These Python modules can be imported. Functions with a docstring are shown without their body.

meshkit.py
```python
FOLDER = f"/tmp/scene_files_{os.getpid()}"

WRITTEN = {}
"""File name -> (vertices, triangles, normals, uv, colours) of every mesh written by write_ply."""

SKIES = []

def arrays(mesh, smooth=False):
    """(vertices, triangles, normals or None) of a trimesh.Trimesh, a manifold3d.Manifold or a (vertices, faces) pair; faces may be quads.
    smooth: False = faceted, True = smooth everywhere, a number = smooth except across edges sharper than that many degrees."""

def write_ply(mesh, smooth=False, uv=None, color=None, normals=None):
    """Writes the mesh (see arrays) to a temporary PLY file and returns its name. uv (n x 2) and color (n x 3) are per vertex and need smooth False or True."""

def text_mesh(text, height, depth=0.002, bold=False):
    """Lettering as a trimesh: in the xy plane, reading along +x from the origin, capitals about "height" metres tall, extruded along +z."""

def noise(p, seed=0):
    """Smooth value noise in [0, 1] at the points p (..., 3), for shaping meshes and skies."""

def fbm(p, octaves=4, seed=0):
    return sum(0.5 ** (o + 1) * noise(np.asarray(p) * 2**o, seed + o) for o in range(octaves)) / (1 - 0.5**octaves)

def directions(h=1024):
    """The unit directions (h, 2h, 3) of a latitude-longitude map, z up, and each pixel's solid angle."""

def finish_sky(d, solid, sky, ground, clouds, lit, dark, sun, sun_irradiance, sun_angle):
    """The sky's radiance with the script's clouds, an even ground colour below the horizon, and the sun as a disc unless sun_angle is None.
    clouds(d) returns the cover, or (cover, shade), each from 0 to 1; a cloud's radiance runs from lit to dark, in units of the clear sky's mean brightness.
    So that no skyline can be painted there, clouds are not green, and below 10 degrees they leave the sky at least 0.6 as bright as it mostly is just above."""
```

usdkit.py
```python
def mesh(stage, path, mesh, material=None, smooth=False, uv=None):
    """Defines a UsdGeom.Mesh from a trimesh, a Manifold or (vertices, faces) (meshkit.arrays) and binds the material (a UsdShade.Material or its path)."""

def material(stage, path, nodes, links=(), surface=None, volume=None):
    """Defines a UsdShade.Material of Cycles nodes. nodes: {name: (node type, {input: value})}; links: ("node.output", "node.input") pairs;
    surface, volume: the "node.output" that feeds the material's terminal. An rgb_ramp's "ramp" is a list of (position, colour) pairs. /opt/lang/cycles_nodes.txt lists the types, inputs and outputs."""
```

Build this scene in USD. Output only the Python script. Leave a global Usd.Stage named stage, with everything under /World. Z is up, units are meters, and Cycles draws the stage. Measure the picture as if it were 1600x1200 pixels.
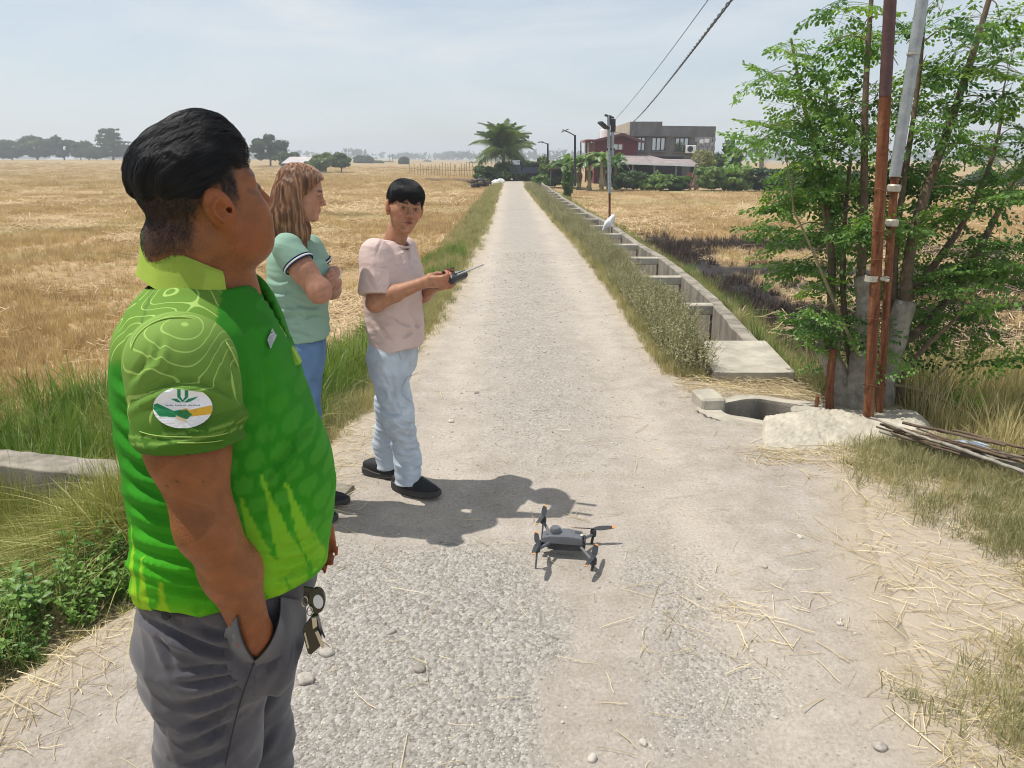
import math, numpy as np, trimesh, usdkit, meshkit
from pxr import Usd, UsdGeom, UsdLux, UsdShade, Gf, Sdf, Vt
import shapely, shapely.geometry as sg, shapely.ops

stage = Usd.Stage.CreateInMemory()
UsdGeom.SetStageUpAxis(stage, 'Z'); UsdGeom.SetStageMetersPerUnit(stage, 1.0)
UsdGeom.Xform.Define(stage, '/World'); UsdGeom.Scope.Define(stage, '/World/Looks')

# ---------------------------------------------------------------- camera, sky, sun, exposure
CAM_H, FPX, PITCH = 1.68, 1150.0, math.radians(17.0)
cam = UsdGeom.Camera.Define(stage, '/World/camera')
cam.AddTranslateOp().Set((0, 0, CAM_H)); cam.AddRotateXOp().Set(90 - math.degrees(PITCH))
cam.CreateHorizontalApertureAttr(36.0); cam.CreateFocalLengthAttr(36.0 * FPX / 1600)
cam.CreateClippingRangeAttr((0.05, 20000.0))
cam.CreateExposureAttr(0.32)
SUN_EL, SUN_AZ = math.radians(65), math.atan2(-0.99, 0.10)          # azimuth = atan2(x, y) towards the sun
sun_dir = np.array([math.sin(SUN_AZ) * math.cos(SUN_EL), math.cos(SUN_AZ) * math.cos(SUN_EL), math.sin(SUN_EL)])
usdkit.material(stage, '/World/Looks/sky_look', {
    'sky': ('sky_texture', {'sky_type': 'single_scattering', 'sun_disc': False, 'sun_elevation': SUN_EL, 'sun_rotation': SUN_AZ,
                            'air_density': 1.0, 'aerosol_density': 1.0, 'ozone_density': 1.2}),
    'tc': ('texture_coordinate', {}), 'mp': ('mapping', {'scale': (1.2, 1.2, 4.5), 'location': (3.1, 0.7, 0.2)}),
    'n': ('noise_texture', {'scale': 2.3, 'detail': 7.0, 'roughness': 0.6, 'distortion': 0.4}),
    'r': ('rgb_ramp', {'ramp': [(0.36, (0.45,) * 3), (0.50, (0.68,) * 3), (0.66, (1.0,) * 3)]}),
    'm': ('mix', {'color2': (5.95, 6.4, 6.75)}),
    'bg': ('background_shader', {'strength': 0.10})},
    [('tc.generated', 'mp.vector'), ('mp.vector', 'n.vector'), ('n.fac', 'r.fac'), ('r.color', 'm.fac'), ('sky.color', 'm.color1'),
     ('m.color', 'bg.color')], surface='bg.background')
dome = UsdLux.DomeLight.Define(stage, '/World/sky')
UsdShade.MaterialBindingAPI.Apply(dome.GetPrim()).Bind(UsdShade.Material.Get(stage, '/World/Looks/sky_look'))
dome.GetPrim().SetCustomDataByKey('kind', 'structure')
dome.GetPrim().SetCustomDataByKey('label', 'pale hazy blue sky with faint thin cloud over the fields')
sun = UsdLux.DistantLight.Define(stage, '/World/sun')
sun.CreateIntensityAttr(1.05); sun.CreateAngleAttr(0.6); sun.CreateColorAttr((1.0, 0.95, 0.87)); sun.CreateNormalizeAttr(True)
_z = Gf.Vec3d(*sun_dir.tolist()); _x = Gf.Cross(Gf.Vec3d(0, 0, 1), _z).GetNormalized(); _y = Gf.Cross(_z, _x)
sun.AddTransformOp().Set(Gf.Matrix4d(*_x, 0, *_y, 0, *_z, 0, 0, 0, 30, 1))

# ---------------------------------------------------------------- helpers
RNG = np.random.default_rng(7)
_used = {}
def numbered(parent, name):
    k = (parent, name); n = _used.get(k, 0); _used[k] = n + 1
    return f'{parent}/{name}' if n == 0 else f'{parent}/{name}_{n:03d}'
def tag(prim, label=None, cat=None, group=None, kind=None):
    for k, v in (('label', label), ('category', cat), ('group', group), ('kind', kind)):
        if v: prim.SetCustomDataByKey(k, v)
    return prim
def A(*v): return np.array(v, float)
def nrm(v): v = np.asarray(v, float); return v / (np.linalg.norm(v) + 1e-12)
CP, SP = math.cos(PITCH), math.sin(PITCH)
def ray(px, py):
    cx, cy = (px - 800) / FPX, -(py - 600) / FPX
    return A(cx, CP + SP * cy, -SP + CP * cy)
def at(px, py, Y):
    r = ray(px, py); return A(0, 0, CAM_H) + r * (Y / r[1])
def gnd(px, py, z=0.0):
    r = ray(px, py); return A(0, 0, CAM_H) + r * ((z - CAM_H) / r[2])
def proj(p):
    p = np.atleast_2d(p) - A(0, 0, CAM_H)
    zc = p[:, 1] * CP - p[:, 2] * SP; yc = p[:, 1] * SP + p[:, 2] * CP
    return np.stack([800 + FPX * p[:, 0] / zc, 600 - FPX * yc / zc], 1)

def put(path, mesh, mat, smooth=False, color=None, base=(0, 0, 0), uv=None):
    """one Mesh prim; vertices given in world space, stored relative to base"""
    v, f, n = meshkit.arrays(mesh, smooth)
    m = UsdGeom.Mesh.Define(stage, path)
    m.CreatePointsAttr(Vt.Vec3fArray.FromNumpy((v - np.asarray(base, float)).astype(np.float32)))
    m.CreateFaceVertexCountsAttr(Vt.IntArray.FromNumpy(np.full(len(f), 3, np.int32)))
    m.CreateFaceVertexIndicesAttr(Vt.IntArray.FromNumpy(f.astype(np.int32).ravel()))
    m.CreateSubdivisionSchemeAttr('none')
    if n is not None:
        m.CreateNormalsAttr(Vt.Vec3fArray.FromNumpy(n.astype(np.float32))); m.SetNormalsInterpolation('vertex')
    if color is not None:
        UsdGeom.PrimvarsAPI(m).CreatePrimvar('Col', Sdf.ValueTypeNames.Color3fArray, 'vertex').Set(Vt.Vec3fArray.FromNumpy(np.asarray(color, np.float32)))
    if mat: UsdShade.MaterialBindingAPI.Apply(m.GetPrim()).Bind(UsdShade.Material.Get(stage, mat) if isinstance(mat, str) else mat)
    return m
class Thing:
    """an Xform at the thing's base; part() adds Mesh children in world coordinates"""
    def __init__(s, name, base, label=None, cat=None, group=None, kind=None, path=None):
        s.base = np.asarray(base, float); s.path = path or numbered('/World', name)
        x = UsdGeom.Xform.Define(stage, s.path); x.AddTranslateOp().Set(tuple(map(float, s.base)))
        s.prim = tag(x.GetPrim(), label, cat, group, kind)
    def part(s, name, mesh, mat, smooth=False, color=None, parent=None, label=None, kind=None):
        pth = numbered(parent or s.path, name)
        m = put(pth, mesh, mat, smooth, color, s.base); tag(m.GetPrim(), label, kind=kind); return pth
def single(name, mesh, mat, label=None, cat=None, smooth=False, color=None, group=None, kind=None, base=(0, 0, 0)):
    pth = numbered('/World', name); m = put(pth, mesh, mat, smooth, color, base)
    if np.any(np.asarray(base)): UsdGeom.Xformable(m).AddTranslateOp().Set(tuple(map(float, base)))
    tag(m.GetPrim(), label, cat, group, kind); return pth
def copy_thing(src, name, loc, rotz=0, scale=1.0, label=None, cat=None, group=None):
    """an instanceable reference to a thing already built (its parts come along)"""
    pth = numbered('/World', name); x = UsdGeom.Xform.Define(stage, pth)
    x.GetPrim().GetReferences().AddInternalReference(src.path if isinstance(src, Thing) else src)
    x.ClearXformOpOrder(); x.AddTranslateOp(opSuffix='b').Set(tuple(map(float, loc))); x.AddRotateZOp(opSuffix='b').Set(float(rotz))
    if np.ndim(scale) == 0: scale = (scale,) * 3
    x.AddScaleOp(opSuffix='b').Set(tuple(map(float, scale)))
    x.GetPrim().SetInstanceable(True); tag(x.GetPrim(), label, cat, group); return pth
def instancer(name, protos, pos, quat, scale, idx, label, kind='stuff', parent='/World'):
    """protos: list of (mesh, material[, color[, smooth]]); quat: (n,4) w x y z"""
    pth = numbered(parent, name); pi = UsdGeom.PointInstancer.Define(stage, pth)
    UsdGeom.Scope.Define(stage, pth + '/prototypes'); paths = []
    for i, pr in enumerate(protos):
        q = f'{pth}/prototypes/shape_{i:03d}'
        put(q, pr[0], pr[1], pr[3] if len(pr) > 3 else False, pr[2] if len(pr) > 2 else None); paths.append(Sdf.Path(q))
    pi.CreatePrototypesRel().SetTargets(paths)
    pi.CreateProtoIndicesAttr(Vt.IntArray.FromNumpy(np.asarray(idx, np.int32)))
    pi.CreatePositionsAttr(Vt.Vec3fArray.FromNumpy(np.asarray(pos, np.float32)))
    q = np.asarray(quat, float)
    pi.CreateOrientationsAttr(Vt.QuathArray([Gf.Quath(float(a), float(b), float(c), float(d)) for a, b, c, d in q]))
    s = np.asarray(scale, np.float32); s = np.repeat(s[:, None], 3, 1) if s.ndim == 1 else s
    pi.CreateScalesAttr(Vt.Vec3fArray.FromNumpy(np.ascontiguousarray(s)))
    tag(pi.GetPrim(), label, kind=kind); return pth
def quat_z(a):
    a = np.asarray(a, float); return np.stack([np.cos(a / 2), 0 * a, 0 * a, np.sin(a / 2)], 1)
def quat_rand(n, r):
    q = r.normal(size=(n, 4)); return q / np.linalg.norm(q, axis=1, keepdims=True)
def quat_tilt(az, tilt_dir, tilt):
    """rotate by az about z, then tilt about horizontal axis"""
    w1, z1 = np.cos(az / 2), np.sin(az / 2)
    ax, ay = -np.sin(tilt_dir), np.cos(tilt_dir); c, s = np.cos(tilt / 2), np.sin(tilt / 2)
    return np.stack([c * w1, s * (ax * w1 + ay * z1), s * (ay * w1 - ax * z1), c * z1], 1)

def cat(*ms):
    ms = [m for g in ms for m in (g if isinstance(g, (list, tuple)) and not (len(g) == 2 and isinstance(g[0], np.ndarray)) else [g])]
    vs, fs, o = [], [], 0
    for m in ms:
        v, f = (m.vertices, m.faces) if hasattr(m, 'faces') else m
        vs.append(np.asarray(v)); fs.append(np.asarray(f) + o); o += len(v)
    return np.vstack(vs), np.vstack(fs)
def box(c, s, rz=0.0, rx=0.0, ry=0.0, bev=0.0):
    s = np.asarray(s, float)
    if bev > 0:
        b = min(bev, s.min() * 0.49); pts = []
        for sx in (-1, 1):
            for sy in (-1, 1):
                for sz in (-1, 1):
                    h = s / 2 * (sx, sy, sz)
                    for k in range(3):
                        q = h - b * A(sx, sy, sz); q[k] = h[k]; pts.append(q)
        m = trimesh.convex.convex_hull(np.array(pts))
        v, f = np.array(m.vertices), np.array(m.faces)
    else:
        m = trimesh.creation.box(s); v, f = np.array(m.vertices), np.array(m.faces)
    R = rot(rx, ry, rz)
    return v @ R.T + np.asarray(c, float), f
def rot(rx=0, ry=0, rz=0):
    cx, sx, cy, sy, cz, sz = math.cos(rx), math.sin(rx), math.cos(ry), math.sin(ry), math.cos(rz), math.sin(rz)
    return np.array([[cz, -sz, 0], [sz, cz, 0], [0, 0, 1]]) @ np.array([[cy, 0, sy], [0, 1, 0], [-sy, 0, cy]]) @ np.array([[1, 0, 0], [0, cx, -sx], [0, sx, cx]])
def tube(pts, r, sides=8, cap=True, ends=None):
    p = np.asarray(pts, float); r = np.broadcast_to(np.asarray(r, float), (len(p),))
    t = np.gradient(p, axis=0); t /= np.linalg.norm(t, axis=1, keepdims=True) + 1e-12
    up = A(0, 0, 1) if abs(t[0, 2]) < 0.9 else A(1, 0, 0)
    a = np.zeros_like(p); a[0] = nrm(np.cross(t[0], up))
    for i in range(1, len(p)):
        q = a[i - 1] - t[i] * (a[i - 1] @ t[i]); a[i] = nrm(q)
    b = np.cross(t, a); g = np.arange(sides) * 2 * np.pi / sides
    v = p[:, None] + r[:, None, None] * (np.cos(g)[None, :, None] * a[:, None] + np.sin(g)[None, :, None] * b[:, None])
    n = len(p); i, j = np.meshgrid(np.arange(n - 1), np.arange(sides), indexing='ij')
    q = np.stack([i * sides + j, i * sides + (j + 1) % sides, (i + 1) * sides + (j + 1) % sides, (i + 1) * sides + j], -1).reshape(-1, 4)
    f = np.vstack([q[:, [0, 1, 2]], q[:, [0, 2, 3]]]); v = v.reshape(-1, 3)
    if cap:
        v = np.vstack([v, p[:1], p[-1:]]); k = np.arange(sides)
        f = np.vstack([f, np.stack([np.full(sides, len(v) - 2), (k + 1) % sides, k], 1), np.stack([np.full(sides, len(v) - 1), (n - 1) * sides + k, (n - 1) * sides + (k + 1) % sides], 1)])
    return v, f
def spline(pts, n):
    from scipy.interpolate import CubicSpline
    p = np.asarray(pts, float); d = np.r_[0, np.cumsum(np.linalg.norm(np.diff(p, axis=0), axis=1))]
    return CubicSpline(d, p)(np.linspace(0, d[-1], n)) if len(p) > 2 else p[0] + (p[1] - p[0]) * np.linspace(0, 1, n)[:, None]
def lathe(prof, sides=24, c=(0, 0, 0)):
    prof = np.asarray(prof, float); g = np.arange(sides) * 2 * np.pi / sides; n = len(prof)
    v = np.stack([prof[:, None, 0] * np.cos(g), prof[:, None, 0] * np.sin(g), np.repeat(prof[:, 1:2], sides, 1)], -1).reshape(-1, 3)
    i, j = np.meshgrid(np.arange(n - 1), np.arange(sides), indexing='ij')
    q = np.stack([i * sides + j, i * sides + (j + 1) % sides, (i + 1) * sides + (j + 1) % sides, (i + 1) * sides + j], -1).reshape(-1, 4)
    return v + np.asarray(c, float), np.vstack([q[:, [0, 1, 2]], q[:, [0, 2, 3]]])
def grid_mesh(X, Y, Z):
    """surface over a 2-D parameter grid"""
    h, w = X.shape; v = np.stack([X, Y, Z], -1).reshape(-1, 3)
    i, j = np.meshgrid(np.arange(h - 1), np.arange(w - 1), indexing='ij'); a = i * w + j
    q = np.stack([a, a + 1, a + w + 1, a + w], -1).reshape(-1, 4)
    return v, np.vstack([q[:, [0, 1, 2]], q[:, [0, 2, 3]]])
def extrude(poly, h, z0=0.0):
    ms = [trimesh.creation.extrude_polygon(g, h, engine='earcut') for g in getattr(poly, 'geoms', [poly])]
    v, f = cat(*ms); return v + A(0, 0, z0), f
def xf(m, R=None, t=(0, 0, 0), s=1.0):
    v, f = (m.vertices, m.faces) if hasattr(m, 'faces') else m
    v = np.asarray(v, float) * s
    if R is not None: v = v @ np.asarray(R).T
    return v + np.asarray(t, float), np.asarray(f)

# ---------------------------------------------------------------- materials
def L(name): return '/World/Looks/' + name
def mat_plain(name, col, rough=0.7, metal=0.0, var=0.12, scale=6.0, bump=0.0, bscale=60.0, spec=0.4, extra=None, col2=None):
    """noise-varied principled material in object/world space"""
    c = A(*col); c2 = A(*col2) if col2 is not None else c * (1 - var)
    nodes = {'g': ('geometry', {}), 'n': ('noise_texture', {'scale': scale, 'detail': 5.0, 'roughness': 0.62}),
             'r': ('rgb_ramp', {'ramp': [(0.3, tuple(c2)), (0.7, tuple(c * (1 + (var if col2 is None else 0))))]}),
             'p': ('principled_bsdf', {'roughness': rough, 'metallic': metal, 'specular_ior_level': spec, **(extra or {})})}
    links = [('g.position', 'n.vector'), ('n.fac', 'r.fac'), ('r.color', 'p.base_color')]
    if bump > 0:
        nodes['n2'] = ('noise_texture', {'scale': bscale, 'detail': 4.0}); nodes['b'] = ('bump', {'strength': 1.0, 'distance': bump})
        links += [('g.position', 'n2.vector'), ('n2.fac', 'b.height'), ('b.normal', 'p.normal')]
    usdkit.material(stage, L(name), nodes, links, surface='p.BSDF'); return L(name)
def mat_col(name, rough=0.8, spec=0.3, bump=0.0, bscale=300.0, var=0.15, vscale=30.0, extra=None, sub=0.0, trans=None):
    """vertex colour 'Col' times a little noise"""
    nodes = {'a': ('attribute', {'attribute': 'Col'}), 'g': ('geometry', {}), 'n': ('noise_texture', {'scale': vscale, 'detail': 4.0}),
             'r': ('rgb_ramp', {'ramp': [(0.25, (1 - var,) * 3), (0.75, (1 + var,) * 3)]}),
             'm': ('mix', {'mix_type': 'multiply', 'fac': 1.0}),
             'p': ('principled_bsdf', {'roughness': rough, 'specular_ior_level': spec, **(extra or {})})}
    links = [('g.position', 'n.vector'), ('n.fac', 'r.fac'), ('a.color', 'm.color1'), ('r.color', 'm.color2'), ('m.color', 'p.base_color')]
    surf = 'p.BSDF'
    if bump > 0:
        nodes['n2'] = ('noise_texture', {'scale': bscale, 'detail': 3.0}); nodes['b'] = ('bump', {'strength': 1.0, 'distance': bump})
        links += [('g.position', 'n2.vector'), ('n2.fac', 'b.height'), ('b.normal', 'p.normal')]
    if trans:
        nodes['t'] = ('translucent_bsdf', {}); nodes['mx'] = ('mix_closure', {'fac': trans})
        nodes['tm'] = ('mix', {'mix_type': 'multiply', 'fac': 1.0, 'color2': (1.0, 1.15, 0.45)})
        links += [('m.color', 'tm.color1'), ('tm.color', 't.color'), ('p.BSDF', 'mx.closure1'), ('t.BSDF', 'mx.closure2')]; surf = 'mx.closure'
    usdkit.material(stage, L(name), nodes, links, surface=surf); return L(name)
def mat_leaf(name, col, col2, trans=0.3, rough=0.5, vscale=1.5, spec=0.35):
    """leaf: colour varies per instance and with position"""
    nodes = {'o': ('object_info', {}), 'g': ('geometry', {}), 'n': ('noise_texture', {'scale': vscale, 'detail': 4.0, 'roughness': 0.7}),
             'ad': ('math', {'math_type': 'multiply_add', 'value2': 0.45, 'value3': -0.22}), 'ad2': ('math', {'math_type': 'add'}),
             'r': ('rgb_ramp', {'ramp': [(0.3, col), (0.7, col2)]}), 'p': ('principled_bsdf', {'roughness': rough, 'specular_ior_level': spec}),
             't': ('translucent_bsdf', {}), 'tm': ('mix', {'mix_type': 'multiply', 'fac': 1.0, 'color2': (1.1, 1.25, 0.5)}), 'mx': ('mix_closure', {'fac': trans})}
    links = [('g.position', 'n.vector'), ('o.random', 'ad.value1'), ('ad.value', 'ad2.value1'), ('n.fac', 'ad2.value2'), ('ad2.value', 'r.fac'),
             ('r.color', 'p.base_color'), ('r.color', 'tm.color1'), ('tm.color', 't.color'), ('p.BSDF', 'mx.closure1'), ('t.BSDF', 'mx.closure2')]
    usdkit.material(stage, L(name), nodes, links, surface='mx.closure'); return L(name)
# ---------------------------------------------------------------- ground levels
def sstep(a, b, x):
    t = np.clip((np.asarray(x, float) - a) / (b - a), 0, 1); return t * t * (3 - 2 * t)
XL_Y = A(0, 1.2, 1.9, 2.4, 3.3, 4.3, 5.6, 8, 12, 21, 46, 90); XL_X = A(-2.2, -2.0, -1.72, -1.5, -1.12, -1.08, -.98, -.80, -.72, -.64, -.66, -.7)
XR_Y = A(0, 2.0, 3.0, 3.9, 4.6, 5.3, 5.8, 7, 8.2, 14, 21, 46, 90); XR_X = A(1.35, 1.35, 1.62, 1.95, 2.2, 1.75, 1.35, 1.36, 1.38, 1.38, 1.22, .85, .8)
def xl(y): return np.interp(y, XL_Y, XL_X)
def xr(y): return np.interp(y, XR_Y, XR_X)
CH_Y = A(5.7, 6.4, 7.1, 9, 13, 20, 29, 60); CH_O = A(2.28, 2.34, 2.40, 2.56, 2.70, 2.66, 2.42, 2.2)     # outer face of the drain, field side
def cho(y): return np.interp(y, CH_Y, CH_O)
CH_W = 0.62
FIELD = -0.42
def n2(x, y, s, seed=0, o=4):
    x = np.asarray(x, float); return meshkit.fbm(np.stack([x * s, np.asarray(y, float) * s, 0 * x + seed * 3.7], -1), o, seed) - 0.5
def far_rise(x, y):
    return 1.75 * sstep(60, 230, y) * sstep(-25, -110, x) + 0.5 * sstep(70, 200, y) * (1 - sstep(-25, -110, x)) * sstep(20, -10, x)
def ground_z(x, y):
    x, y = np.asarray(x, float), np.asarray(y, float)
    field = FIELD + 0.05 * n2(x, y, .5) + far_rise(x, y) + 0.02 * n2(x, y, 3.0, 3) * (y < 14)
    dl = xl(y) - x; dr = x - xr(y)
    left = -0.04 + (field + 0.04) * sstep(0.25, 1.35, dl)
    # left: the irrigation side below the curb near the camera
    left = left - 0.16 * sstep(0.5, 1.3, dl) * sstep(4.0, 3.2, y) * sstep(.2, 1.2, y)
    right = -0.04 + (field + 0.04) * sstep(0.9, 2.2, dr)
    # fill before the pole: apron and grass shoulder stays high
    dr2 = x - 2.75 - 0.55 * sstep(4.3, 3.2, y)
    right_near = -0.010 + (field + 0.010) * sstep(-0.1, 0.9, dr2)
    w = sstep(5.6, 4.9, y)
    right = right * (1 - w) + right_near * w
    # trench of the drain
    tr = sstep(0.0, 0.03, x - (cho(y) - CH_W)) * sstep(0.0, 0.03, cho(y) - x) * (y > 6.5)
    outside = sstep(0.0, 0.5, x - cho(y)) * (y > 5.8)
    right = np.where(y > 5.8, np.where(x > cho(y) - CH_W / 2, -0.10 + (field + 0.10) * outside, -0.03 + 0 * x), right)
    right = right * (1 - tr) - 0.62 * tr
    z = np.where(dl > 0, left, np.where(dr > 0, right, -0.06))
    back = sstep(60, 75, y) * sstep(-9, -3, x)
    return z * (1 - back) + (-0.25) * back
def axis(fine_lo, fine_hi, step, lo, hi, g):
    a = list(np.arange(fine_lo, fine_hi, step)); d = step
    while a[-1] < hi: d *= g; a.append(a[-1] + d)
    d = step; b = [fine_lo]
    while b[-1] > lo: d *= g; b.append(b[-1] - d)
    return np.array(b[:0:-1] + a)
gx = axis(-5, 5, 0.07, -2600, 2600, 1.13); gy = axis(0.6, 11, 0.07, -60, 3000, 1.09)
GX, GY = np.meshgrid(gx, gy); GZ = ground_z(GX, GY)
PITC = gnd(1192, 642)                                               # the open catch pit beside the apron
GZ = np.where(((GX - PITC[0]) / .46) ** 2 + ((GY - PITC[1]) / .30) ** 2 < 1, -1.1, GZ)

# ground material: straw-coloured stubble soil, greener shoulders, burnt patches on the right
usdkit.material(stage, L('field_soil'), {
    'g': ('geometry', {}),
    'n1': ('noise_texture', {'scale': 0.35, 'detail': 6.0, 'roughness': 0.65}), 'n2': ('noise_texture', {'scale': 9.0, 'detail': 6.0, 'roughness': 0.7}),
    'mp': ('mapping', {'scale': (0.10, 0.55, 1.0)}), 'n3': ('noise_texture', {'scale': 1.0, 'detail': 5.0}),
    'r1': ('rgb_ramp', {'ramp': [(0.32, (0.28, 0.185, 0.095)), (0.5, (0.40, 0.28, 0.15)), (0.7, (0.50, 0.375, 0.225))]}),
    'r2': ('rgb_ramp', {'ramp': [(0.35, (0.55, 0.52, 0.48)), (0.6, (1.05, 1.05, 1.05))]}),
    'r3': ('rgb_ramp', {'ramp': [(0.50, (0, 0, 0)), (0.66, (0.7, 0.7, 0.7))]}),
    'm1': ('mix', {'mix_type': 'multiply', 'fac': 1.0}), 'm3': ('mix', {'color2': (0.24, 0.24, 0.10)}),
    'a': ('attribute', {'attribute': 'Col'}), 'sc': ('separate_color', {}),
    'm4': ('mix', {'color2': (0.20, 0.16, 0.11)}), 'm5': ('mix', {'color2': (0.035, 0.032, 0.032)}), 'm6': ('mix', {'color2': (0.40, 0.342, 0.272)}),
    'b': ('bump', {'strength': 1.0, 'distance': 0.03}), 'p': ('principled_bsdf', {'roughness': 0.95, 'specular_ior_level': 0.15})},
    [('g.position', 'n1.vector'), ('g.position', 'n2.vector'), ('g.position', 'mp.vector'), ('mp.vector', 'n3.vector'), ('n1.fac', 'r1.fac'), ('n2.fac', 'r2.fac'),
     ('n3.fac', 'r3.fac'), ('r1.color', 'm1.color1'), ('r2.color', 'm1.color2'), ('m1.color', 'm3.color1'), ('r3.color', 'm3.fac'),
     ('a.color', 'sc.color'), ('sc.r', 'm4.fac'), ('m3.color', 'm4.color1'), ('sc.g', 'm5.fac'), ('m4.color', 'm5.color1'), ('sc.b', 'm6.fac'), ('m5.color', 'm6.color1'),
     ('m6.color', 'p.base_color'), ('n2.fac', 'b.height'), ('b.normal', 'p.normal')], surface='p.BSDF')
def burnt(x, y):
    """charred bands in the right-hand field"""
    x, y = np.asarray(x, float), np.asarray(y, float)
    wob = 1.5 * n2(x, y, .25, 9)
    b = np.zeros(np.broadcast(x, y).shape)
    u = (x - 2.9); band = np.exp(-((u - 0.75 - .03 * (y - 8) + wob * .6) / .42) ** 2) * sstep(6.4, 7.4, y) * sstep(24, 15, y)
    b = np.maximum(b, band)
    for (cx, cy, rx, ry) in ((4.6, 9.6, 1.3, .5), (7.4, 12.4, 2.4, .55), (5.6, 14.6, 1.6, .6), (6.5, 19, 3.5, .9), (8.8, 8.6, 1.7, .6), (3.9, 8.0, .7, .7), (4.8, 8.4, 1.0, .35), (3.6, 10.5, .8, .5), (6.8, 10.6, 1.5, .4), (9.5, 14.5, 2.0, .5), (13, 17, 3, .8), (6.4, 7.3, 1.2, .35)):
        b = np.maximum(b, np.exp(-(((x - cx) / rx) ** 2 + ((y - cy + wob) / ry) ** 2)))
    return np.clip(b * 2.1 * (0.5 + 1.6 * (n2(x, y, 1.6, 4) + .35)), 0, 1) * (x > 2.7)
shoulder = np.maximum(sstep(1.6, .4, xl(GY) - GX) * (GX < xl(GY) + .1), sstep(-.15, .0, GX - xr(GY)) * sstep(3.0, 2.2, GX - .3 * sstep(5, 4, GY)) * (GY < 60))
col = np.stack([np.clip(shoulder, 0, 1) * .8, np.clip(burnt(GX, GY) * 1.1, 0, 1), sstep(5.6, 4.6, GY) * sstep(3.3, 2.4, GX) * (GX > 1) * .9], -1).reshape(-1, 3)
single('ground', grid_mesh(GX, GY, GZ), L('field_soil'), 'harvested rice field ground around the road, straw coloured with burnt bands', smooth=True, color=col, kind='structure')

# ---------------------------------------------------------------- road
def gravel_mask(x, y):
    x, y = np.asarray(x, float), np.asarray(y, float); w = n2(x, y, 2.2, 5) * .55 + n2(x, y, 7., 6) * .35
    a = sstep(.0, .28, x + .92 + .16 * (y - 2.2) + w) * sstep(.0, .22, .22 - x + w) * sstep(3.15, 2.75, y + w)
    b = sstep(.0, .2, x - .42 + w) * sstep(.0, .25, .98 - x + w) * sstep(3.3, 2.6, y + .5 * w) * sstep(1.7, 2.0, y + w) * .8
    c = .55 * np.exp(-((x - .22 - w) / .5) ** 2) * sstep(3.1, 4.8, y) * sstep(60, 20, y)
    return np.clip(np.maximum(np.maximum(a, b), c), 0, 1)
def road_z(x, y):
    x, y = np.asarray(x, float), np.asarray(y, float)
    e = np.minimum(x - xl(y) + .18 * n2(x, y, 1.3, 2) + .10, xr(y) - x + .18 * n2(x, y, 1.3, 3) + .10)
    z = 0.022 * n2(x, y, 1.1, 1) + .010 * n2(x, y, 9, 2) * (y < 12) - .018 * np.exp(-((x + .42) / .18) ** 2) * (y > 3) - .016 * np.exp(-((x - .86) / .2) ** 2) + .006 * gravel_mask(x, y)
    return np.where(e < -.13, np.minimum(z - .1, ground_z(x, y) - .06), z - .10 * sstep(.12, -.12, e))
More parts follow.
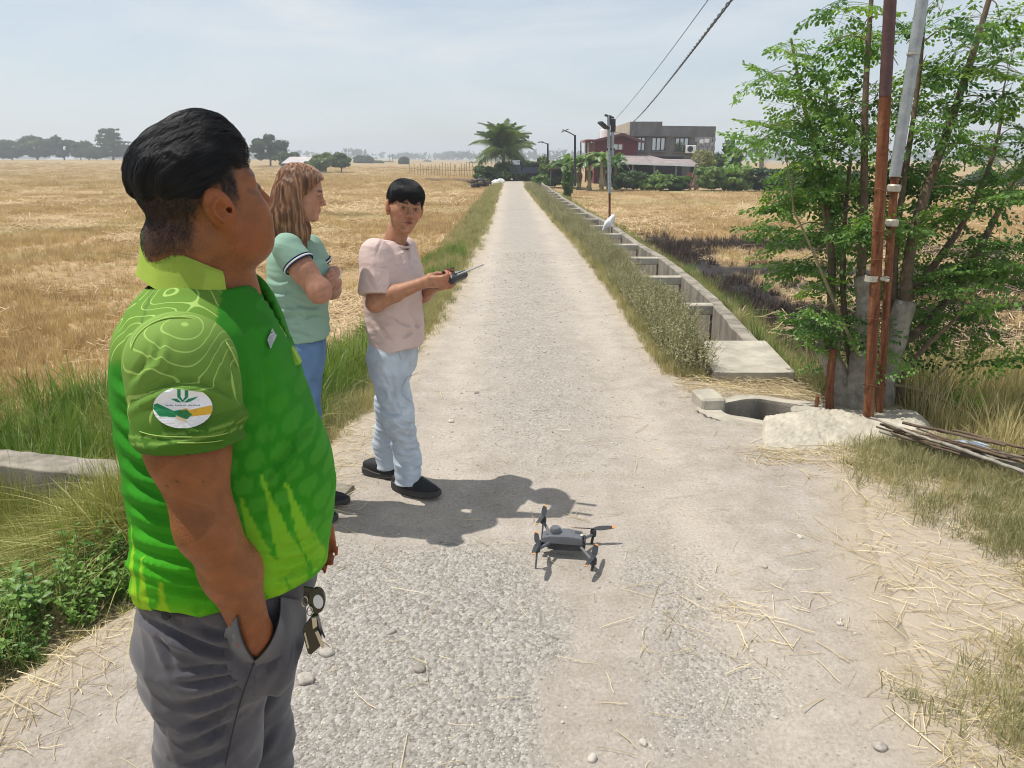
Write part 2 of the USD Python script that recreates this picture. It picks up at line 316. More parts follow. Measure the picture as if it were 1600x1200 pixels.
def road_sheet(x0, x1, y0, y1, sx, sy):
    X, Y = np.meshgrid(np.arange(x0, x1 + sx / 2, sx), np.arange(y0, y1 + sy / 2, sy)); Z = road_z(X, Y)
    hole = ((X - PITC[0]) / .42) ** 2 + ((Y - PITC[1]) / .26) ** 2 < 1
    Z = np.where(hole, -1.0, Z)
    c = np.stack([gravel_mask(X, Y), np.clip((np.exp(-((X + .44 + .06 * n2(X, Y, .5, 15)) / .17) ** 2) * (Y > 3.2) + np.exp(-((X - .84 + .06 * n2(X, Y, .5, 16)) / .19) ** 2)) * (.55 + 1.2 * n2(X, Y, 1.6, 17)) + .5 * np.clip(n2(X, Y, .9, 8) * 2, 0, 1), 0, 1), sstep(.35, -.05, np.minimum(X - xl(Y), xr(Y) - X))], -1)
    return grid_mesh(X, Y, Z), c.reshape(-1, 3)
r1, c1 = road_sheet(-2.6, 2.9, 0.5, 7.0, .03, .03); r2, c2 = road_sheet(-1.3, 2.3, 7.0, 26.0, .06, .12); r3, c3 = road_sheet(-1.5, 1.9, 26.0, 64.0, .15, .5)
usdkit.material(stage, L('road_dirt'), {
    'g': ('geometry', {}), 'a': ('attribute', {'attribute': 'Col'}), 'sc': ('separate_color', {}),
    'n': ('noise_texture', {'scale': 5.0, 'detail': 7.0, 'roughness': 0.68}), 'n2': ('noise_texture', {'scale': 70.0, 'detail': 5.0, 'roughness': 0.7}),
    'v': ('voronoi_texture', {'scale': 62.0, 'feature': 'f1', 'randomness': 1.0}), 'v2': ('voronoi_texture', {'scale': 24.0, 'feature': 'f1'}),
    'r': ('rgb_ramp', {'ramp': [(0.28, (0.30, 0.260, 0.216)), (0.52, (0.380, 0.336, 0.290)), (0.75, (0.465, 0.42, 0.372))]}),
    'rg': ('rgb_ramp', {'ramp': [(0.1, (0.245, 0.225, 0.20)), (0.5, (0.345, 0.32, 0.287)), (0.9, (0.455, 0.43, 0.392))]}),
    'r2': ('rgb_ramp', {'ramp': [(0.3, (0.74, 0.74, 0.74)), (0.7, (1.12, 1.12, 1.12))]}),
    'rv': ('rgb_ramp', {'ramp': [(0.0, (0.62, 0.6, 0.57)), (0.10, (0.72, 0.70, 0.68)), (0.16, (1, 1, 1))]}), 'mv': ('mix', {'mix_type': 'multiply', 'fac': 0.7}),
    'mg': ('mix', {}), 'mt': ('mix', {'color2': (0.50, 0.438, 0.365)}), 'mtf': ('math', {'math_type': 'multiply', 'value2': .75}), 'mm': ('mix', {'mix_type': 'multiply', 'fac': 1.0}), 'me': ('mix', {'color2': (0.43, 0.35, 0.24)}), 'mf': ('math', {'math_type': 'multiply', 'value2': 0.55}),
    'h': ('math', {'math_type': 'add'}), 'hv': ('math', {'math_type': 'multiply', 'value2': -1.4}), 'hg': ('math', {'math_type': 'multiply'}),
    'b': ('bump', {'strength': 1.0, 'distance': 0.008}), 'p': ('principled_bsdf', {'roughness': 0.95, 'specular_ior_level': 0.15})},
    [('g.position', 'n.vector'), ('g.position', 'n2.vector'), ('g.position', 'v.vector'), ('g.position', 'v2.vector'), ('n.fac', 'r.fac'), ('v.color', 'rg.fac'), ('n2.fac', 'r2.fac'),
     ('a.color', 'sc.color'), ('sc.r', 'mg.fac'), ('r.color', 'mg.color1'), ('rg.color', 'mg.color2'), ('sc.g', 'mtf.value1'), ('mtf.value', 'mt.fac'), ('mg.color', 'mt.color1'), ('mt.color', 'mm.color1'), ('r2.color', 'mm.color2'),
     ('v2.distance', 'rv.fac'), ('mm.color', 'mv.color1'), ('rv.color', 'mv.color2'), ('sc.b', 'mf.value1'), ('mf.value', 'me.fac'), ('mv.color', 'me.color1'), ('me.color', 'p.base_color'),
     ('v.distance', 'hv.value1'), ('hv.value', 'hg.value1'), ('sc.r', 'hg.value2'), ('hg.value', 'h.value1'), ('n2.fac', 'h.value2'), ('h.value', 'b.height'), ('b.normal', 'p.normal')], surface='p.BSDF')
single('road', cat(r1, r2, r3), L('road_dirt'), 'dusty pale gravel farm road running to the house', smooth=True, color=np.vstack([c1, c2, c3]), kind='structure')
def surf_z(x, y):
    x, y = np.asarray(x, float), np.asarray(y, float)
    return np.maximum(ground_z(x, y), np.where((x > xl(y) - .3) & (x < xr(y) + .3), road_z(x, y), -9))

# loose pebbles
def pebble(seed):
    m = trimesh.creation.icosphere(1, 1.0); v = np.array(m.vertices); r = np.random.default_rng(seed)
    v *= 1 + .5 * (meshkit.noise(v * 1.7 + seed * 5.1, seed)[:, None] - .5); v *= (1, .62 + .35 * r.random(), .42 + .25 * r.random())
    return v, np.array(m.faces)
mat_leaf('pebble_stone', (0.24, 0.215, 0.185), (0.50, 0.455, 0.40), trans=0.0, rough=0.9, vscale=40.0, spec=0.2)
def scatter_pebbles():
    r = np.random.default_rng(21); pos, sc = [], []
    n = 330000; y = 1.55 * np.exp(r.random(n) * math.log(14 / 1.55)); x = r.uniform(-1.7, 2.2, n)
    g = gravel_mask(x, y); base = .022 + .05 * np.clip(n2(x, y, 1.5, 12) + .1, 0, 1)
    p = (g * .46 + base) * np.minimum(1, (2.2 / y)) ** .2
    keep = (r.random(n) < p) & (((x - PITC[0]) / .5) ** 2 + ((y - PITC[1]) / .36) ** 2 > 1) & (x > xl(y) + .02) & (x < xr(y) - .05); x, y, g = x[keep], y[keep], g[keep]
    s = (.0019 + .0033 * r.random(len(x)) ** 2.6) * (1 + 1.2 * (r.random(len(x)) < .008)) * np.sqrt(np.maximum(1, y / 3.0))
    s = np.where(g > .4, s, s * (.55 + .6 * r.random(len(x)) ** 3 * 1.9))
    return np.stack([x, y, road_z(x, y) + s * .12], 1), s, r
pp, ps, rr = scatter_pebbles()
instancer('pebbles', [(pebble(k), L('pebble_stone')) for k in range(6)], pp, quat_tilt(rr.uniform(0, 6.28, len(pp)), rr.uniform(0, 6.28, len(pp)), rr.normal(0, .25, len(pp))), ps, rr.integers(0, 6, len(pp)),
          'loose grey and buff pebbles strewn over the gravel road')
STONES = [(510, 1024, .034, 'pale flat stone left of the road centre near the bottom of the picture'), (655, 1048, .030, 'grey stone in the gravel patch below the drone'), (478, 1066, .04, 'largest stone, lying just right of the big man\'s trousers'), (612, 990, .022, 'small rounded stone at the left side of the gravel patch'),
          (1250, 840, .02, 'small stone on bare dirt right of the drone'), (1375, 1165, .028, 'grey stone at the lower right corner of the road'), (1195, 885, .018, 'dark little stone on bare dirt between drone and right shoulder'), (1312, 975, .018, 'small stone beside the straw at the right shoulder'), (925, 1185, .022, 'stone at the very bottom edge right of the gravel patch'), (705, 655, .03, 'grey stone on the left wheel track right of the young man\'s knees'), (745, 612, .026, 'stone on the left wheel track farther up the road'), (1005, 1160, .02, 'small stone in the right hand gravel patch near the bottom')]
for k, (px, py, s, lab) in enumerate(STONES):
    g_ = gnd(px, py); z_ = float(road_z(g_[0], g_[1]))
    v, f = pebble(50 + k); v = v @ rot(0, .1, k * 1.3).T * s * .8 + A(g_[0], g_[1], z_ + s * .15)
    single('stone', (v, f), L('pebble_stone'), lab, 'stone', smooth=True, group='larger stones lying on the road')
# ---------------------------------------------------------------- concrete drain beside the road
def mat_concrete(name, c, dark=0.55, scale=4.0, stain=True):
    usdkit.material(stage, L(name), {
        'g': ('geometry', {}), 'n': ('noise_texture', {'scale': scale, 'detail': 7.0, 'roughness': 0.7}), 'f': ('noise_texture', {'scale': 90.0, 'detail': 3.0}),
        'mp': ('mapping', {'scale': (2.6, 2.6, 0.55)}), 's': ('noise_texture', {'scale': 1.7, 'detail': 7.0, 'roughness': .65}),
        'r': ('rgb_ramp', {'ramp': [(0.3, tuple(A(*c) * .72)), (0.6, c), (0.8, tuple(A(*c) * 1.15))]}),
        'rs': ('rgb_ramp', {'ramp': [(0.38, (dark,) * 3), (0.58, (1, 1, 1))]}), 'm': ('mix', {'mix_type': 'multiply', 'fac': 0.8 if stain else 0.2}),
        'h': ('math', {'math_type': 'add'}), 'b': ('bump', {'strength': 1.0, 'distance': 0.004}), 'p': ('principled_bsdf', {'roughness': 0.92, 'specular_ior_level': 0.2})},
        [('g.position', 'n.vector'), ('g.position', 'f.vector'), ('g.position', 'mp.vector'), ('mp.vector', 's.vector'), ('n.fac', 'r.fac'), ('s.fac', 'rs.fac'), ('r.color', 'm.color1'),
         ('rs.color', 'm.color2'), ('m.color', 'p.base_color'), ('f.fac', 'h.value1'), ('n.fac', 'h.value2'), ('h.value', 'b.height'), ('b.normal', 'p.normal')], surface='p.BSDF')
    return L(name)
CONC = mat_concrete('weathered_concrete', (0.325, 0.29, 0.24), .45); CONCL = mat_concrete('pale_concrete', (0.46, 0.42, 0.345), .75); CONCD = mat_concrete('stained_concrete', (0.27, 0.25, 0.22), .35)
def wall_run(ys, x0f, x1f, z0, z1f, seed=0):
    """a wall along the road between two side curves, with a slightly uneven bevelled top"""
    r = np.random.default_rng(seed); P = []
    for y in ys:
        a, b = float(x0f(y)), float(x1f(y)); z1 = float(z1f(y)); w = .008
        e = r.normal(0, .004, 4)
        P.append([(a, y, z0), (a + e[0], y, z1 - .014 + e[1]), (a + .014 + e[0], y, z1 + e[1]), (b - .014 + e[2], y, z1 + e[3]), (b + e[2], y, z1 - .014 + e[3]), (b, y, z0)])
    P = np.array(P); v, f = grid_mesh(P[..., 0], P[..., 1], P[..., 2]); n = P.shape[1]; k = len(ys)
    cap = [[0, i, i + 1] for i in range(1, n - 1)] + [[(k - 1) * n, (k - 1) * n + i + 1, (k - 1) * n + i] for i in range(1, n - 1)]
    return v, np.vstack([f, cap])
ysw = np.r_[np.arange(6.05, 14, .25), np.arange(14, 62, .8)]
drain = Thing('drainage_channel', (2.1, 6.4, 0), 'long open concrete drain with crossbeams running along the right side of the road', 'drain')
drain.part('outer_wall', wall_run(ysw, lambda y: cho(y) - .14, lambda y: cho(y), -.75, lambda y: .03 + .02 * math.sin(y * .7), 1), CONC, smooth=35)
drain.part('inner_wall', wall_run(ysw, lambda y: cho(y) - CH_W - .10, lambda y: cho(y) - CH_W + .02, -.75, lambda y: -.01, 2), CONC, smooth=35)
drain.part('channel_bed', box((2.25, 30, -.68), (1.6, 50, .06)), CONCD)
BEAMS = [gnd(1103, 478)[1], gnd(1020, 435)[1], gnd(985, 407)[1], gnd(985, 385)[1], gnd(960, 371)[1]]
d_ = 2.15; yb = BEAMS[0]; bl = []
while yb < 44: bl.append(yb); yb += d_ if yb < 18 else 2.3
for i, yb in enumerate(bl):
    x1 = cho(yb) - .139
    drain.part('crossbeam', box((x1 - .27, yb, -.035 + .004 * (i % 3)), (.56, .16, .12), rz=.04 * math.sin(i * 2.1), bev=.012), CONCL)
sl = []
for i, (ya, yb_) in enumerate(((5.66, 6.74),)):
    pts = [(1.62, ya), (2.27, ya), (cho(yb_) + .015, yb_), (1.68, yb_)]
    drain.part('cover_slab', extrude(sg.Polygon(pts).buffer(-.02).buffer(.02), .15, -.105), CONCL)

# open catch pit: a round concrete well with a flat rim
pit = Thing('catch_pit', PITC, 'open round concrete catch pit with a stained inner wall beside the straw', 'catch pit')
g = np.linspace(0, 2 * np.pi, 49)
def ring_pts(rx, ry): return PITC[0] + rx * np.cos(g), PITC[1] + ry * np.sin(g)
rp = []
for (rx, ry, z, jit) in ((.295, .225, -.40, 0), (.285, .215, -.02, .004), (.295, .225, .012, .006), (.43, .30, .016, .01), (.49, .345, -.05, .01), (.5, .35, -.3, 0)):
    jx = 1 + jit * 3 * np.sin(g * 3 + z * 9) * .5; x, y = ring_pts(rx * jx, ry * jx); rp.append(np.stack([x, y, 0 * x + z + jit * np.sin(g * 5)], 1))
rp = np.array(rp); pit.part('inner_wall', grid_mesh(rp[:3, :, 0], rp[:3, :, 1], rp[:3, :, 2]), CONC, smooth=True); pit.part('rim', grid_mesh(rp[2:, :, 0], rp[2:, :, 1], rp[2:, :, 2]), CONCL, smooth=40)
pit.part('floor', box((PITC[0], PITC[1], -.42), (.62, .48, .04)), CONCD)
b0 = gnd(1106, 634); single('concrete_block', box(b0 + A(0, 0, .02), (.17, .24, .14), rz=.08, bev=.015), CONCL, 'small square concrete block at the left end of the catch pit', 'block')
s0 = gnd(1262, 652); single('concrete_ledge', box(s0 + A(.02, .0, -.01), (.24, .26, .10), rz=-.25, bev=.02), CONCL, 'flat concrete ledge between the catch pit and the tree stakes', 'ledge')
st0 = gnd(1275, 640); single('rusty_stub', tube([st0 + A(0, 0, -.05), st0 + A(0, 0, .10)], .014, 8), mat_plain('rusty_iron', (0.22, 0.085, 0.035), .9, 0, .3, 30, .002, 200), 'short rusty iron rod sticking up by the catch pit', 'rod')

# poured concrete mound round the pole
fr = [gnd(p, q) for p, q in ((1188, 714), (1255, 716), (1330, 719), (1405, 716), (1445, 708))]; bk = [at(p, q, y) for p, q, y in ((1188, 657, 4.62), (1255, 655, 4.66), (1340, 652, 4.80), (1400, 668, 4.78), (1450, 695, 4.62))]
U, V = np.meshgrid(np.linspace(0, 1, 130), np.linspace(0, 1, 70)); fr, bk = spline(fr, 130), spline(bk, 130)
X = fr[:, 0] * (1 - V) + bk[:, 0] * V; Y = fr[:, 1] * (1 - V) + bk[:, 1] * V
prof = np.clip(V * 1.35 + .10, 0, 1) * np.clip(np.minimum(U / .025, (1 - U) / .10), 0, 1) ** .7
Z = -.04 + .115 * prof * (.8 + .2 * np.sin(U * 7)) + .020 * n2(X, Y, 8, 31) * prof + .022 * n2(X, Y, 30, 32) + .014 * n2(X, Y, 70, 33)
Z = np.where(V > .992, -.2, Z)
single('concrete_mound', grid_mesh(X, Y, Z), mat_concrete('rough_pour', (0.50, 0.455, 0.37), .8, 9.0), 'rough pale lump of poured concrete at the foot of the two poles', 'concrete base', smooth=True)

# ---------------------------------------------------------------- poles beside the tree
usdkit.material(stage, L('rusty_steel'), {
    'g': ('geometry', {}), 'mp': ('mapping', {'scale': (22, 22, 2.2)}), 'n': ('noise_texture', {'scale': 1.0, 'detail': 7.0, 'roughness': 0.7}), 'n2': ('noise_texture', {'scale': 45.0, 'detail': 5.0}),
    'r': ('rgb_ramp', {'ramp': [(0.3, (0.085, 0.032, 0.016)), (0.48, (0.20, 0.072, 0.032)), (0.60, (0.29, 0.125, 0.06)), (0.72, (0.44, 0.27, 0.16)), (0.85, (0.54, 0.36, 0.23))]}),
    'm': ('mix', {'mix_type': 'multiply', 'fac': 0.55}), 'b': ('bump', {'strength': 1.0, 'distance': 0.003}), 'p': ('principled_bsdf', {'roughness': 0.85, 'specular_ior_level': 0.25})},
    [('g.position', 'mp.vector'), ('mp.vector', 'n.vector'), ('g.position', 'n2.vector'), ('n.fac', 'r.fac'), ('r.color', 'm.color1'), ('n2.fac', 'm.color2'), ('m.color', 'p.base_color'), ('n2.fac', 'b.height'), ('b.normal', 'p.normal')], surface='p.BSDF')
RUST = L('rusty_steel'); MAROON = mat_plain('maroon_paint', (0.075, 0.035, 0.036), .55, 0, .3, 20, .001, 60); GALV = mat_plain('galvanised_pipe', (0.30, 0.33, 0.35), .5, .25, .25, 14, .001, 90)
DARKMETAL = mat_plain('dark_metal', (0.035, 0.037, 0.042), .5, .3, .2); WIRE = mat_plain('tie_wire', (0.16, 0.07, 0.035), .7, .3); BLACK = mat_plain('black_rubber', (0.015, 0.015, 0.017), .6)
ZINC = mat_plain('zinc_fitting', (0.42, 0.40, 0.34), .55, .4, .25, 60)
p0, p1 = at(1356, 668, 4.66), at(1391, 0, 4.66); pd = (p1 - p0)
pole = Thing('rusty_pole', p0, 'tall rusty steel pole with dark maroon upper length, set in the concrete mound', 'pole')
tj = (150 - 668) / -668; pj = at(1383, 150, 4.66)
pole.part('rusted_length', tube(spline([p0 - pd * .06, p0 + pd * .3, p0 + pd * .6, pj], 14), .0335 + .0008 * np.sin(np.arange(14) * 2.3), 20), RUST, smooth=40)
pole.part('painted_length', tube([pj, p1, p0 + pd * 2.4], .0345, 20), MAROON, smooth=40)
for i, py in enumerate((270, 335, 380, 412, 477, 590)):
    c = p0 + pd * ((668 - py) / 668.); n_ = 20; a_ = np.linspace(0, 2 * np.pi, n_)
    pole.part('wire_tie', tube(np.stack([c[0] + .028 * (i > 0) + (.040 + .034 * (i > 0)) * np.cos(a_), c[1] + .041 * np.sin(a_), c[2] + .01 * np.sin(a_ * 2)], 1), .0028, 5), WIRE)
cb = at(1362, 435, 4.66); pole.part('clamp_band', cat(lathe([(.035, -.018), (.041, -.018), (.041, .018), (.035, .018)], 20, cb), box(cb + A(.055, -.02, 0), (.04, .026, .026), bev=.006)), ZINC, smooth=40)
q0, q1, q2 = at(1373, 660, 4.74), at(1398, 276, 4.74), at(1441, 0, 4.74); qd = q2 - q1
mast = Thing('service_mast', q0, 'galvanised grey pipe on a thinner rusty pipe, leaning beside the rusty pole', 'pole')
mast.part('lower_pipe', tube(spline([q0 - (q1 - q0) * .1, q0 + (q1 - q0) * .5, q1], 10), .0245, 16), RUST, smooth=40)
mast.part('upper_pipe', tube([q1, q2, q1 + qd * 2.5], [.0335, .034, .0335], 18), GALV, smooth=40)
for py in (292, 342):
    t = (276 - py) / (276 - 660.); c = q1 + (q0 - q1) * t
    mast.part('coupling', lathe([(.024, -.022), (.038, -.022), (.041, -.014), (.041, .014), (.034, .022), (.024, .022)], 20, c), ZINC, smooth=40)
c = at(1382, 435, 4.74); mast.part('insulator_knob', lathe([(0, -.016), (.015, -.016), (.021, 0), (.015, .016), (0, .016)], 12, c + A(-.006, -.036, 0)), mat_plain('white_ceramic', (.7, .68, .6), .3), smooth=True)
mast.part('pipe_strap', lathe([(.034, -.006), (.037, -.006), (.037, .006), (.034, .006)], 20, at(1427, 84, 4.74)), ZINC)

# ---------------------------------------------------------------- utility post with solar lamp
u0 = gnd(953, 347); UY = u0[1]; ut = at(951, 180, UY)
post = Thing('utility_post', u0, 'slim service post with a tilted solar lamp, rusty lower half, beside the drain', 'post')
um = at(952.5, 302, UY)
post.part('lower_pipe', tube([u0 - A(0, 0, .3), um], .032, 10), RUST, smooth=40); post.part('upper_pipe', tube([um, at(951.5, 240, UY), ut], [.045, .045, .04], 10), GALV, smooth=40)
post.part('side_pipe', tube([at(957, 243, UY), at(957.5, 186, UY)], .04, 10), GALV, smooth=40)
post.part('insulator', tube([at(958, 206, UY), at(958, 186, UY)], .07, 10), DARKMETAL, smooth=40)
post.part('solar_lamp', box(at(943, 196, UY), (.30, .22, .06), ry=math.radians(35), rz=.4, bev=.01), DARKMETAL)
post.part('lamp_bracket', tube([at(945, 196, UY), at(951, 205, UY)], .015, 6), DARKMETAL)
post.part('top_fitting', cat(box(at(952, 182, UY), (.26, .06, .05), ry=.3), box(at(953, 188, UY), (.07, .07, .25))), DARKMETAL)
post.part('bracket', box(at(954, 233, UY), (.22, .06, .06)), DARKMETAL)
def blob(c, r, seed, amp=.3, sub=3, freq=2.0):
    m = trimesh.creation.icosphere(sub, 1.0); v = np.array(m.vertices); v = v * (1 + amp * (meshkit.fbm(v * freq + seed * 3.3, 4, seed)[:, None] - .5) * 2)
    return v * np.asarray(r) + np.asarray(c), np.array(m.faces)
SACK = mat_plain('white_sack', (.62, .62, .60), .7, 0, .2, 8, .01, 14)
bagc = gnd(943, 357)
single('plastic_bag', xf(blob((0, 0, 0), (.09, .10, .24), 4, .45, 3, 1.8), rot(.0, .65, .2), bagc + A(.12, 0, .13)), SACK, 'crumpled white plastic bag hanging on the drain wall at the post', 'bag', smooth=True)

def street_lamp(px, ptop, armx, army, Y, label):
    b = at(px, 290, Y); b[2] = -.1; top = at(px, ptop, Y); arm = at(armx, army, Y)
    t = Thing('street_lamp', b, label, 'street lamp', 'street lamps on slim posts beside the road')
    t.part('post', tube([b, top], [.085, .07], 10), DARKMETAL, smooth=40)
    t.part('arm', tube([top + A(.02, 0, -.05), top * .5 + arm * .5, arm], .035, 8), DARKMETAL, smooth=40)
    d = nrm(arm - top); ang = math.atan2(-(d[2]), d[0])
    t.part('lamp_head', box(arm * .82 + top * .18, (abs(arm[0] - top[0]) * .62, .22, .07), ry=-ang + math.pi if d[0] < 0 else ang, bev=.015), mat_plain('lamp_case', (.12, .125, .13), .5) if not stage.GetPrimAtPath(L('lamp_case')) else L('lamp_case'))
    return t
street_lamp(898.5, 211, 879, 202.5, 52, 'taller dark street lamp with a slanting arm, nearer the banana plants')
street_lamp(856, 224, 842, 221.5, 62, 'smaller street lamp with a short level arm, between palm and house')
for (px, pt, pb, Y, lab) in ((907.5, 221, 292, 60, 'thin dark pole rising behind the banana plants left of the red house'), (851.5, 241, 280, 64, 'thin grey pole among the shrubs beside the far street lamp')):
    a, b = at(px, pb, Y), at(px, pt, Y); a[2] = -.2
    single('thin_pole', tube([a, b], .05, 8), DARKMETAL, lab, 'pole', smooth=40)

# overhead cables
CABLE = mat_plain('cable_sheath', (.05, .052, .06), .6)
def cable(a, b, sag, r, n=60, twist=0):
    t = np.linspace(0, 1, n)[:, None]; p = a + (b - a) * t; p[:, 2] -= sag * 4 * (t * (1 - t))[:, 0]
    return p
ca, cb_ = at(986, 193, 68), at(1330, -250, 6.0); cp = cable(ca, cb_, .22, .02, 500)
w = np.linspace(0, 230 * np.pi, 500) ; off = .018
strands = []
for k in range(2):
    q = cp.copy(); s_ = np.arange(500) * .9 + k * np.pi; q[:, 0] += off * np.cos(s_); q[:, 2] += off * np.sin(s_); strands.append(tube(q, .0125, 5))
wire = Thing('power_cable', ca, 'thick twisted black power cable slanting up from the grey house', 'cable')
for s_ in strands: wire.part('strand', s_, CABLE, smooth=True)
single('thin_cable', tube(cable(at(958, 190, UY), at(1160, -75, 7.5), .08, .01), .0048, 5), CABLE, 'thin overhead wire rising from the solar lamp post', 'cable', smooth=True)
single('thin_cable', tube(cable(at(958, 206, UY), at(1000, 196, 68), .25, .01), .008, 5), CABLE, 'thin wire from the solar lamp post back to the grey house', 'cable', smooth=True)

# ---------------------------------------------------------------- houses
GREY = None
usdkit.material(stage, L('grey_render'), {
    'g': ('geometry', {}), 'mp': ('mapping', {'scale': (.9, .9, .25)}), 'n': ('noise_texture', {'scale': 1.6, 'detail': 8.0, 'roughness': 0.7}), 'r': ('rgb_ramp', {'ramp': [(0.3, (.095, .091, .090)), (0.55, (.155, .147, .142)), (0.75, (.215, .203, .192))]}),
    'p': ('principled_bsdf', {'roughness': 0.95, 'specular_ior_level': 0.1})},
    [('g.position', 'mp.vector'), ('mp.vector', 'n.vector'), ('n.fac', 'r.fac'), ('r.color', 'p.base_color')], surface='p.BSDF')
TAN = mat_plain('tan_render', (.36, .30, .24), .95, 0, .2, .8); REDW = mat_plain('red_wall', (.15, .022, .028), .7, 0, .2, .7); REDT = mat_plain('red_trim', (.22, .045, .04), .7, 0, .2)
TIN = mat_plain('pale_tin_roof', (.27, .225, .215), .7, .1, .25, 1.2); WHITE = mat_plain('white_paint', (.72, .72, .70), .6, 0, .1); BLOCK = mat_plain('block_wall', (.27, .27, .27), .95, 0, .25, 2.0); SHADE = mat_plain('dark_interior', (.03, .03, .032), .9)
usdkit.material(stage, L('window_glass'), {'f': ('fresnel', {'IOR': 1.5}), 't': ('transparent_bsdf', {'color': (.75, .8, .85)}), 'gl': ('glossy_bsdf', {'roughness': .03}), 'ad': ('math', {'math_type': 'add', 'value2': .42}), 'm': ('mix_closure', {})},
    [('f.fac', 'ad.value1'), ('ad.value', 'm.fac'), ('t.BSDF', 'm.closure1'), ('gl.BSDF', 'm.closure2')], surface='m.closure')
GLASS = L('window_glass')
HY = 75.0; ya2 = 101.0; Zb = -.4
c0 = at(985, 190, HY); xL = c0[0]; zT = c0[2]; xM = at(1035, 191, HY)[0]; zM = at(1035, 196.5, HY)[2]; xR = at(1119, 197, HY)[0]; zS = at(1118, 214, HY)[2]
house = Thing('grey_house', ((xL + xR) / 2, HY, Zb), 'unpainted grey two storey concrete house with three tall windows and flat roof', 'house')
def wall_holes(x0, x1, z0, z1, y, th, holes):
    p = sg.box(x0, z0, x1, z1)
    for h in holes: p = p.difference(sg.box(*h))
    v, f = extrude(p, th); return np.stack([v[:, 0], y + th - v[:, 2], v[:, 1]], 1), f[:, ::-1] if False else f
wins = []
for (a, b, t, bt) in ((991, 1008, 214, 236), (1018.5, 1039.5, 214.5, 236), (1055, 1076, 215, 237)):
    A0, A1 = at(a, t, HY), at(b, bt, HY); wins.append((A0[0], A1[2], A1[0], A0[2]))
prof_ = sg.Polygon([(xL, Zb), (xR, Zb), (xR, zM - .05), (xM, zM), (xM, zT), (xL, zT)])
for h in wins: prof_ = prof_.difference(sg.box(*h))
v, f = extrude(prof_, .25); house.part('front_wall', (np.stack([v[:, 0], HY + .25 - v[:, 2], v[:, 1]], 1), f[:, ::-1]), L('grey_render'))
house.part('left_wall', cat(box((xL + .12, (HY + .25 + ya2) / 2, (Zb + zT) / 2), (.24, ya2 - HY - .26, zT - Zb))), TAN)
house.part('right_wall', box((xR - .12, (HY + .25 + ya2) / 2, (Zb + zM) / 2), (.24, ya2 - HY - .26, zM - Zb - .1)), L('grey_render'))
house.part('back_wall', box(((xL + xR) / 2, ya2 - .1, (Zb + zM) / 2), (xR - xL - .5, .2, zM - Zb - .2)), L('grey_render'))
house.part('roof_slab', box(((xL + xR) / 2, (HY + ya2) / 2 + .2, zM - .55), (xR - xL - .5, ya2 - HY - .5, .15)), L('grey_render'))
house.part('interior_floor', box(((xL + xR) / 2, (HY + ya2) / 2, at(1000, 245, HY)[2]), (xR - xL - .5, ya2 - HY - .6, .15)), SHADE)
house.part('curtain_backing', box(((xL + xR) / 2, HY + .28, zS - .8), (xR - xL - .6, .04, 2.2)), mat_plain('pale_curtain', (.75, .78, .80), .9, 0, .2, 3))
for (x0, z0, x1, z1) in wins:
    w_ = x1 - x0
    fr_ = house.part('window_frame', cat(box(((x0 + x1) / 2, HY + .08, z1 - .04), (w_, .1, .08)), box(((x0 + x1) / 2, HY + .08, z0 + .04), (w_, .1, .08)), *[box((x0 + .05 + k * (w_ - .1) / 3, HY + .081, (z0 + z1) / 2), (.10 if k in (1, 2) else .09, .1, z1 - z0 - .16)) for k in range(4)]), DARKMETAL)
    for k in range(3):
        house.part('pane', box((x0 + .05 + (k + .5) * (w_ - .1) / 3, HY + .10, (z0 + z1) / 2), ((w_ - .1) / 3 - .11, .012, z1 - z0 - .17)), GLASS, parent=fr_)
    house.part('window_hood', box(((x0 + x1) / 2, HY - .15, z1 + .12), (w_ + .5, .5, .09)), L('grey_render'))
    house.part('window_sill', box(((x0 + x1) / 2, HY - .06, z0 - .06), (w_ + .2, .2, .09)), L('grey_render'))
bx0, bz0, bx1, bz1 = at(1086, 214, HY)[0], Zb + .4, xR - .02, zS
r_ = np.random.default_rng(3); row = 0; z = bz0
while z < bz1 - .1:                                                   # exposed block corner: one mesh per block
    x = bx0 + (.2 if row % 2 else 0)
    while x < bx1 - .2:
        house.part('block', box((x + .205, HY - .035 + r_.normal(0, .008), z + .2), (min(.40, bx1 - x) - .02, .06, .385), bev=.012), BLOCK); x += .42
    z += .41; row += 1
for (a, b_, c_, d2) in ((1093, 218, 1099, 224), (1101, 217, 1108, 223)):
    A0, A1 = at(a, b_, HY - .08), at(c_, d2, HY - .08); house.part('wall_vent', box((A0 + A1) / 2, (A1[0] - A0[0], .05, A0[2] - A1[2])), WHITE)
for (px, py) in ((1079, 233),):
    c = at(px, py, HY - .45); ac = Thing('air_conditioner', c, 'white air conditioner outdoor unit mounted on the grey house wall', 'air conditioner')
    ac.part('case', box(c, (.95, .45, .75), bev=.03), WHITE); ac.part('fan_grille', xf(lathe([(0, 0), (.26, 0), (.27, .03), (.24, .03)], 16), rot(math.pi / 2), c + A(-.08, -.24, 0)), DARKMETAL); ac.part('wall_bracket', box(c + A(0, .1, -.41), (.8, .6, .05)), DARKMETAL)

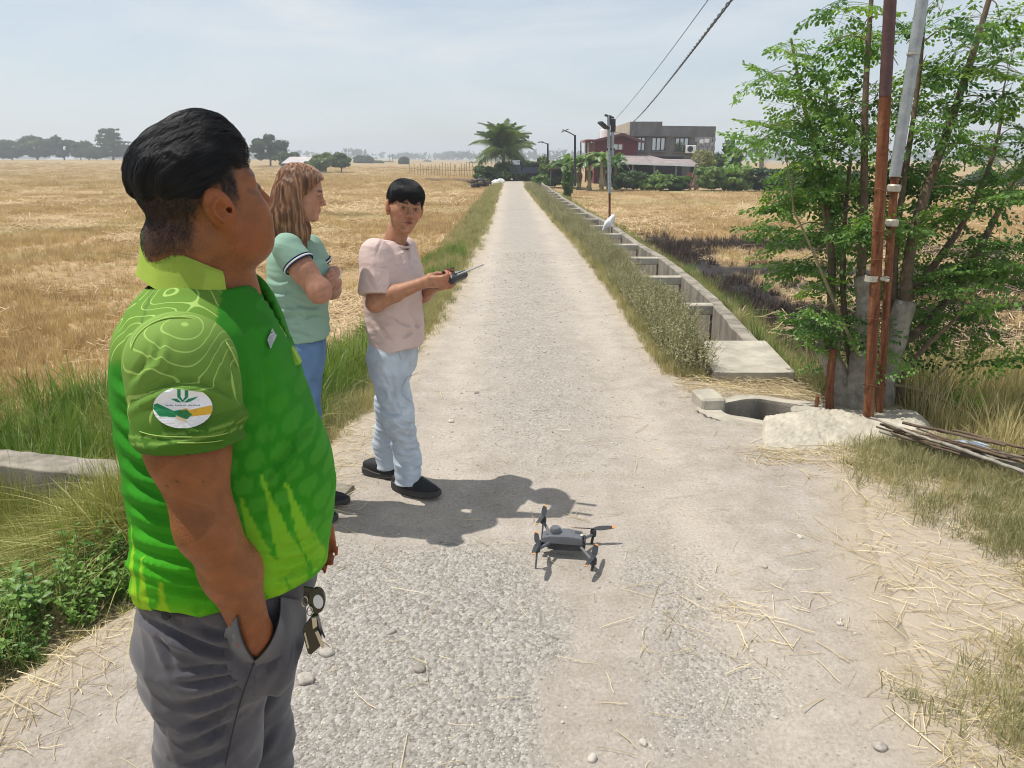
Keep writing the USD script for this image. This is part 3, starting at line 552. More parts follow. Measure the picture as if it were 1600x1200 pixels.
RY = 66.0
def rx_(p, q=240): return at(p, q, RY)
rh = Thing('red_house', at(962, 240, RY), 'small dark red upper storey house with a low gable roof before the grey house', 'house')
xl_, xr_, za, ze, zf = rx_(929)[0], rx_(995)[0], rx_(970, 210)[2], rx_(1000, 221)[2], rx_(960, 241)[2]; xa = rx_(970)[0]
pr = sg.Polygon([(xl_, -.4), (xr_, -.4), (xr_, ze + .15), (xa, za - .12), (xl_, ze + .12)]); W0, W1 = rx_(958, 224), rx_(974, 235); pr = pr.difference(sg.box(W0[0], W1[2], W1[0], W0[2]))
v, f = extrude(pr, .2); rh.part('front_wall', (np.stack([v[:, 0], RY + .2 - v[:, 2], v[:, 1]], 1), f[:, ::-1]), REDW)
rh.part('left_wall', box((xl_ + .1, RY + 4.2, (ze - .4) / 2), (.2, 7.9, ze + .3)), REDW); rh.part('right_wall', box((xr_ - .1, RY + 4.2, (ze - .4) / 2), (.2, 7.9, ze + .3)), REDW)
rh.part('interior', box(((xl_ + xr_) / 2, RY + 1.4, (zf + ze) / 2), (xr_ - xl_ - .5, .1, ze - zf)), SHADE)
fr_ = rh.part('window_frame', cat(box(((W0 + W1) / 2) * A(1, 0, 0) + A(0, RY + .03, W0[2] - .04), (W1[0] - W0[0], .1, .08)), *[box((W0[0] + .05 + k * (W1[0] - W0[0] - .1) / 2, RY + .031, (W0[2] + W1[2]) / 2), (.07, .1, W0[2] - W1[2] - .09)) for k in range(3)]), REDT)
for k in range(2): rh.part('pane', box((W0[0] + .05 + (k + .5) * (W1[0] - W0[0] - .1) / 2, RY + .06, (W0[2] + W1[2]) / 2), ((W1[0] - W0[0]) / 2 - .1, .01, W0[2] - W1[2] - .12)), GLASS, parent=fr_)
for sx, xe, zz in ((-1, rx_(922)[0], ze - .02), (1, rx_(1003)[0], ze - .08)):
    a, b_ = A(xa, 0, za), A(xe, 0, zz); d = b_ - a; ln = np.linalg.norm(d)
    rh.part('roof_slope', box((a + b_) / 2 + A(0, RY + 3.4, .06), (ln, 8.4, .07), ry=-math.atan2(d[2], d[0]) if sx > 0 else math.pi - math.atan2(d[2], d[0])), REDT)
    rh.part('fascia', box((a + b_) / 2 + A(0, RY - .82, .0), (ln, .04, .2), ry=-math.atan2(d[2], d[0]) if sx > 0 else math.pi - math.atan2(d[2], d[0])), mat_plain('brown_fascia', (.12, .05, .045), .7) if not stage.GetPrimAtPath(L('brown_fascia')) else L('brown_fascia'))
# lean-to on the left
a0, a1 = rx_(920, 219), rx_(929, 217)
rh.part('balcony_roof', box(((a0[0] + xl_) / 2, RY + 1.5, a0[2]), (xl_ - a0[0] + .6, 5, .08)), REDT)
for k in range(2): rh.part('balcony_post', box((a0[0] + .08, RY - .4 + 3.2 * k, (a0[2] - .4) / 2), (.12, .12, a0[2] + .3)), L('brown_fascia'))
rh.part('balcony_wall', box(((a0[0] + xl_) / 2, RY + 3.6, (zf + a0[2]) / 2), (xl_ - a0[0], .1, a0[2] - zf - .1)), WHITE)
rh.part('white_tank', xf(lathe([(0, 0), (.75, 0), (.75, .9), (.3, 1.1), (0, 1.1)], 18), None, at(950, 207, 72) + A(0, 0, -.7)), WHITE, smooth=40)
# long tin roofs in front
r0, r1 = at(936, 241, RY - .3), at(1040, 247, 64.5)
rh.part('upper_tin_roof', (np.array([(at(926, 243.5, 63)[0], 62.5, at(926, 246, 63)[2]), (at(1041, 249, 63)[0], 62.5, at(1041, 249.5, 63)[2]), (at(1015, 243, RY)[0], RY - .05, at(1015, 243, RY)[2]), (at(930, 240, RY)[0], RY - .05, at(930, 240, RY)[2])])[[0, 1, 2, 3, 0, 1, 2, 3]] + np.r_[np.zeros((4, 3)), np.tile(A(0, 0, -.06), (4, 1))], np.array([[0, 1, 2], [0, 2, 3], [4, 6, 5], [4, 7, 6], [0, 5, 1], [0, 4, 5], [1, 6, 2], [1, 5, 6], [2, 7, 3], [2, 6, 7], [3, 4, 0], [3, 7, 4]])), TIN)
fz = at(1000, 250.5, 62.3); rh.part('red_beam', box(((at(930, 250, 62.6)[0] + at(1062, 250, 62.6)[0]) / 2, 62.6, fz[2] - .16), (at(1062, 250, 62.6)[0] - at(930, 250, 62.6)[0], .12, .22)), REDT)
e0, e1 = at(950, 253, 59), at(1098, 258, 59)
rh.part('lower_tin_roof', (np.array([(e0[0], 59, e0[2]), (e1[0], 59, e1[2]), (e1[0] + .3, 62.4, e1[2] + .42), (e0[0], 62.4, e0[2] + .30)])[[0, 1, 2, 3, 0, 1, 2, 3]] + np.r_[np.zeros((4, 3)), np.tile(A(0, 0, -.09), (4, 1))], np.array([[0, 1, 2], [0, 2, 3], [4, 6, 5], [4, 7, 6], [0, 5, 1], [0, 4, 5], [1, 6, 2], [1, 5, 6], [2, 7, 3], [2, 6, 7], [3, 4, 0], [3, 7, 4]])), TIN)
rh.part('gutter', box(((e0[0] + e1[0]) / 2, 58.94, (e0[2] + e1[2]) / 2 - .05), (e1[0] - e0[0], .1, .16), ry=math.atan2(e0[2] - e1[2], e1[0] - e0[0])), WHITE)
for k in range(5):
    xk = e0[0] + .3 + k * (e1[0] - e0[0] - .6) / 4; rh.part('carport_post', box((xk, 59.3, (e0[2] - .6) / 2 - .05), (.12, .12, e0[2] + .4)), mat_plain('grey_post', (.2, .2, .2), .8) if not stage.GetPrimAtPath(L('grey_post')) else L('grey_post'))
rh.part('carport_back_wall', box(((e0[0] + e1[0]) / 2, 65.6, .7), (e1[0] - e0[0], .15, 2.4)), SHADE)
for s_, xk in ((0, e0[0] + .1), (1, e1[0] - .1)): rh.part('carport_side_wall', box((xk, 62.6, .7), (.12, 5.6, 2.2)), SHADE)
rh.part('low_wall', box((at(1100, 280, 58)[0], 58.2, .1), (2.4, .15, 1.2)), mat_plain('brick_red', (.2, .07, .05), .9))
# ---------------------------------------------------------------- grass, stubble, straw (uncountable: instanced)
def blades(n, h, spread, lean, w, seed, droop=0.3, segs=2, base_r=None):
    r = np.random.default_rng(seed); V, F, o = [], [], 0
    for i in range(n):
        a = r.uniform(0, 6.283); hh = h * r.uniform(.55, 1.1); b = A(math.cos(a), math.sin(a), 0) * spread * math.sqrt(r.random())
        d = r.uniform(0, 6.283); ld = A(math.cos(d), math.sin(d), 0) * abs(r.normal(0, lean)); sd = r.uniform(0, 6.283); s = A(math.cos(sd), math.sin(sd), 0) * w * r.uniform(.6, 1.2) / 2
        k = segs + 1; pts = []
        for j in range(k):
            t = j / segs; pts.append(b + A(0, 0, 1) * hh * (t - droop * np.linalg.norm(ld) * t * t) + ld * hh * (t ** 1.7))
        vv = []
        for j in range(segs): vv += [pts[j] - s * (1 - .35 * j / segs), pts[j] + s * (1 - .35 * j / segs)]
        vv.append(pts[-1]); V += vv
        for j in range(segs - 1): F += [[o + 2 * j, o + 2 * j + 1, o + 2 * j + 3], [o + 2 * j, o + 2 * j + 3, o + 2 * j + 2]]
        q = o + 2 * (segs - 1); F.append([q, q + 1, q + 2]); o += len(vv)
    return np.array(V), np.array(F)
mat_leaf('rice_stubble', (0.40, 0.262, 0.135), (0.68, 0.50, 0.31), trans=.2, rough=.7, vscale=.9)
mat_leaf('burnt_stubble', (0.020, 0.018, 0.018), (0.125, 0.085, 0.06), trans=.0, rough=.9, vscale=2.0)
mat_leaf('dry_grass', (0.30, 0.25, 0.11), (0.52, 0.43, 0.22), trans=.2, rough=.7, vscale=1.3)
mat_leaf('verge_grass', (0.20, 0.20, 0.09), (0.44, 0.39, 0.22), trans=.25, rough=.7, vscale=1.1)
mat_leaf('green_grass', (0.08, 0.155, 0.025), (0.25, 0.32, 0.08), trans=.3, rough=.5, vscale=1.6)
mat_leaf('long_grass', (0.19, 0.21, 0.055), (0.44, 0.40, 0.15), trans=.25, rough=.6, vscale=1.6)
mat_leaf('weed_leaf', (0.06, 0.145, 0.02), (0.19, 0.32, 0.06), trans=.25, rough=.45, vscale=2.5)
mat_leaf('dusty_leaf', (0.19, 0.19, 0.095), (0.42, 0.385, 0.24), trans=.2, rough=.8, vscale=1.8)
mat_leaf('straw', (0.46, 0.35, 0.18), (0.74, 0.62, 0.40), trans=.1, rough=.7, vscale=3.0)
def scatter(n, x0, x1, y0, y1, dens, seed, logy=False):
    r = np.random.default_rng(seed); y = y0 * np.exp(r.random(n) * math.log(y1 / y0)) if logy else r.uniform(y0, y1, n)
    lo = x0(y) if callable(x0) else np.full(n, float(x0)); hi = x1(y) if callable(x1) else np.full(n, float(x1)); x = lo + (hi - lo) * r.random(n)
    k = r.random(n) < (dens(x, y) if callable(dens) else dens); return x[k], y[k], r
def plant(name, protos, x, y, r, s, label, tilt=.12, z=None, parent='/World'):
    z = surf_z(x, y) - .01 if z is None else z; n = len(x)
    return instancer(name, protos, np.stack([x, y, z], 1), quat_tilt(r.uniform(0, 6.283, n), r.uniform(0, 6.283, n), np.abs(r.normal(0, tilt, n))), s, r.integers(0, len(protos), n), label, parent=parent)
# stubble: three rings of density, both fields
stub_near = [(blades(15, .145, .06, .46, .0062, 100 + k, segs=2), L('rice_stubble')) for k in range(5)]
stub_far = [(blades(34, .17, .40, .55, .020, 110 + k, segs=1), L('rice_stubble')) for k in range(4)]
stub_burnt = [(blades(20, .22, .07, .5, .0075, 120 + k, segs=2), L('burnt_stubble')) for k in range(4)]
def patchy(x, y): return np.clip(.55 + 1.9 * n2(x, y, .35, 40) + 1.3 * n2(x, y, 1.5, 41), .04, 1)
XS, YS, SS = [], [], []
for (y0, y1, xa, xb, n, sc) in ((4.2, 11, -8.5, lambda y: xl(y) - .75, 9500, 1.0), (11, 24, -18, lambda y: xl(y) - .7, 16000, 1.15),
                                (5.0, 12, lambda y: np.where(y > 5.8, cho(y) + .45, 3.6), 9.5, 7500, 1.0), (12, 24, lambda y: cho(y) + .4, 19, 12000, 1.15)):
    x, y, r = scatter(n, xa, xb, y0, y1, lambda x, y: patchy(x, y) * np.where((x < -1) & (y < 6.2), .25 + .75 * sstep(5.2, 6.4, y), 1), int(n))
    row = .21; x = np.where(r.random(len(x)) < .65, np.round(x / row) * row + r.normal(0, .025, len(x)), x); XS.append(x); YS.append(y); SS.append(sc * r.uniform(.6, 1.2, len(x)) * (.72 + .55 * patchy(x, y)))
x, y, s = map(np.concatenate, (XS, YS, SS)); r = np.random.default_rng(5); b = burnt(x, y); isb = r.random(len(x)) < b * 1.5
plant('rice_stubble', stub_near, x[~isb], y[~isb], r, s[~isb], 'golden cut rice stubble standing in the harvested field near the road')
plant('burnt_stubble', stub_burnt, x[isb], y[isb], r, s[isb] * .9, 'blackened burnt rice stubble in the field right of the drain')
XS, YS, SS = [], [], []
for (y0, y1, xa, xb, n, sc) in ((22, 60, lambda y: -.78 * y - 2, lambda y: xl(y) - .7, 15000, 1.1), (22, 51, lambda y: cho(y) + .4, lambda y: .75 * y, 8000, 1.1), (60, 170, lambda y: -.78 * y, lambda y: np.where(y < 75, -3., 4), 15000, 1.7)):
    x, y, r = scatter(n, xa, xb, y0, y1, patchy, int(n) + 1, logy=True); XS.append(x); YS.append(y); SS.append(sc * r.uniform(.55, 1.1, len(x)) * (.6 + .6 * patchy(x, y)))
x, y, s = map(np.concatenate, (XS, YS, SS)); plant('far_stubble', stub_far, x, y, np.random.default_rng(6), s, 'far golden rice stubble stretching across the fields to the treeline')
# loose straw
def straw_mesh(seed, L_=.14):
    r = np.random.default_rng(seed); t = np.linspace(-.5, .5, 5); bend = r.normal(0, .07) if seed % 3 else r.normal(0, .11); w = .0007 + .0004 * (seed % 2)
    p = np.stack([t * L_, bend * L_ * (t * t - .1) + r.normal(0, .0009, 5), .004 + .05 * L_ * r.random() * (t + .5)], 1); return tube(p, w, 3, cap=False)
straws = [(straw_mesh(200 + k, .035 + .022 * k), L('straw')) for k in range(7)]
def straw_density(x, y):
    e = np.minimum(x - xl(y), xr(y) - x); w = n2(x, y, 1.6, 50); w2 = n2(x, y, 5, 51)
    d = .007 + .05 * sstep(.40, 0, e + .5 * w) * (y < 9) + .35 * sstep(.25, -.05, np.abs(e + .06 + .4 * w)) * (y > 4.4)
    bed = sstep(5.02, 5.15, y + .1 * w2) * sstep(5.75, 5.6, y) * sstep(1.2, 1.45, x + .3 * w2) * sstep(2.75, 2.5, x); d = d + 2.2 * bed
    rt = sstep(.15, .5, (x - (1.0 + .24 * (y - 1.7))) + .6 * w) * (y < 4.45) * (x > .55); d = d + rt * (.15 + .7 * np.clip(w2 + .05, 0, 1))
    mound = np.exp(-((y - 4.05 + .1 * w) / .16) ** 2) * sstep(1.2, 1.6, x); d = d + 1.0 * mound
    lft = sstep(.5, .05, x - xl(y) + .3 * w) * (y < 4.6); d = d + lft * .26
    sp = np.exp(-(((x - .86) / .28) ** 2 + ((y - 2.45) / .2) ** 2)); return np.clip((d + .5 * sp * (w2 + .4)) * .75, 0, 1)
x, y, r = scatter(230000, -2.3, 4.2, 1.5, 14, straw_density, 77, logy=True); k = ((x - PITC[0]) / .42) ** 2 + ((y - PITC[1]) / .28) ** 2 > 1; x, y = x[k], y[k]
z = surf_z(x, y) + r.uniform(0, .006, len(x)); z = np.where((y > 5.0) & (y < 5.75) & (x > 1.3) & (x < 2.6), z + r.uniform(0, .05, len(x)) , z)
instancer('loose_straw', straws, np.stack([x, y, z], 1), quat_tilt(r.uniform(0, 6.283, len(x)), r.uniform(0, 6.283, len(x)), np.abs(r.normal(0, .07, len(x)))), r.uniform(.6, 1.5, len(x)), np.minimum(6, r.geometric(.36, len(x)) - 1), 'loose dry straw strewn along the road edges and round the catch pit')
def straw_mat(seed):
    r = np.random.default_rng(seed); ms = []
    for i in range(26):
        a = r.normal(.4, .7); c = A(r.normal(0, .2), r.normal(0, .2), r.uniform(.01, .07)); l = r.uniform(.12, .32); d = A(math.cos(a), math.sin(a), r.normal(0, .12)) * l / 2; w = A(-math.sin(a), math.cos(a), 0) * .004
        ms.append((np.array([c - d - w, c - d + w, c + d + w, c + d - w]), np.array([[0, 1, 2], [0, 2, 3]])))
    return cat(*ms)
mat_leaf('field_straw', (0.45, 0.32, 0.18), (0.70, 0.54, 0.35), trans=.15, rough=.7, vscale=.7)
xa_, ya_, r = scatter(15000, lambda y: -.8 * y - 2, lambda y: xl(y) - .9, 5.5, 48, lambda x, y: np.clip(-.1 + 3.2 * n2(x, y, .3, 55) + .9 * n2(x, y, 1.3, 56), 0, 1), 57, logy=True); xb_, yb_, _ = scatter(6000, lambda y: cho(y) + .6, lambda y: .8 * y + 1, 6.5, 45, lambda x, y: np.clip(.1 + 3 * n2(x, y, .3, 58), 0, 1) * (1 - burnt(x, y)), 58, logy=True)
x, y = np.r_[xa_, xb_], np.r_[ya_, yb_]; plant('field_straw', [(straw_mat(240 + k), L('field_straw')) for k in range(4)], x, y, r, r.uniform(.7, 1.4, len(x)) * np.clip(y / 16, 1, 2.2), 'pale flattened straw lying in swaths on the stubble fields', tilt=.08, z=surf_z(x, y) + r.uniform(.03, .12, len(x)))
# verge grass left
tv = [(blades(26, .26, .09, .45, .0055, 130 + k, segs=2), L('verge_grass')) for k in range(5)]; td = [(blades(22, .24, .10, .6, .0045, 140 + k, segs=2), L('dry_grass')) for k in range(4)]; tg = [(blades(24, .34, .08, .4, .007, 150 + k, segs=3), L('green_grass')) for k in range(5)]
x, y, r = scatter(15000, lambda y: xl(y) - 1.05, lambda y: xl(y) + .12, 4.3, 55, lambda x, y: np.clip(.75 + n2(x, y, 1.2, 60) * 2, .1, 1) * sstep(.02, .30, xl(y) + .14 - x + .3 * n2(x, y, 2., 61)), 31, logy=True)
plant('verge_grass', tv + td, x, y, r, r.uniform(.3, .75, len(x)) * (1 + .35 * sstep(10, 40, y)), 'dusty dry grass along the left edge of the road')
x, y, r = scatter(2400, lambda y: xl(y) - 1.1, lambda y: xl(y) - .15, 4.4, 30, lambda x, y: np.clip(n2(x, y, .55, 62) * 6 - .1, 0, 1), 32, logy=True)
plant('green_grass', tg, x, y, r, r.uniform(.35, .8, len(x)), 'greener grass clumps in the left verge behind the standing people')
# right verge: dusty bushy weeds between road and drain
def weed(seed, h=.34, n=70, ls=.028, w=.5):
    r = np.random.default_rng(seed); ms = []
    for i in range(9):
        d = r.uniform(0, 6.283); ln = h * r.uniform(.6, 1.1); e = A(math.cos(d) * ln * w * r.random(), math.sin(d) * ln * w * r.random(), ln); p = spline([A(0, 0, 0), e * .5 + A(0, 0, .03), e], 4)
        ms.append(tube(p, [.0025, .002, .0015, .001], 3, cap=False))
        for j in range(n // 9):
            t = r.uniform(.25, 1); q = p[0] * 0 + e * t + A(0, 0, .03 * t * (1 - t)); R = rot(r.normal(0, .7), r.normal(0, .7), r.uniform(0, 6.283)); l = ls * r.uniform(.6, 1.3)
            v = A(0, 0, 0, .5, .32, .12, 1, 0, .04, .5, -.32, .12).reshape(4, 3) * l; ms.append((v @ R.T + q, np.array([[0, 2, 1], [0, 3, 2]])))
    return cat(*ms)
wr = [(weed(160 + k, .34, 120, .019, .8), L('dusty_leaf')) for k in range(4)]
x, y, r = scatter(5200, lambda y: np.minimum(xr(y) - .02, cho(y) - .8), lambda y: cho(y) - CH_W - .03 - .09 * sstep(8.2, 9.5, y), 5.7, 50, lambda x, y: np.clip(.62 + 2.2 * n2(x, y, 1.3, 63), .05, 1) * sstep(-.05, .22, x - xr(y) + .35 * n2(x, y, 2.4, 64)), 33, logy=True)
k = (y > 6.9) | (x < 1.56)
plant('roadside_weeds', wr, x[k], y[k], r, r.uniform(.5, 1.0, k.sum()) * np.interp(y[k], [6, 8, 9.5, 14, 30], [1.05, 1.1, .75, .9, 1.1]), 'dusty grey green bushy weeds between the road and the drain')
x, y, r = scatter(6500, lambda y: xr(y) - .1, lambda y: cho(y) - CH_W - .14, 5.6, 50, lambda x, y: .75 * ((y > 6.9) | (x < 1.58)), 34, logy=True)
plant('verge_grass', tv[:2] + td, x, y, r, r.uniform(.35, .8, len(x)) * np.clip(.7 + .02 * y, .7, 1.0), 'dry grass between the road and the concrete drain')
# field side of the drain
x, y, r = scatter(5200, lambda y: cho(y) + .04, lambda y: cho(y) + .75, 5.2, 45, lambda x, y: np.clip(.5 + 2 * n2(x, y, 1., 65), .05, 1), 35, logy=True)
plant('drain_side_grass', tv + tg[:1] + td, x, y, r, r.uniform(.45, .95, len(x)), 'mixed green and dry grass on the field side of the drain')
# right: below the tree, tall dry grass; shoulder with short trampled grass
x, y, r = scatter(3400, 2.7, 6.5, 3.6, 7.0, lambda x, y: sstep(-.1, .3, x - 2.85 - .55 * sstep(4.3, 3.2, y)), 36)
plant('tall_dry_grass', td + tv[:2] + [(blades(24, .5, .10, .35, .006, 170 + k, segs=3), L('dry_grass')) for k in range(3)], x, y, r, r.uniform(.6, 1.2, len(x)), 'tall dry grass and straw below the tree at the right')
ts = [(blades(24, .10, .06, .8, .0032, 180 + k, segs=2), L('verge_grass')) for k in range(4)] + [(blades(20, .06, .05, .9, .003, 190 + k, segs=2), L('dry_grass')) for k in range(3)]
x, y, r = scatter(16000, 1.0, 4.2, 1.6, 4.3, lambda x, y: np.clip(.22 + 2.6 * n2(x, y, 1.1, 66) + .6 * sstep(1.7, 2.6, x), 0, 1) * sstep(-.05, .5, x - (1.15 + .27 * (y - 1.7)) + .4 * n2(x, y, 2, 67)), 37)
plant('trampled_grass', ts, x, y, r, r.uniform(.6, 1.3, len(x)), 'short trampled grass and straw on the right shoulder of the road')

# ---------------------------------------------------------------- left foreground: concrete kerb, grass, leafy weeds
k0, k1 = gnd(-190, 702), gnd(541, 777); kd = k1 - k0; ka = math.atan2(kd[1], kd[0])
kp = [k0 + kd * t for t in np.linspace(0, 1, 40)]; nn = A(-kd[1], kd[0], 0) / np.linalg.norm(kd[:2])
P = []; rk = np.random.default_rng(4)
for i, c in enumerate(kp):
    e = rk.normal(0, .004, 3) - A(.01, .01, 0) * (i in (0, 39)); P.append([c - nn * .105 + A(0, 0, -.5), c - nn * (.105 + e[0]) + A(0, 0, .02 + e[1]), c - nn * .09 + A(0, 0, .035 + e[1]), c + nn * .09 + A(0, 0, .035 + e[2]), c + nn * .105 + A(0, 0, .02), c + nn * .105 + A(0, 0, -.5)])
P = np.array(P); v, f = grid_mesh(P[..., 0], P[..., 1], P[..., 2]); ncap = P.shape[1]; o = 39 * ncap
single('concrete_kerb', (v, np.vstack([f, [[0, i, i + 1] for i in range(1, 5)], [[o, o + i + 1, o + i] for i in range(1, 5)]])), CONC, 'weathered concrete headwall strip crossing the grass at the left', 'kerb', smooth=35)
lg = [(blades(34, .50, .10, .45, .0075, 210 + k, segs=4, droop=.5), L('green_grass')) for k in range(5)]
ll = [(blades(40, .55, .13, .85, .0042, 220 + k, segs=5, droop=.55), L('long_grass')) for k in range(5)]
kern = lambda x: k0[1] + kd[1] * (x - k0[0]) / kd[0]
x, y, r = scatter(1500, -5.2, lambda y: xl(y) - .25, 3.7, 6.6, lambda x, y: (y > kern(x) + .2) * np.clip(.55 + 2.4 * n2(x, y, .9, 70) * sstep(4.4, 5.2, y) + .4 * sstep(4.6, 4.2, y), 0, 1) * sstep(6.6, 5.6, y + n2(x, y, 1., 71)), 41)
plant('tall_green_grass', lg + lg + ll[:3], x, y, r, r.uniform(.55, 1.05, len(x)), 'tall green grass growing behind the concrete strip at the left')
x, y, r = scatter(4200, -4.2, lambda y: xl(y) - .30, 2.9, 4.2, lambda x, y: (y < kern(x) - .10) * .9, 42)
plant('long_drooping_grass', ll, x, y, r, r.uniform(.6, 1.15, len(x)), 'long yellowish drooping grass in front of the concrete strip')
def leafy(seed, h=.26, n=42, ls=.06):
    r = np.random.default_rng(seed); ms = []
    for i in range(6):
        d = r.uniform(0, 6.283); ln = h * r.uniform(.55, 1.1); e = A(math.cos(d) * ln * .5, math.sin(d) * ln * .5, ln); ms.append(tube(spline([A(0, 0, 0), e * .5, e], 4), [.003, .0025, .002, .0012], 3, cap=False))
        for j in range(n // 6):
            t = .25 + .75 * (j + 1) / (n // 6); q = e * t; az = j * 2.4 + r.normal(0, .3); l = ls * r.uniform(.55, 1.15) * (1.15 - .5 * t)
            v = A(0, 0, 0, .3, .26, .05, .68, .22, .04, 1, 0, -.08, .68, -.22, .04, .3, -.26, .05, .5, 0, -.03).reshape(7, 3) * l; F = np.array([[0, 6, 1], [1, 6, 2], [2, 6, 3], [3, 6, 4], [4, 6, 5], [5, 6, 0]])[:, ::-1]
            ms.append((v @ rot(0, r.normal(-.15, .35), az).T + q, F))
    return cat(*ms)
wl = [(leafy(230 + k, .27, 48, .062), L('weed_leaf')) for k in range(5)]
x, y, r = scatter(900, -3.6, lambda y: xl(y) - .10, 1.5, 3.45, lambda x, y: (y < kern(x) - .3) * np.clip(.75 + 1.5 * n2(x, y, 1.2, 72), .1, 1), 43)
plant('leafy_weeds', wl, x, y, r, r.uniform(.5, 1.05, len(x)) * np.clip((xl(y) - x) / .5 + .35, .35, 1), 'green broad leaved weeds beside the road at the lower left', tilt=.25)
x, y, r = scatter(1500, -3.8, lambda y: xl(y) - .02, 1.4, 3.7, lambda x, y: (y < kern(x) - .15) * .7, 44)
plant('verge_grass', tv + tg + ll[:2], x, y, r, r.uniform(.3, .7, len(x)) * np.clip((xl(y) - x) / .4 + .3, .3, 1), 'mixed grass among the weeds at the lower left of the road')
# ---------------------------------------------------------------- trees and shrubs
BARK = mat_plain('pale_bark', (.36, .33, .28), .9, 0, .3, 18, .004, 50, col2=(.17, .15, .12)); BARKD = mat_plain('dark_bark', (.12, .085, .055), .9, 0, .35, 20, .003, 60); STEMG = mat_plain('young_stem', (.20, .17, .09), .8, 0, .3, 20)
mat_leaf('moringa_leaf', (0.05, 0.125, 0.025), (0.17, 0.30, 0.075), trans=.4, rough=.45, vscale=3.0)
mat_leaf('moringa_young', (0.13, 0.25, 0.035), (0.26, 0.40, 0.07), trans=.42, rough=.45, vscale=3.0)
def frond_mesh(seed, L_=.42):
    """tripinnate leaf: rachis along +x, leaflets drooping; unit metres"""
    r = np.random.default_rng(seed); ms = []; rach = spline([A(0, 0, 0), A(.5 * L_, 0, .03 * L_), A(L_, 0, -.10 * L_)], 8); ms.append(tube(rach, np.linspace(.0032, .0012, 8), 3, cap=False))
    for i in range(6):
        t = .18 + .82 * i / 5; b = A(t * L_, 0, (.06 * t - .16 * t * t) * L_)
        for sg_ in ((-1, 1) if i < 5 else (0,)):
            pl = L_ * (.50 - .34 * abs(t - .35)) * r.uniform(.8, 1.1); d = nrm(A(.55 + .45 * (sg_ == 0), sg_ * .95, -.10 + r.normal(0, .1))); e = b + d * pl + A(0, 0, -.08 * pl)
            ms.append(tube([b, (b + e) / 2 + A(0, 0, .01), e], .0011, 3, cap=False))
            n = 4
            for j in range(n):
                u = .25 + .75 * (j + 1) / n; q = b + (e - b) * u
                for s2 in ((-1, 1, 2) if j < n - 1 else (-1, 1, 0)):
                    sd = nrm(np.cross(d, A(0, 0, 1))) * (s2 if abs(s2) == 1 else 0); l = r.uniform(.030, .046); off = sd * r.uniform(.012, .036) + (d * .014 if s2 == 0 else 0)
                    a = nrm(sd * .8 + d * .5 + A(0, 0, -.35 + r.normal(0, .3)) + 1e-6); w = nrm(np.cross(a, nrm(A(0, 0, 1) + r.normal(0, .45, 3)))); p = q + off
                    ms.append((np.array([p, p + a * l * .45 + w * l * .34, p + a * l, p + a * l * .45 - w * l * .34]), np.array([[0, 1, 2], [0, 2, 3]])))
    return cat(*ms)
FR = [frond_mesh(300 + k) for k in range(6)]
TB = gnd(1330, 645, -.05); TB[1] = 5.05; TB[0] = at(1335, 640, 5.05)[0]; TB[2] = -.1
tree = Thing('moringa_tree', TB, 'feathery green tree with several thin stems growing behind the two poles', 'tree')
def stem(pxs, r0, r1, mat, name, n=16):
    p = spline([at(a, b, Y) for a, b, Y in pxs], n); tree.part(name, tube(p, np.linspace(r0, r1, n) * (1 + .06 * np.sin(np.arange(n) * 1.9)), 9), mat, smooth=True); return p
STEMS = []
stem([(1316, 668, 5.05), (1312, 600, 5.06), (1302, 570, 5.08), (1292, 545, 5.1)], .085, .07, BARK, 'trunk')
stem([(1338, 668, 5.0), (1338, 600, 5.02), (1348, 550, 5.05), (1352, 500, 5.1), (1345, 430, 5.15)], .105, .05, BARK, 'trunk')
stem([(1372, 672, 5.15), (1380, 600, 5.12), (1398, 530, 5.1), (1415, 470, 5.1)], .10, .07, BARK, 'trunk')
stem([(1296, 640, 4.95), (1300, 560, 4.95), (1302, 545, 4.95)], .028, .026, RUST, 'stake')
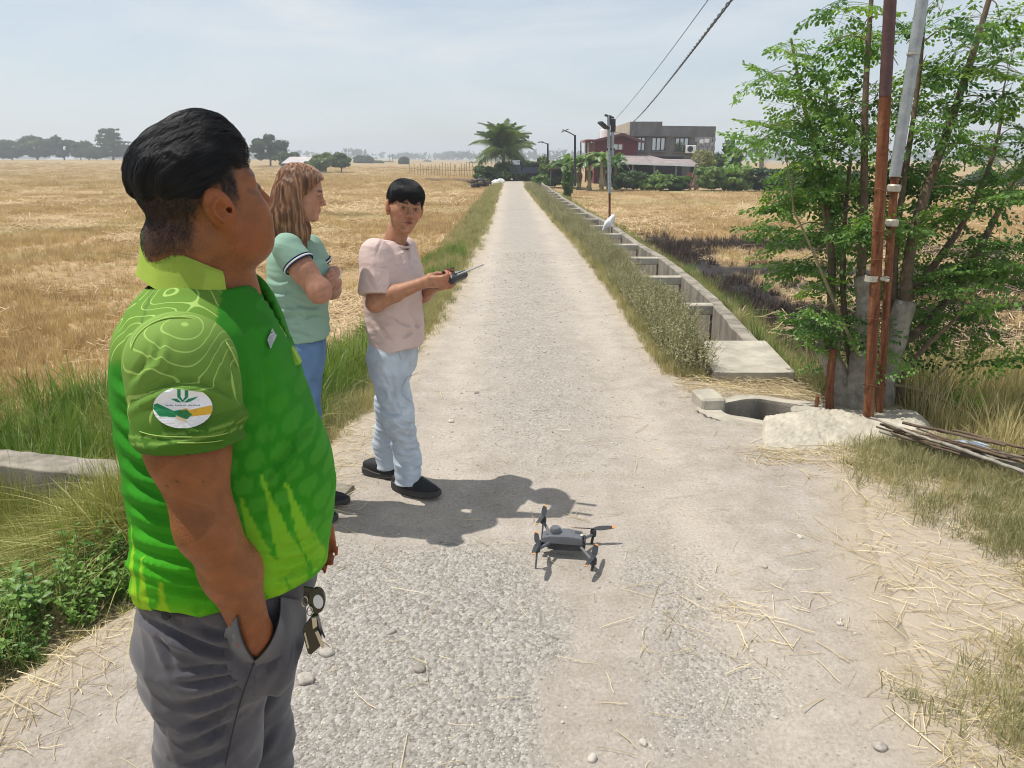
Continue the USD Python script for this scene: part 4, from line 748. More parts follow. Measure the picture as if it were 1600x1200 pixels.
for pxs, r0, r1 in (([(1345, 430, 5.15), (1350, 300, 5.2), (1352, 160, 5.25), (1357, 60, 5.3), (1368, -80, 5.35)], .032, .012), ([(1415, 470, 5.1), (1440, 320, 5.2), (1482, 200, 5.3), (1515, 100, 5.35), (1545, 0, 5.4), (1565, -80, 5.4)], .042, .014),
                    ([(1292, 545, 5.1), (1300, 430, 5.3), (1290, 300, 5.5), (1262, 190, 5.6), (1243, 100, 5.65), (1236, 60, 5.65)], .032, .008), ([(1300, 430, 5.35), (1278, 260, 5.55), (1270, 200, 5.6)], .018, .008),
                    ([(1415, 470, 5.2), (1470, 400, 5.3), (1530, 300, 5.5), (1560, 210, 5.6), (1568, 140, 5.6)], .03, .008), ([(1400, 540, 5.2), (1470, 480, 5.35), (1540, 370, 5.4), (1590, 270, 5.5), (1640, 180, 5.5)], .034, .012),
                    ([(1400, 520, 5.2), (1425, 200, 5.35), (1437, 110, 5.4), (1446, 0, 5.4), (1450, -60, 5.4)], .028, .009), ([(1338, 600, 5.1), (1320, 500, 5.2), (1318, 380, 5.3), (1330, 240, 5.4)], .03, .01),
                    ([(1405, 620, 5.1), (1430, 560, 5.0), (1470, 520, 4.95), (1510, 480, 4.9)], .026, .008), ([(1370, 600, 5.1), (1440, 610, 5.0), (1500, 640, 4.9), (1560, 690, 4.8), (1610, 715, 4.75)], .016, .006),
                    ([(1345, 560, 5.0), (1290, 440, 4.95), (1255, 360, 4.95), (1240, 330, 4.95)], .016, .005), ([(1410, 640, 5.0), (1425, 690, 4.9), (1430, 720, 4.9)], .022, .02), ([(1425, 665, 4.9), (1455, 600, 5.0), (1495, 560, 5.0)], .012, .006), ([(1395, 700, 4.85), (1385, 640, 4.95), (1372, 605, 5.0)], .012, .012)):
    STEMS.append(stem(pxs, r0, r1, BARKD if r0 > .025 else STEMG, 'branch'))
STP = np.vstack(STEMS)
CL = [(1200,118,22,6),(1235,82,20,5),(1262,112,25,7),(1290,72,20,5),(1215,196,30,8),(1250,182,30,10),(1188,205,14,4),(1270,150,25,6),(1320,18,25,6),(1345,60,30,8),(1325,100,30,7),(1375,62,22,6),(1350,150,30,8),(1308,172,30,8),(1402,40,20,5),
      (1470,18,30,6),(1503,48,35,7),(1562,30,25,6),(1590,62,20,5),(1485,92,25,6),(1540,82,35,9),(1585,112,28,8),(1455,112,28,8),(1430,130,22,6),(1300,226,40,13),(1350,216,38,12),(1420,172,33,9),(1452,205,36,11),(1502,158,33,9),(1562,172,32,9),(1597,205,22,7),(1530,232,36,10),
      (1400,262,40,13),(1460,282,42,14),(1580,255,26,7),(1250,272,33,11),(1228,312,32,10),(1282,312,42,16),(1332,292,42,16),(1238,362,28,8),(1268,402,33,10),(1312,372,42,16),(1350,352,36,13),(1422,352,42,16),(1482,342,42,15),(1542,312,36,10),(1592,302,26,8),
      (1442,422,42,16),(1502,412,42,14),(1562,392,36,11),(1302,452,36,12),(1278,502,26,7),(1322,512,30,9),(1422,482,36,11),(1482,472,36,10),(1532,482,30,7),(1592,442,26,6),(1442,542,26,6),(1385,452,22,5),(1540,545,26,5),(1490,612,14,2),(1520,632,16,3),(1575,652,24,5),(1562,690,16,3),(1402,560,22,4),(1422,612,18,2),(1545,425,30,7),(1300,560,18,3)]
rt = np.random.default_rng(11); fl = []; twig = []
for (px, py, rad, n) in CL:
    Yc = rt.uniform(4.95, 5.75) if py < 500 else rt.uniform(4.85, 5.3); c = at(px, py, Yc); near = STP[np.argmin(np.linalg.norm(STP - c, axis=1))]; out = nrm((c - near) * A(1, 1, .3) + A(1e-3, 0, 0))
    twig.append(tube(spline([near, (near + c) / 2 + A(0, 0, .05), c], 5), [.006, .005, .004, .003, .002], 4, cap=False))
    n = max(2, int(n * (.50 if py < 240 else .66)))
    for k in range(n):
        p = c + A(rt.normal(0, 1), rt.normal(0, 1) * 1.3, rt.normal(0, .8)) * rad / 235 * .55
        d = nrm(out * .7 + A(rt.normal(0, .75), rt.normal(0, .75), 0)); yaw = math.atan2(d[1], d[0]); pit_ = rt.normal(.18, .35) + (.5 if py > 560 else 0)
        s = rt.uniform(.62, 1.05) * (1 if py < 560 else .7); m = FR[rt.integers(0, 6)]; R = rot(rt.normal(0, .3), pit_, yaw); st = p - R @ A(.21 * s, 0, 0)
        twig.append(tube([c, (c + st) / 2 + A(0, 0, .01), st], .0018, 3, cap=False))
        fl.append((xf(m, R, st, s), L('moringa_young') if rt.random() < (.30 if py < 240 else .10) else L('moringa_leaf')))
rt.shuffle(fl)
tree.part('twigs', cat(*twig), STEMG, kind='stuff')
for m, mt in fl[:300]: tree.part('frond', m, mt)
tree.part('foliage', cat(*[m for m, _ in fl[300:]]), L('moringa_leaf'), kind='stuff')
# cut branches lying along the foot of the tree
bp = Thing('branch_pile', at(1500, 700, 4.6), 'bundle of cut dry branches lying on the ground from the pole towards the right edge', 'branch pile')
rb = np.random.default_rng(8)
bl0, bl1, bl2 = gnd(1365, 668, .06), gnd(1480, 698, .05), gnd(1660, 742, .05)
for k in range(36):
    o = A(rb.normal(0, .05), rb.normal(0, .09), abs(rb.normal(0, .045))); q = A(rb.normal(0, .06), rb.normal(0, .08), 0)
    a, b_ = sorted(rb.uniform(0, 1, 2)); b_ = min(1, a + .35 + .4 * rb.random()); pts = spline([bl0, bl1, bl2], 40)[int(a * 39):int(b_ * 39) + 1]
    if len(pts) > 6: bp.part('stick', tube(pts + o + q * np.linspace(0, 1, len(pts))[:, None] + np.cumsum(rb.normal(0, .004, (len(pts), 3)), 0) * A(1, 1, .4), rb.uniform(.004, .010) * (1.9 if k < 2 else 1), 6), BARKD if rb.random() < .8 else BARK, smooth=True)
single('plastic_scrap', blob(gnd(1500, 697, .06), (.16, .07, .03), 71, .5, 3, 2.2), mat_plain('grey_plastic', (.36, .42, .5), .4), 'crumpled grey plastic scrap lying on the branch pile', 'litter', smooth=True)

def leaf_cards(c, r, n, ls, seed, lobes=26, flat=.75, hollow=.55, lobe_r=.36):
    """a crown of many small leaf faces gathered in uneven lobes"""
    g = np.random.default_rng(seed); d = g.normal(size=(lobes, 3)); d /= np.linalg.norm(d, axis=1, keepdims=True); lc = d * g.uniform(hollow, .95, (lobes, 1)); lc[:, 2] = lc[:, 2] * .9
    lr = lobe_r * g.uniform(.6, 1.25, lobes); w = lr ** 2 / (lr ** 2).sum(); k = g.choice(lobes, n, p=w); q = g.normal(size=(n, 3)); q /= np.linalg.norm(q, axis=1, keepdims=True)
    p = lc[k] + q * lr[k][:, None] * g.uniform(.55, 1.08, (n, 1)) * A(1, 1, flat); p = p * np.asarray(r)
    nm = q + g.normal(0, .5, (n, 3)); nm /= np.linalg.norm(nm, axis=1, keepdims=True); a = np.cross(nm, g.normal(size=(n, 3))); a /= np.linalg.norm(a, axis=1, keepdims=True); b = np.cross(nm, a); l = ls * g.uniform(.6, 1.3, (n, 1))
    v = np.stack([p - a * l, p + b * l * .5 , p + a * l, p - b * l * .5], 1).reshape(-1, 3) + np.asarray(c); i = np.arange(n)[:, None] * 4
    return v, np.vstack([i + [0, 1, 2], i + [0, 2, 3]])
mat_leaf('far_leaf', (0.035, 0.06, 0.025), (0.095, 0.125, 0.048), trans=.2, rough=.7, vscale=.35)
mat_leaf('mid_leaf', (0.045, 0.09, 0.025), (0.15, 0.20, 0.065), trans=.3, rough=.6, vscale=.6)
mat_leaf('shrub_leaf', (0.05, 0.11, 0.025), (0.19, 0.28, 0.075), trans=.32, rough=.55, vscale=.9)
mat_leaf('dark_leaf', (0.02, 0.048, 0.018), (0.07, 0.11, 0.04), trans=.2, rough=.6, vscale=.8)
def crown_tree(name, px, top, base, wpx, Y, label, leaf='far_leaf', n=2600, seed=1, group=None, trunk=True, category='tree', lobes=26, squash=1.0, ls=None, low=.18):
    t, b = at(px, top, Y), at(px, base, Y); b[2] = min(b[2], float(ground_z(b[0], Y)) + .0) if name != 'x' else b[2]
    W = wpx / FPX * Y; H = t[2] - b[2]; th = Thing(name, b, label, category, group)
    cz = b[2] + H * (low + 1) / 2; rz = H * (1 - low) / 2
    if trunk:
        th.part('trunk', tube(spline([b - A(0, 0, .3), b + A(.02 * W, 0, H * .25), b + A(-.03 * W, 0, H * .6)], 6), np.linspace(.035, .015, 6) * H, 8), BARKD, smooth=True)
    th.part('crown' if trunk else 'foliage', leaf_cards((b[0], Y, cz), (W / 2 / 1.16, W / 2.4, rz / 1.1), n, ls or max(.10, Y * .0019), seed, lobes), L(leaf)); return th
G1 = 'trees along the far left field edge'
for k, (px, top, base, w, lab) in enumerate(((18, 216, 247, 60, 'hazy broad tree at the far left end of the left treeline'), (58, 207, 247, 62, 'broadest rounded hazy tree in the left treeline'), (100, 212, 247, 40, 'round hazy tree next left of the small pointed one'), (126, 221, 248, 34, 'low hazy tree filling the gap of the left treeline'), (139, 214, 248, 20, 'small pointed hazy tree left of the tall layered tree'), (150, 228, 249, 44, 'low bushy trees at the foot of the layered tree'), (205, 226, 250, 40, 'low hazy tree right of the layered tree, partly behind the head'), (-40, 214, 247, 70, 'hazy tree just outside the left picture edge'))):
    crown_tree('far_tree', px, top, base, w, 235, lab, n=2600, seed=20 + k, group=G1, low=.02, ls=.55)
b = at(177, 249, 225); b[2] = float(ground_z(b[0], 225)); tp = at(177, 203, 225)
lt = Thing('layered_tree', b, 'tall dark tree with flat layered branches standing above the left treeline', 'tree', G1); H = tp[2] - b[2]
lt.part('trunk', tube([b, tp], [.35, .06], 8), BARKD); rr_ = np.random.default_rng(2); ms = []
for k in range(11):
    z = b[2] + H * (.16 + .82 * k / 10); wr_ = (4.9 - 2.2 * abs(k / 10 - .55)) * rr_.uniform(.75, 1.1) * (1 if k < 9 else .75)
    for j in range(5):
        a = j * 1.256 + rr_.uniform(0, 1); c = A(b[0] + math.cos(a) * wr_ * .55, 225 + math.sin(a) * wr_ * .55, z + rr_.normal(0, .2)); ms.append(leaf_cards(c, (wr_ * .55, wr_ * .5, .38), 60, .42, 500 + k * 7 + j, 8))
lt.part('crown', cat(*ms), L('far_leaf'))
crown_tree('round_tree', 422, 209, 257, 58, 165, 'large round tree with a dark trunk right of the big man\'s forehead', 'far_leaf', 4200, 41, low=.10, ls=.42)
crown_tree('bushy_tree', 450, 234, 260, 44, 150, 'lower bushy tree between the round tree and the hut', 'far_leaf', 2200, 42, low=.03, ls=.38)
for k, (px, top, w, Y, lab) in enumerate(((508, 234, 40, 118, 'bushy tree right beside the hut roof'), (533, 236, 36, 116, 'bushy tree with an uneven top right of the hut'), (497, 246, 46, 112, 'low spreading shrub in front of the hut'))):
    crown_tree('hut_tree', px, top, 268, w, Y, lab, 'mid_leaf', 2200, 50 + k, 'trees around the hut', low=.12, ls=.30)
for k, (px, top, base, w, Y, lab) in enumerate(((568, 243, 259, 34, 260, 'hazy low tree clump right of the hut trees'), (590, 252, 259, 20, 270, 'small hazy bush between the clump and the round tree'), (632, 246, 259, 16, 240, 'small round hazy tree standing alone above the young man'), (605, 253, 259, 26, 330, 'far hazy bush left of the lone round tree'), (650, 254, 259, 26, 380, 'pale far tree right of the lone round tree'), (668, 251, 259, 22, 420, 'pale far tree in the middle distance'), (690, 254, 259, 30, 420, 'pale far trees beyond the field fence'), (715, 255, 259, 30, 400, 'pale far trees left of the palm'), (738, 254, 260, 22, 330, 'pale far tree touching the palm'))):
    crown_tree('distant_tree', px, top, base, w, Y, lab, 'far_leaf', 700, 60 + k, 'distant trees on the horizon', low=.0, ls=.8)
hb = at(480, 262, 125); hut = Thing('hut', hb, 'small field hut with a pale tin roof behind the woman\'s head', 'hut')
ht, he, hw = at(478, 245, 125)[2], at(478, 255, 125)[2], 60 / FPX * 125
hut.part('roof', (np.array([(hb[0] - hw / 2, 122, he), (hb[0] + hw / 2, 122, he), (hb[0] + hw / 2.4, 125, ht), (hb[0] - hw / 2.4, 125, ht), (hb[0] - hw / 2, 128, he), (hb[0] + hw / 2, 128, he)]), np.array([[0, 1, 2], [0, 2, 3], [3, 2, 5], [3, 5, 4], [0, 3, 4], [1, 5, 2]])), mat_plain('hut_tin', (.46, .42, .41), .5, .2, .15, .8))
hut.part('wall', box((hb[0], 125.3, (he - .6) / 2), (hw * .8, 4.2, he + .5)), mat_plain('hut_board', (.17, .10, .07), .9))
for sx in (-1, 1): hut.part('post', box((hb[0] + sx * hw * .46, 122.3, (he - .5) / 2), (.15, .15, he + .5)), BARKD)
# line of faint hills of trees at the horizon (a mass nobody could count)
rh_ = np.random.default_rng(9); ms = []
for k in range(90):
    a = rh_.uniform(-.85, .85); Y = rh_.uniform(650, 900); ms.append(leaf_cards((a * Y, Y, .5 + 4), (rh_.uniform(14, 30), 10, rh_.uniform(3.5, 6.5)), 60, 3.0, 700 + k, 10))
single('distant_woodland', cat(*ms), L('far_leaf'), 'faint low line of far woodland along the horizon', kind='stuff')

# coconut palm at the road end
def palm_frond(seed, L_=3.0, droop=.5):
    r = np.random.default_rng(seed); t = np.linspace(0, 1, 12); rach = np.stack([t * L_ * .92, 0 * t, L_ * (.55 * t - droop * 1.25 * t ** 2.2)], 1); ms = [tube(rach, np.linspace(.035, .008, 12), 4, cap=False)]; V, F = [], []; o = 0
    for i in range(34):
        u = .14 + .86 * i / 33; q = A(*[np.interp(u, t, rach[:, k]) for k in range(3)]); l = L_ * .30 * (math.sin(math.pi * min(1, u * .8 + .18)) ** .7) * r.uniform(.85, 1.1)
        for s in (-1, 1):
            d = nrm(A(.55, s * .85, -.28 - .25 * r.random())); e1 = q + d * l * .55; e2 = q + d * l + A(0, 0, -.28 * l); w = A(1, 0, 0) * .035 * L_ / 3
            V += [q - w, q + w, e1 + w, e1 - w, e2]; F += [[o, o + 1, o + 2], [o, o + 2, o + 3], [o + 3, o + 2, o + 4]]; o += 5
    ms.append((np.array(V), np.array(F))); return cat(*ms)
mat_leaf('palm_leaf', (0.06, 0.115, 0.035), (0.20, 0.25, 0.085), trans=.25, rough=.45, vscale=.7)
def palm(px, top, crown, base, Y, Lf, n, seed, label, droop=(.35, .8)):
    b = at(px, base, Y); b[2] = float(ground_z(b[0], Y)) - .1; c = at(px, crown, Y); th = Thing('coconut_palm', b, label, 'palm tree'); r = np.random.default_rng(seed)
    th.part('trunk', tube(spline([b, (b + c) / 2 + A(.1, 0, 0), c], 8), np.linspace(.22, .13, 8), 10), BARK, smooth=True)
    for k in range(n):
        el = r.uniform(.45, 1.65) if k > n * .42 else r.uniform(-.7, .5); m = palm_frond(seed * 50 + k, Lf * r.uniform(.8, 1.1), r.uniform(*droop)); th.part('frond', xf(m, rot(r.normal(0, .35), -el * .8, k * 2.4 + r.normal(0, .3)), c + A(0, 0, r.uniform(-.25, .25))), L('palm_leaf'))
    return th
palm(785, 190, 236, 286, 63, 3.0, 46, 3, 'young coconut palm with a wide feathery crown at the far end of the road')
palm(1188, 205, 232, 290, 60, 1.9, 12, 4, 'ragged palm behind the hedge left of the near tree', (.5, 1.0))
palm(1545, 200, 250, 290, 70, 2.2, 12, 5, 'palm half hidden behind the right part of the near tree')
# shrubs and hedge in front of the houses
SH = [(760, 256, 291, 44, 61, 'dusty shrub at the left foot of the coconut palm', 'mid_leaf'), (785, 250, 288, 60, 62, 'green shrub mass under the coconut palm', 'mid_leaf'), (818, 246, 286, 40, 66, 'leafy bush right of the coconut palm trunk', 'shrub_leaf'), (842, 243, 290, 48, 64, 'bush behind the smaller street lamp', 'mid_leaf'), (872, 242, 294, 60, 58, 'bush between the two street lamps', 'mid_leaf'), (845, 270, 291, 26, 56, 'low bush at the foot of the smaller street lamp', 'shrub_leaf'),
      (887, 262, 314, 15, 43, 'narrow green bush standing at the roadside left of the bananas', 'shrub_leaf'), (982, 262, 298, 60, 53, 'low hedge bush right of the service post', 'dark_leaf'), (1018, 271, 299, 62, 53, 'low bush in front of the dark carport', 'shrub_leaf'), (1052, 272, 299, 56, 53, 'low bush before the right end of the carport', 'shrub_leaf'), (1025, 268, 298, 18, 54, 'yellowish bush rising in front of the carport', 'shrub_leaf'),
      (1110, 258, 300, 60, 52, 'rounded hedge bush right of the bare thin tree', 'shrub_leaf'), (1150, 256, 301, 66, 52, 'broad hedge bush below the dark drooping tree', 'shrub_leaf'), (1190, 260, 302, 64, 52, 'dark hedge bush left of the near tree', 'dark_leaf'), (1222, 258, 302, 50, 54, 'hedge bush behind the left leaves of the near tree', 'mid_leaf'), (1265, 258, 304, 56, 56, 'hedge bush behind the near tree', 'mid_leaf'), (1320, 262, 304, 60, 60, 'hedge bush seen between the near tree stems', 'mid_leaf'), (1455, 262, 306, 70, 62, 'bush seen right of the poles beyond the field', 'mid_leaf'), (1530, 258, 308, 70, 62, 'bush beyond the right field', 'mid_leaf'), (1590, 255, 309, 60, 62, 'bush at the right picture edge beyond the field', 'mid_leaf')]
for k, (px, top, base, w, Y, lab, lf) in enumerate(SH): crown_tree('shrub', px, top, base, w, Y, lab, lf, 2400 if w > 25 else 900, 80 + k, 'shrubs and hedge along the far field edge', trunk=False, category='shrub', lobes=34, low=.0, ls=.17)
crown_tree('drooping_tree', 1133, 214, 300, 52, 66, 'dark dense tree with drooping leaves right of the grey house', 'dark_leaf', 3200, 120, low=.1, ls=.26)
crown_tree('dense_tree', 1582, 262, 308, 80, 75, 'dense tree beyond the right field at the picture edge', 'mid_leaf', 2200, 121, low=.0, ls=.2)
# bare thin tree before the carport
bt = at(1083, 298, 53.5); tt = Thing('bare_tree', bt, 'small nearly leafless tree with pale upright stems before the carport', 'tree'); rq = np.random.default_rng(14); ends = []
for k in range(7):
    e = at(1083 + rq.uniform(-22, 26), rq.uniform(238, 262), 53.5 + rq.uniform(-.6, .6)); s_ = bt + A(rq.normal(0, .15), rq.normal(0, .15), -.1); p = spline([s_, (s_ + e) / 2 + A(rq.normal(0, .12), 0, -.1), e], 8); tt.part('stem', tube(p, np.linspace(.045, .014, 8), 5), BARK); ends.append(e)
tt.part('foliage', cat(*[leaf_cards(e, (.75, .6, .38), 110, .11, 800 + k, 8) for k, e in enumerate(ends)]), mat_leaf('thin_leaf', (0.16, .17, .07), (.28, .28, .13), vscale=1.0) or L('thin_leaf'))
# banana plants
def banana_leaf(seed, L_, W_, droop):
    r = np.random.default_rng(seed); t = np.linspace(0, 1, 10); mid = np.stack([L_ * np.sin(t * (1 - .1)) * .9, 0 * t, L_ * (.75 * t - droop * t ** 2)], 1); w = W_ * np.sin(np.pi * np.clip(t * .93 + .05, 0, 1)) ** .6; P = []
    for i in range(10): P.append([mid[i] + A(0, s * w[i] / 2, -abs(s) * w[i] * .16 + r.normal(0, .015)) for s in (-1, -.5, 0, .5, 1)])
    P = np.array(P); return grid_mesh(P[..., 0], P[..., 1], P[..., 2])
mat_leaf('banana_leaf', (0.055, 0.12, 0.03), (0.17, 0.26, 0.075), trans=.3, rough=.4, vscale=.8); mat_leaf('dead_leaf', (0.14, .095, .05), (.27, .20, .12), trans=.1, rough=.8)
BN = [(882, 264, 296, 56, 'lowest banana plant at the left end of the row'), (951, 262, 298, 55, 'banana plant between the dead leaved one and the service post'), (905, 262, 297, 54, 'banana plant directly behind the taller street lamp'), (921, 258, 297, 52.5, 'banana plant left of the one with dead leaves'), (940, 252, 298, 51, 'banana plant with dead brown leaves hanging on its stem left of the service post'), (962, 258, 298, 54, 'banana plant right behind the service post'), (893, 256, 296, 58, 'banana plant with one big dark leaf at the left of the row')]
for k, (px, cy, base, Y, lab) in enumerate(BN):
    b = at(px, base, Y); b[2] = float(ground_z(b[0], Y)) - .05; c = at(px, cy, Y); th = Thing('banana_plant', b, lab, 'banana plant', 'banana plants in front of the red house'); r = np.random.default_rng(60 + k)
    th.part('stem', tube([b, (b + c) / 2, c], [.16, .13, .08], 10), mat_plain('banana_stem', (.23, .2, .1), .7) if k == 0 else L('banana_stem'), smooth=True)
    for j in range(15): th.part('leaf', xf(banana_leaf(k * 40 + j, r.uniform(1.3, 2.0), r.uniform(.40, .56), r.uniform(.55, 1.15)), rot(0, r.uniform(-.75, .1), j * 2.4 + r.normal(0, .2)), c), L('banana_leaf'))
    for j in range(7 if k == 2 else 3): th.part('dead_leaf', xf(banana_leaf(k * 90 + j, r.uniform(.8, 1.2), .25, 1.9), rot(0, .75, j * 1.1 + r.normal(0, .3)), c - A(0, 0, .3)), L('dead_leaf'))

# rubbish, truck and field fence at the far end of the road
rp_ = np.random.default_rng(17); rub = Thing('rubbish_heap', at(747, 288, 58), 'dark heap of rubbish beside the road left of the white sacks', 'rubbish heap')
for k in range(16): rub.part('scrap', blob(at(rp_.uniform(737, 762), rp_.uniform(281, 290), 58 + rp_.uniform(-.8, .8)), rp_.uniform(.15, .42, 3) * A(1, 1, .6), 300 + k, .5, 2), DARKMETAL if k % 3 else L('dark_bark'), smooth=True)
for k, (px, py, s, lab) in enumerate(((774, 286, .30, 'left white sack dumped at the end of the road'), (782, 285, .36, 'taller white sack dumped at the end of the road'), (778, 289, .25, 'small white sack lying in front of the other two'))):
    single('white_sack', blob(at(px, py, 57 - k * .3), (s, s * .8, s * .75), 330 + k, .3, 3), SACK, lab, 'sack', smooth=True, group='white sacks dumped at the road end')
tb = at(816, 284, 62); tk = Thing('parked_truck', tb, 'dark blue small truck parked under the trees at the road end', 'truck'); TBLUE = mat_plain('truck_blue', (.03, .04, .07), .4); X0 = tb[0]
Zr = -.1
tk.part('cab', cat(box((X0 - .55, 62, Zr + .95), (1.0, 1.5, .8), bev=.08), box((X0 - .5, 62.05, Zr + 1.5), (.8, 1.35, .5), bev=.12)), TBLUE); tk.part('windscreen', box((X0 - .5, 61.3, Zr + 1.52), (.62, .04, .34)), GLASS); tk.part('bed', box((X0 + .65, 62, Zr + .9), (1.3, 1.5, .5), bev=.04), TBLUE); tk.part('roof_rack', box((X0 + .4, 62, Zr + 1.55), (1.5, 1.5, .06)), TBLUE)
for sx in (-.5, .7):
    for sy in (-.7, .7): tk.part('wheel', xf(lathe([(0, -.09), (.24, -.09), (.3, -.05), (.3, .05), (.24, .09), (0, .09)], 16), rot(math.pi / 2), (X0 + sx, 62 + sy, Zr + .3)), BLACK, smooth=40)
for k in range(4): tk.part('rack_post', box((X0 + .1 + (k % 2) * 1.0, 61.4 + (k // 2) * 1.2, Zr + 1.3), (.05, .05, .5)), TBLUE)
fd = Thing('dark_shed', at(880, 285, 57), 'low dark open shed half hidden by bushes between the street lamps', 'shed'); f0 = at(880, 285, 57)
fd.part('wall', box((f0[0], 57.5, .35), (1.9, .1, 1.0)), SHADE); fd.part('roof', box((f0[0], 57.2, .95), (2.3, 1.2, .07), rx=-.12), TIN)
for sx in (-1, 1): fd.part('post', box((f0[0] + sx * .95, 56.9, .35), (.08, .08, 1.1)), L('grey_post'))
rf = np.random.default_rng(23); fence = Thing('field_fence', at(690, 268, 105), 'thin wooden post fence far out in the left field', 'fence')
prev = None
for k in range(26):
    px = 640 + 4.3 * k; Y = 105 - k * .9; b = at(px, 270, Y); b[2] = float(ground_z(b[0], Y)); h = rf.uniform(1.0, 1.7); tp = b + A(rf.normal(0, .06), 0, h); fence.part('post', tube([b - A(0, 0, .2), tp], .028, 5), BARKD)
    if prev is not None: fence.part('rail', tube([prev, b + A(0, 0, .75)], .018, 4), BARKD)
    prev = b + A(0, 0, .75)
bund = [at(665 + i * 8, 276 + i * .35, 78 - i) for i in range(11)]
for p in bund: p[2] = float(ground_z(p[0], p[1])) + .08
single('field_bund', tube(bund, .16, 6), mat_plain('dark_soil', (.12, .09, .06), .95), 'low dark earth bund crossing the left field', kind='structure')
pl = at(836, 190, 400)
for (px, top, lab) in ((609, 240, 'left of two faint far transmission masts'), (613, 241, 'right of two faint far transmission masts')):
    a, b_ = at(px, 259, 420), at(px, top, 420); single('far_mast', tube([a, b_], [.22, .12], 5), DARKMETAL, lab, 'mast')
from scipy.spatial import cKDTree
# ---------------------------------------------------------------- signed-distance modelling for people
def smin(a, b, k):
    h = np.clip(.5 + .5 * (b - a) / k, 0, 1); return b * (1 - h) + a * h - k * h * (1 - h)
def smax(a, b, k): return -smin(-a, -b, k)
def cone(p, a, b, ra, rb):
    a, b = np.asarray(a, float), np.asarray(b, float); d = b - a; t = np.clip((p - a) @ d / (d @ d + 1e-12), 0, 1)
    return np.linalg.norm(p - a - t[:, None] * d, axis=1) - (ra + (rb - ra) * t)
def chain(p, pts, rs, k=.02):
    d = None
    for i in range(len(pts) - 1):
        e = cone(p, pts[i], pts[i + 1], rs[i], rs[i + 1]); d = e if d is None else smin(d, e, k)
    return d
def ell(p, c, r, R=None):
    q = p - np.asarray(c, float)
    if R is not None: q = q @ R
    r = np.asarray(r, float); k0 = np.linalg.norm(q / r, axis=1); k1 = np.linalg.norm(q / (r * r), axis=1); return k0 * (k0 - 1) / np.maximum(k1, 1e-9)
def loft(p, zs, cx, cy, a, b, pw=2.2):
    """p in a local frame (forward, left, up); cross sections given at heights zs (ascending)"""
    z = np.clip(p[:, 2], zs[0], zs[-1]); A_, B_ = np.interp(z, zs, a), np.interp(z, zs, b); u, v = p[:, 0] - np.interp(z, zs, cx), p[:, 1] - np.interp(z, zs, cy)
    n = ((np.abs(u) / A_) ** pw + (np.abs(v) / B_) ** pw) ** (1 / pw); d = (n - 1) * np.minimum(A_, B_)
    o = np.maximum(np.maximum(zs[0] - p[:, 2], p[:, 2] - zs[-1]), -1); return np.where(o > 0, np.sqrt(np.maximum(d, 0) ** 2 + o ** 2), np.maximum(d, o))
def fine(zs, n, *cols):
    from scipy.interpolate import PchipInterpolator
    z = np.linspace(zs[0], zs[-1], n); return (z,) + tuple(PchipInterpolator(zs, c)(z) for c in cols)
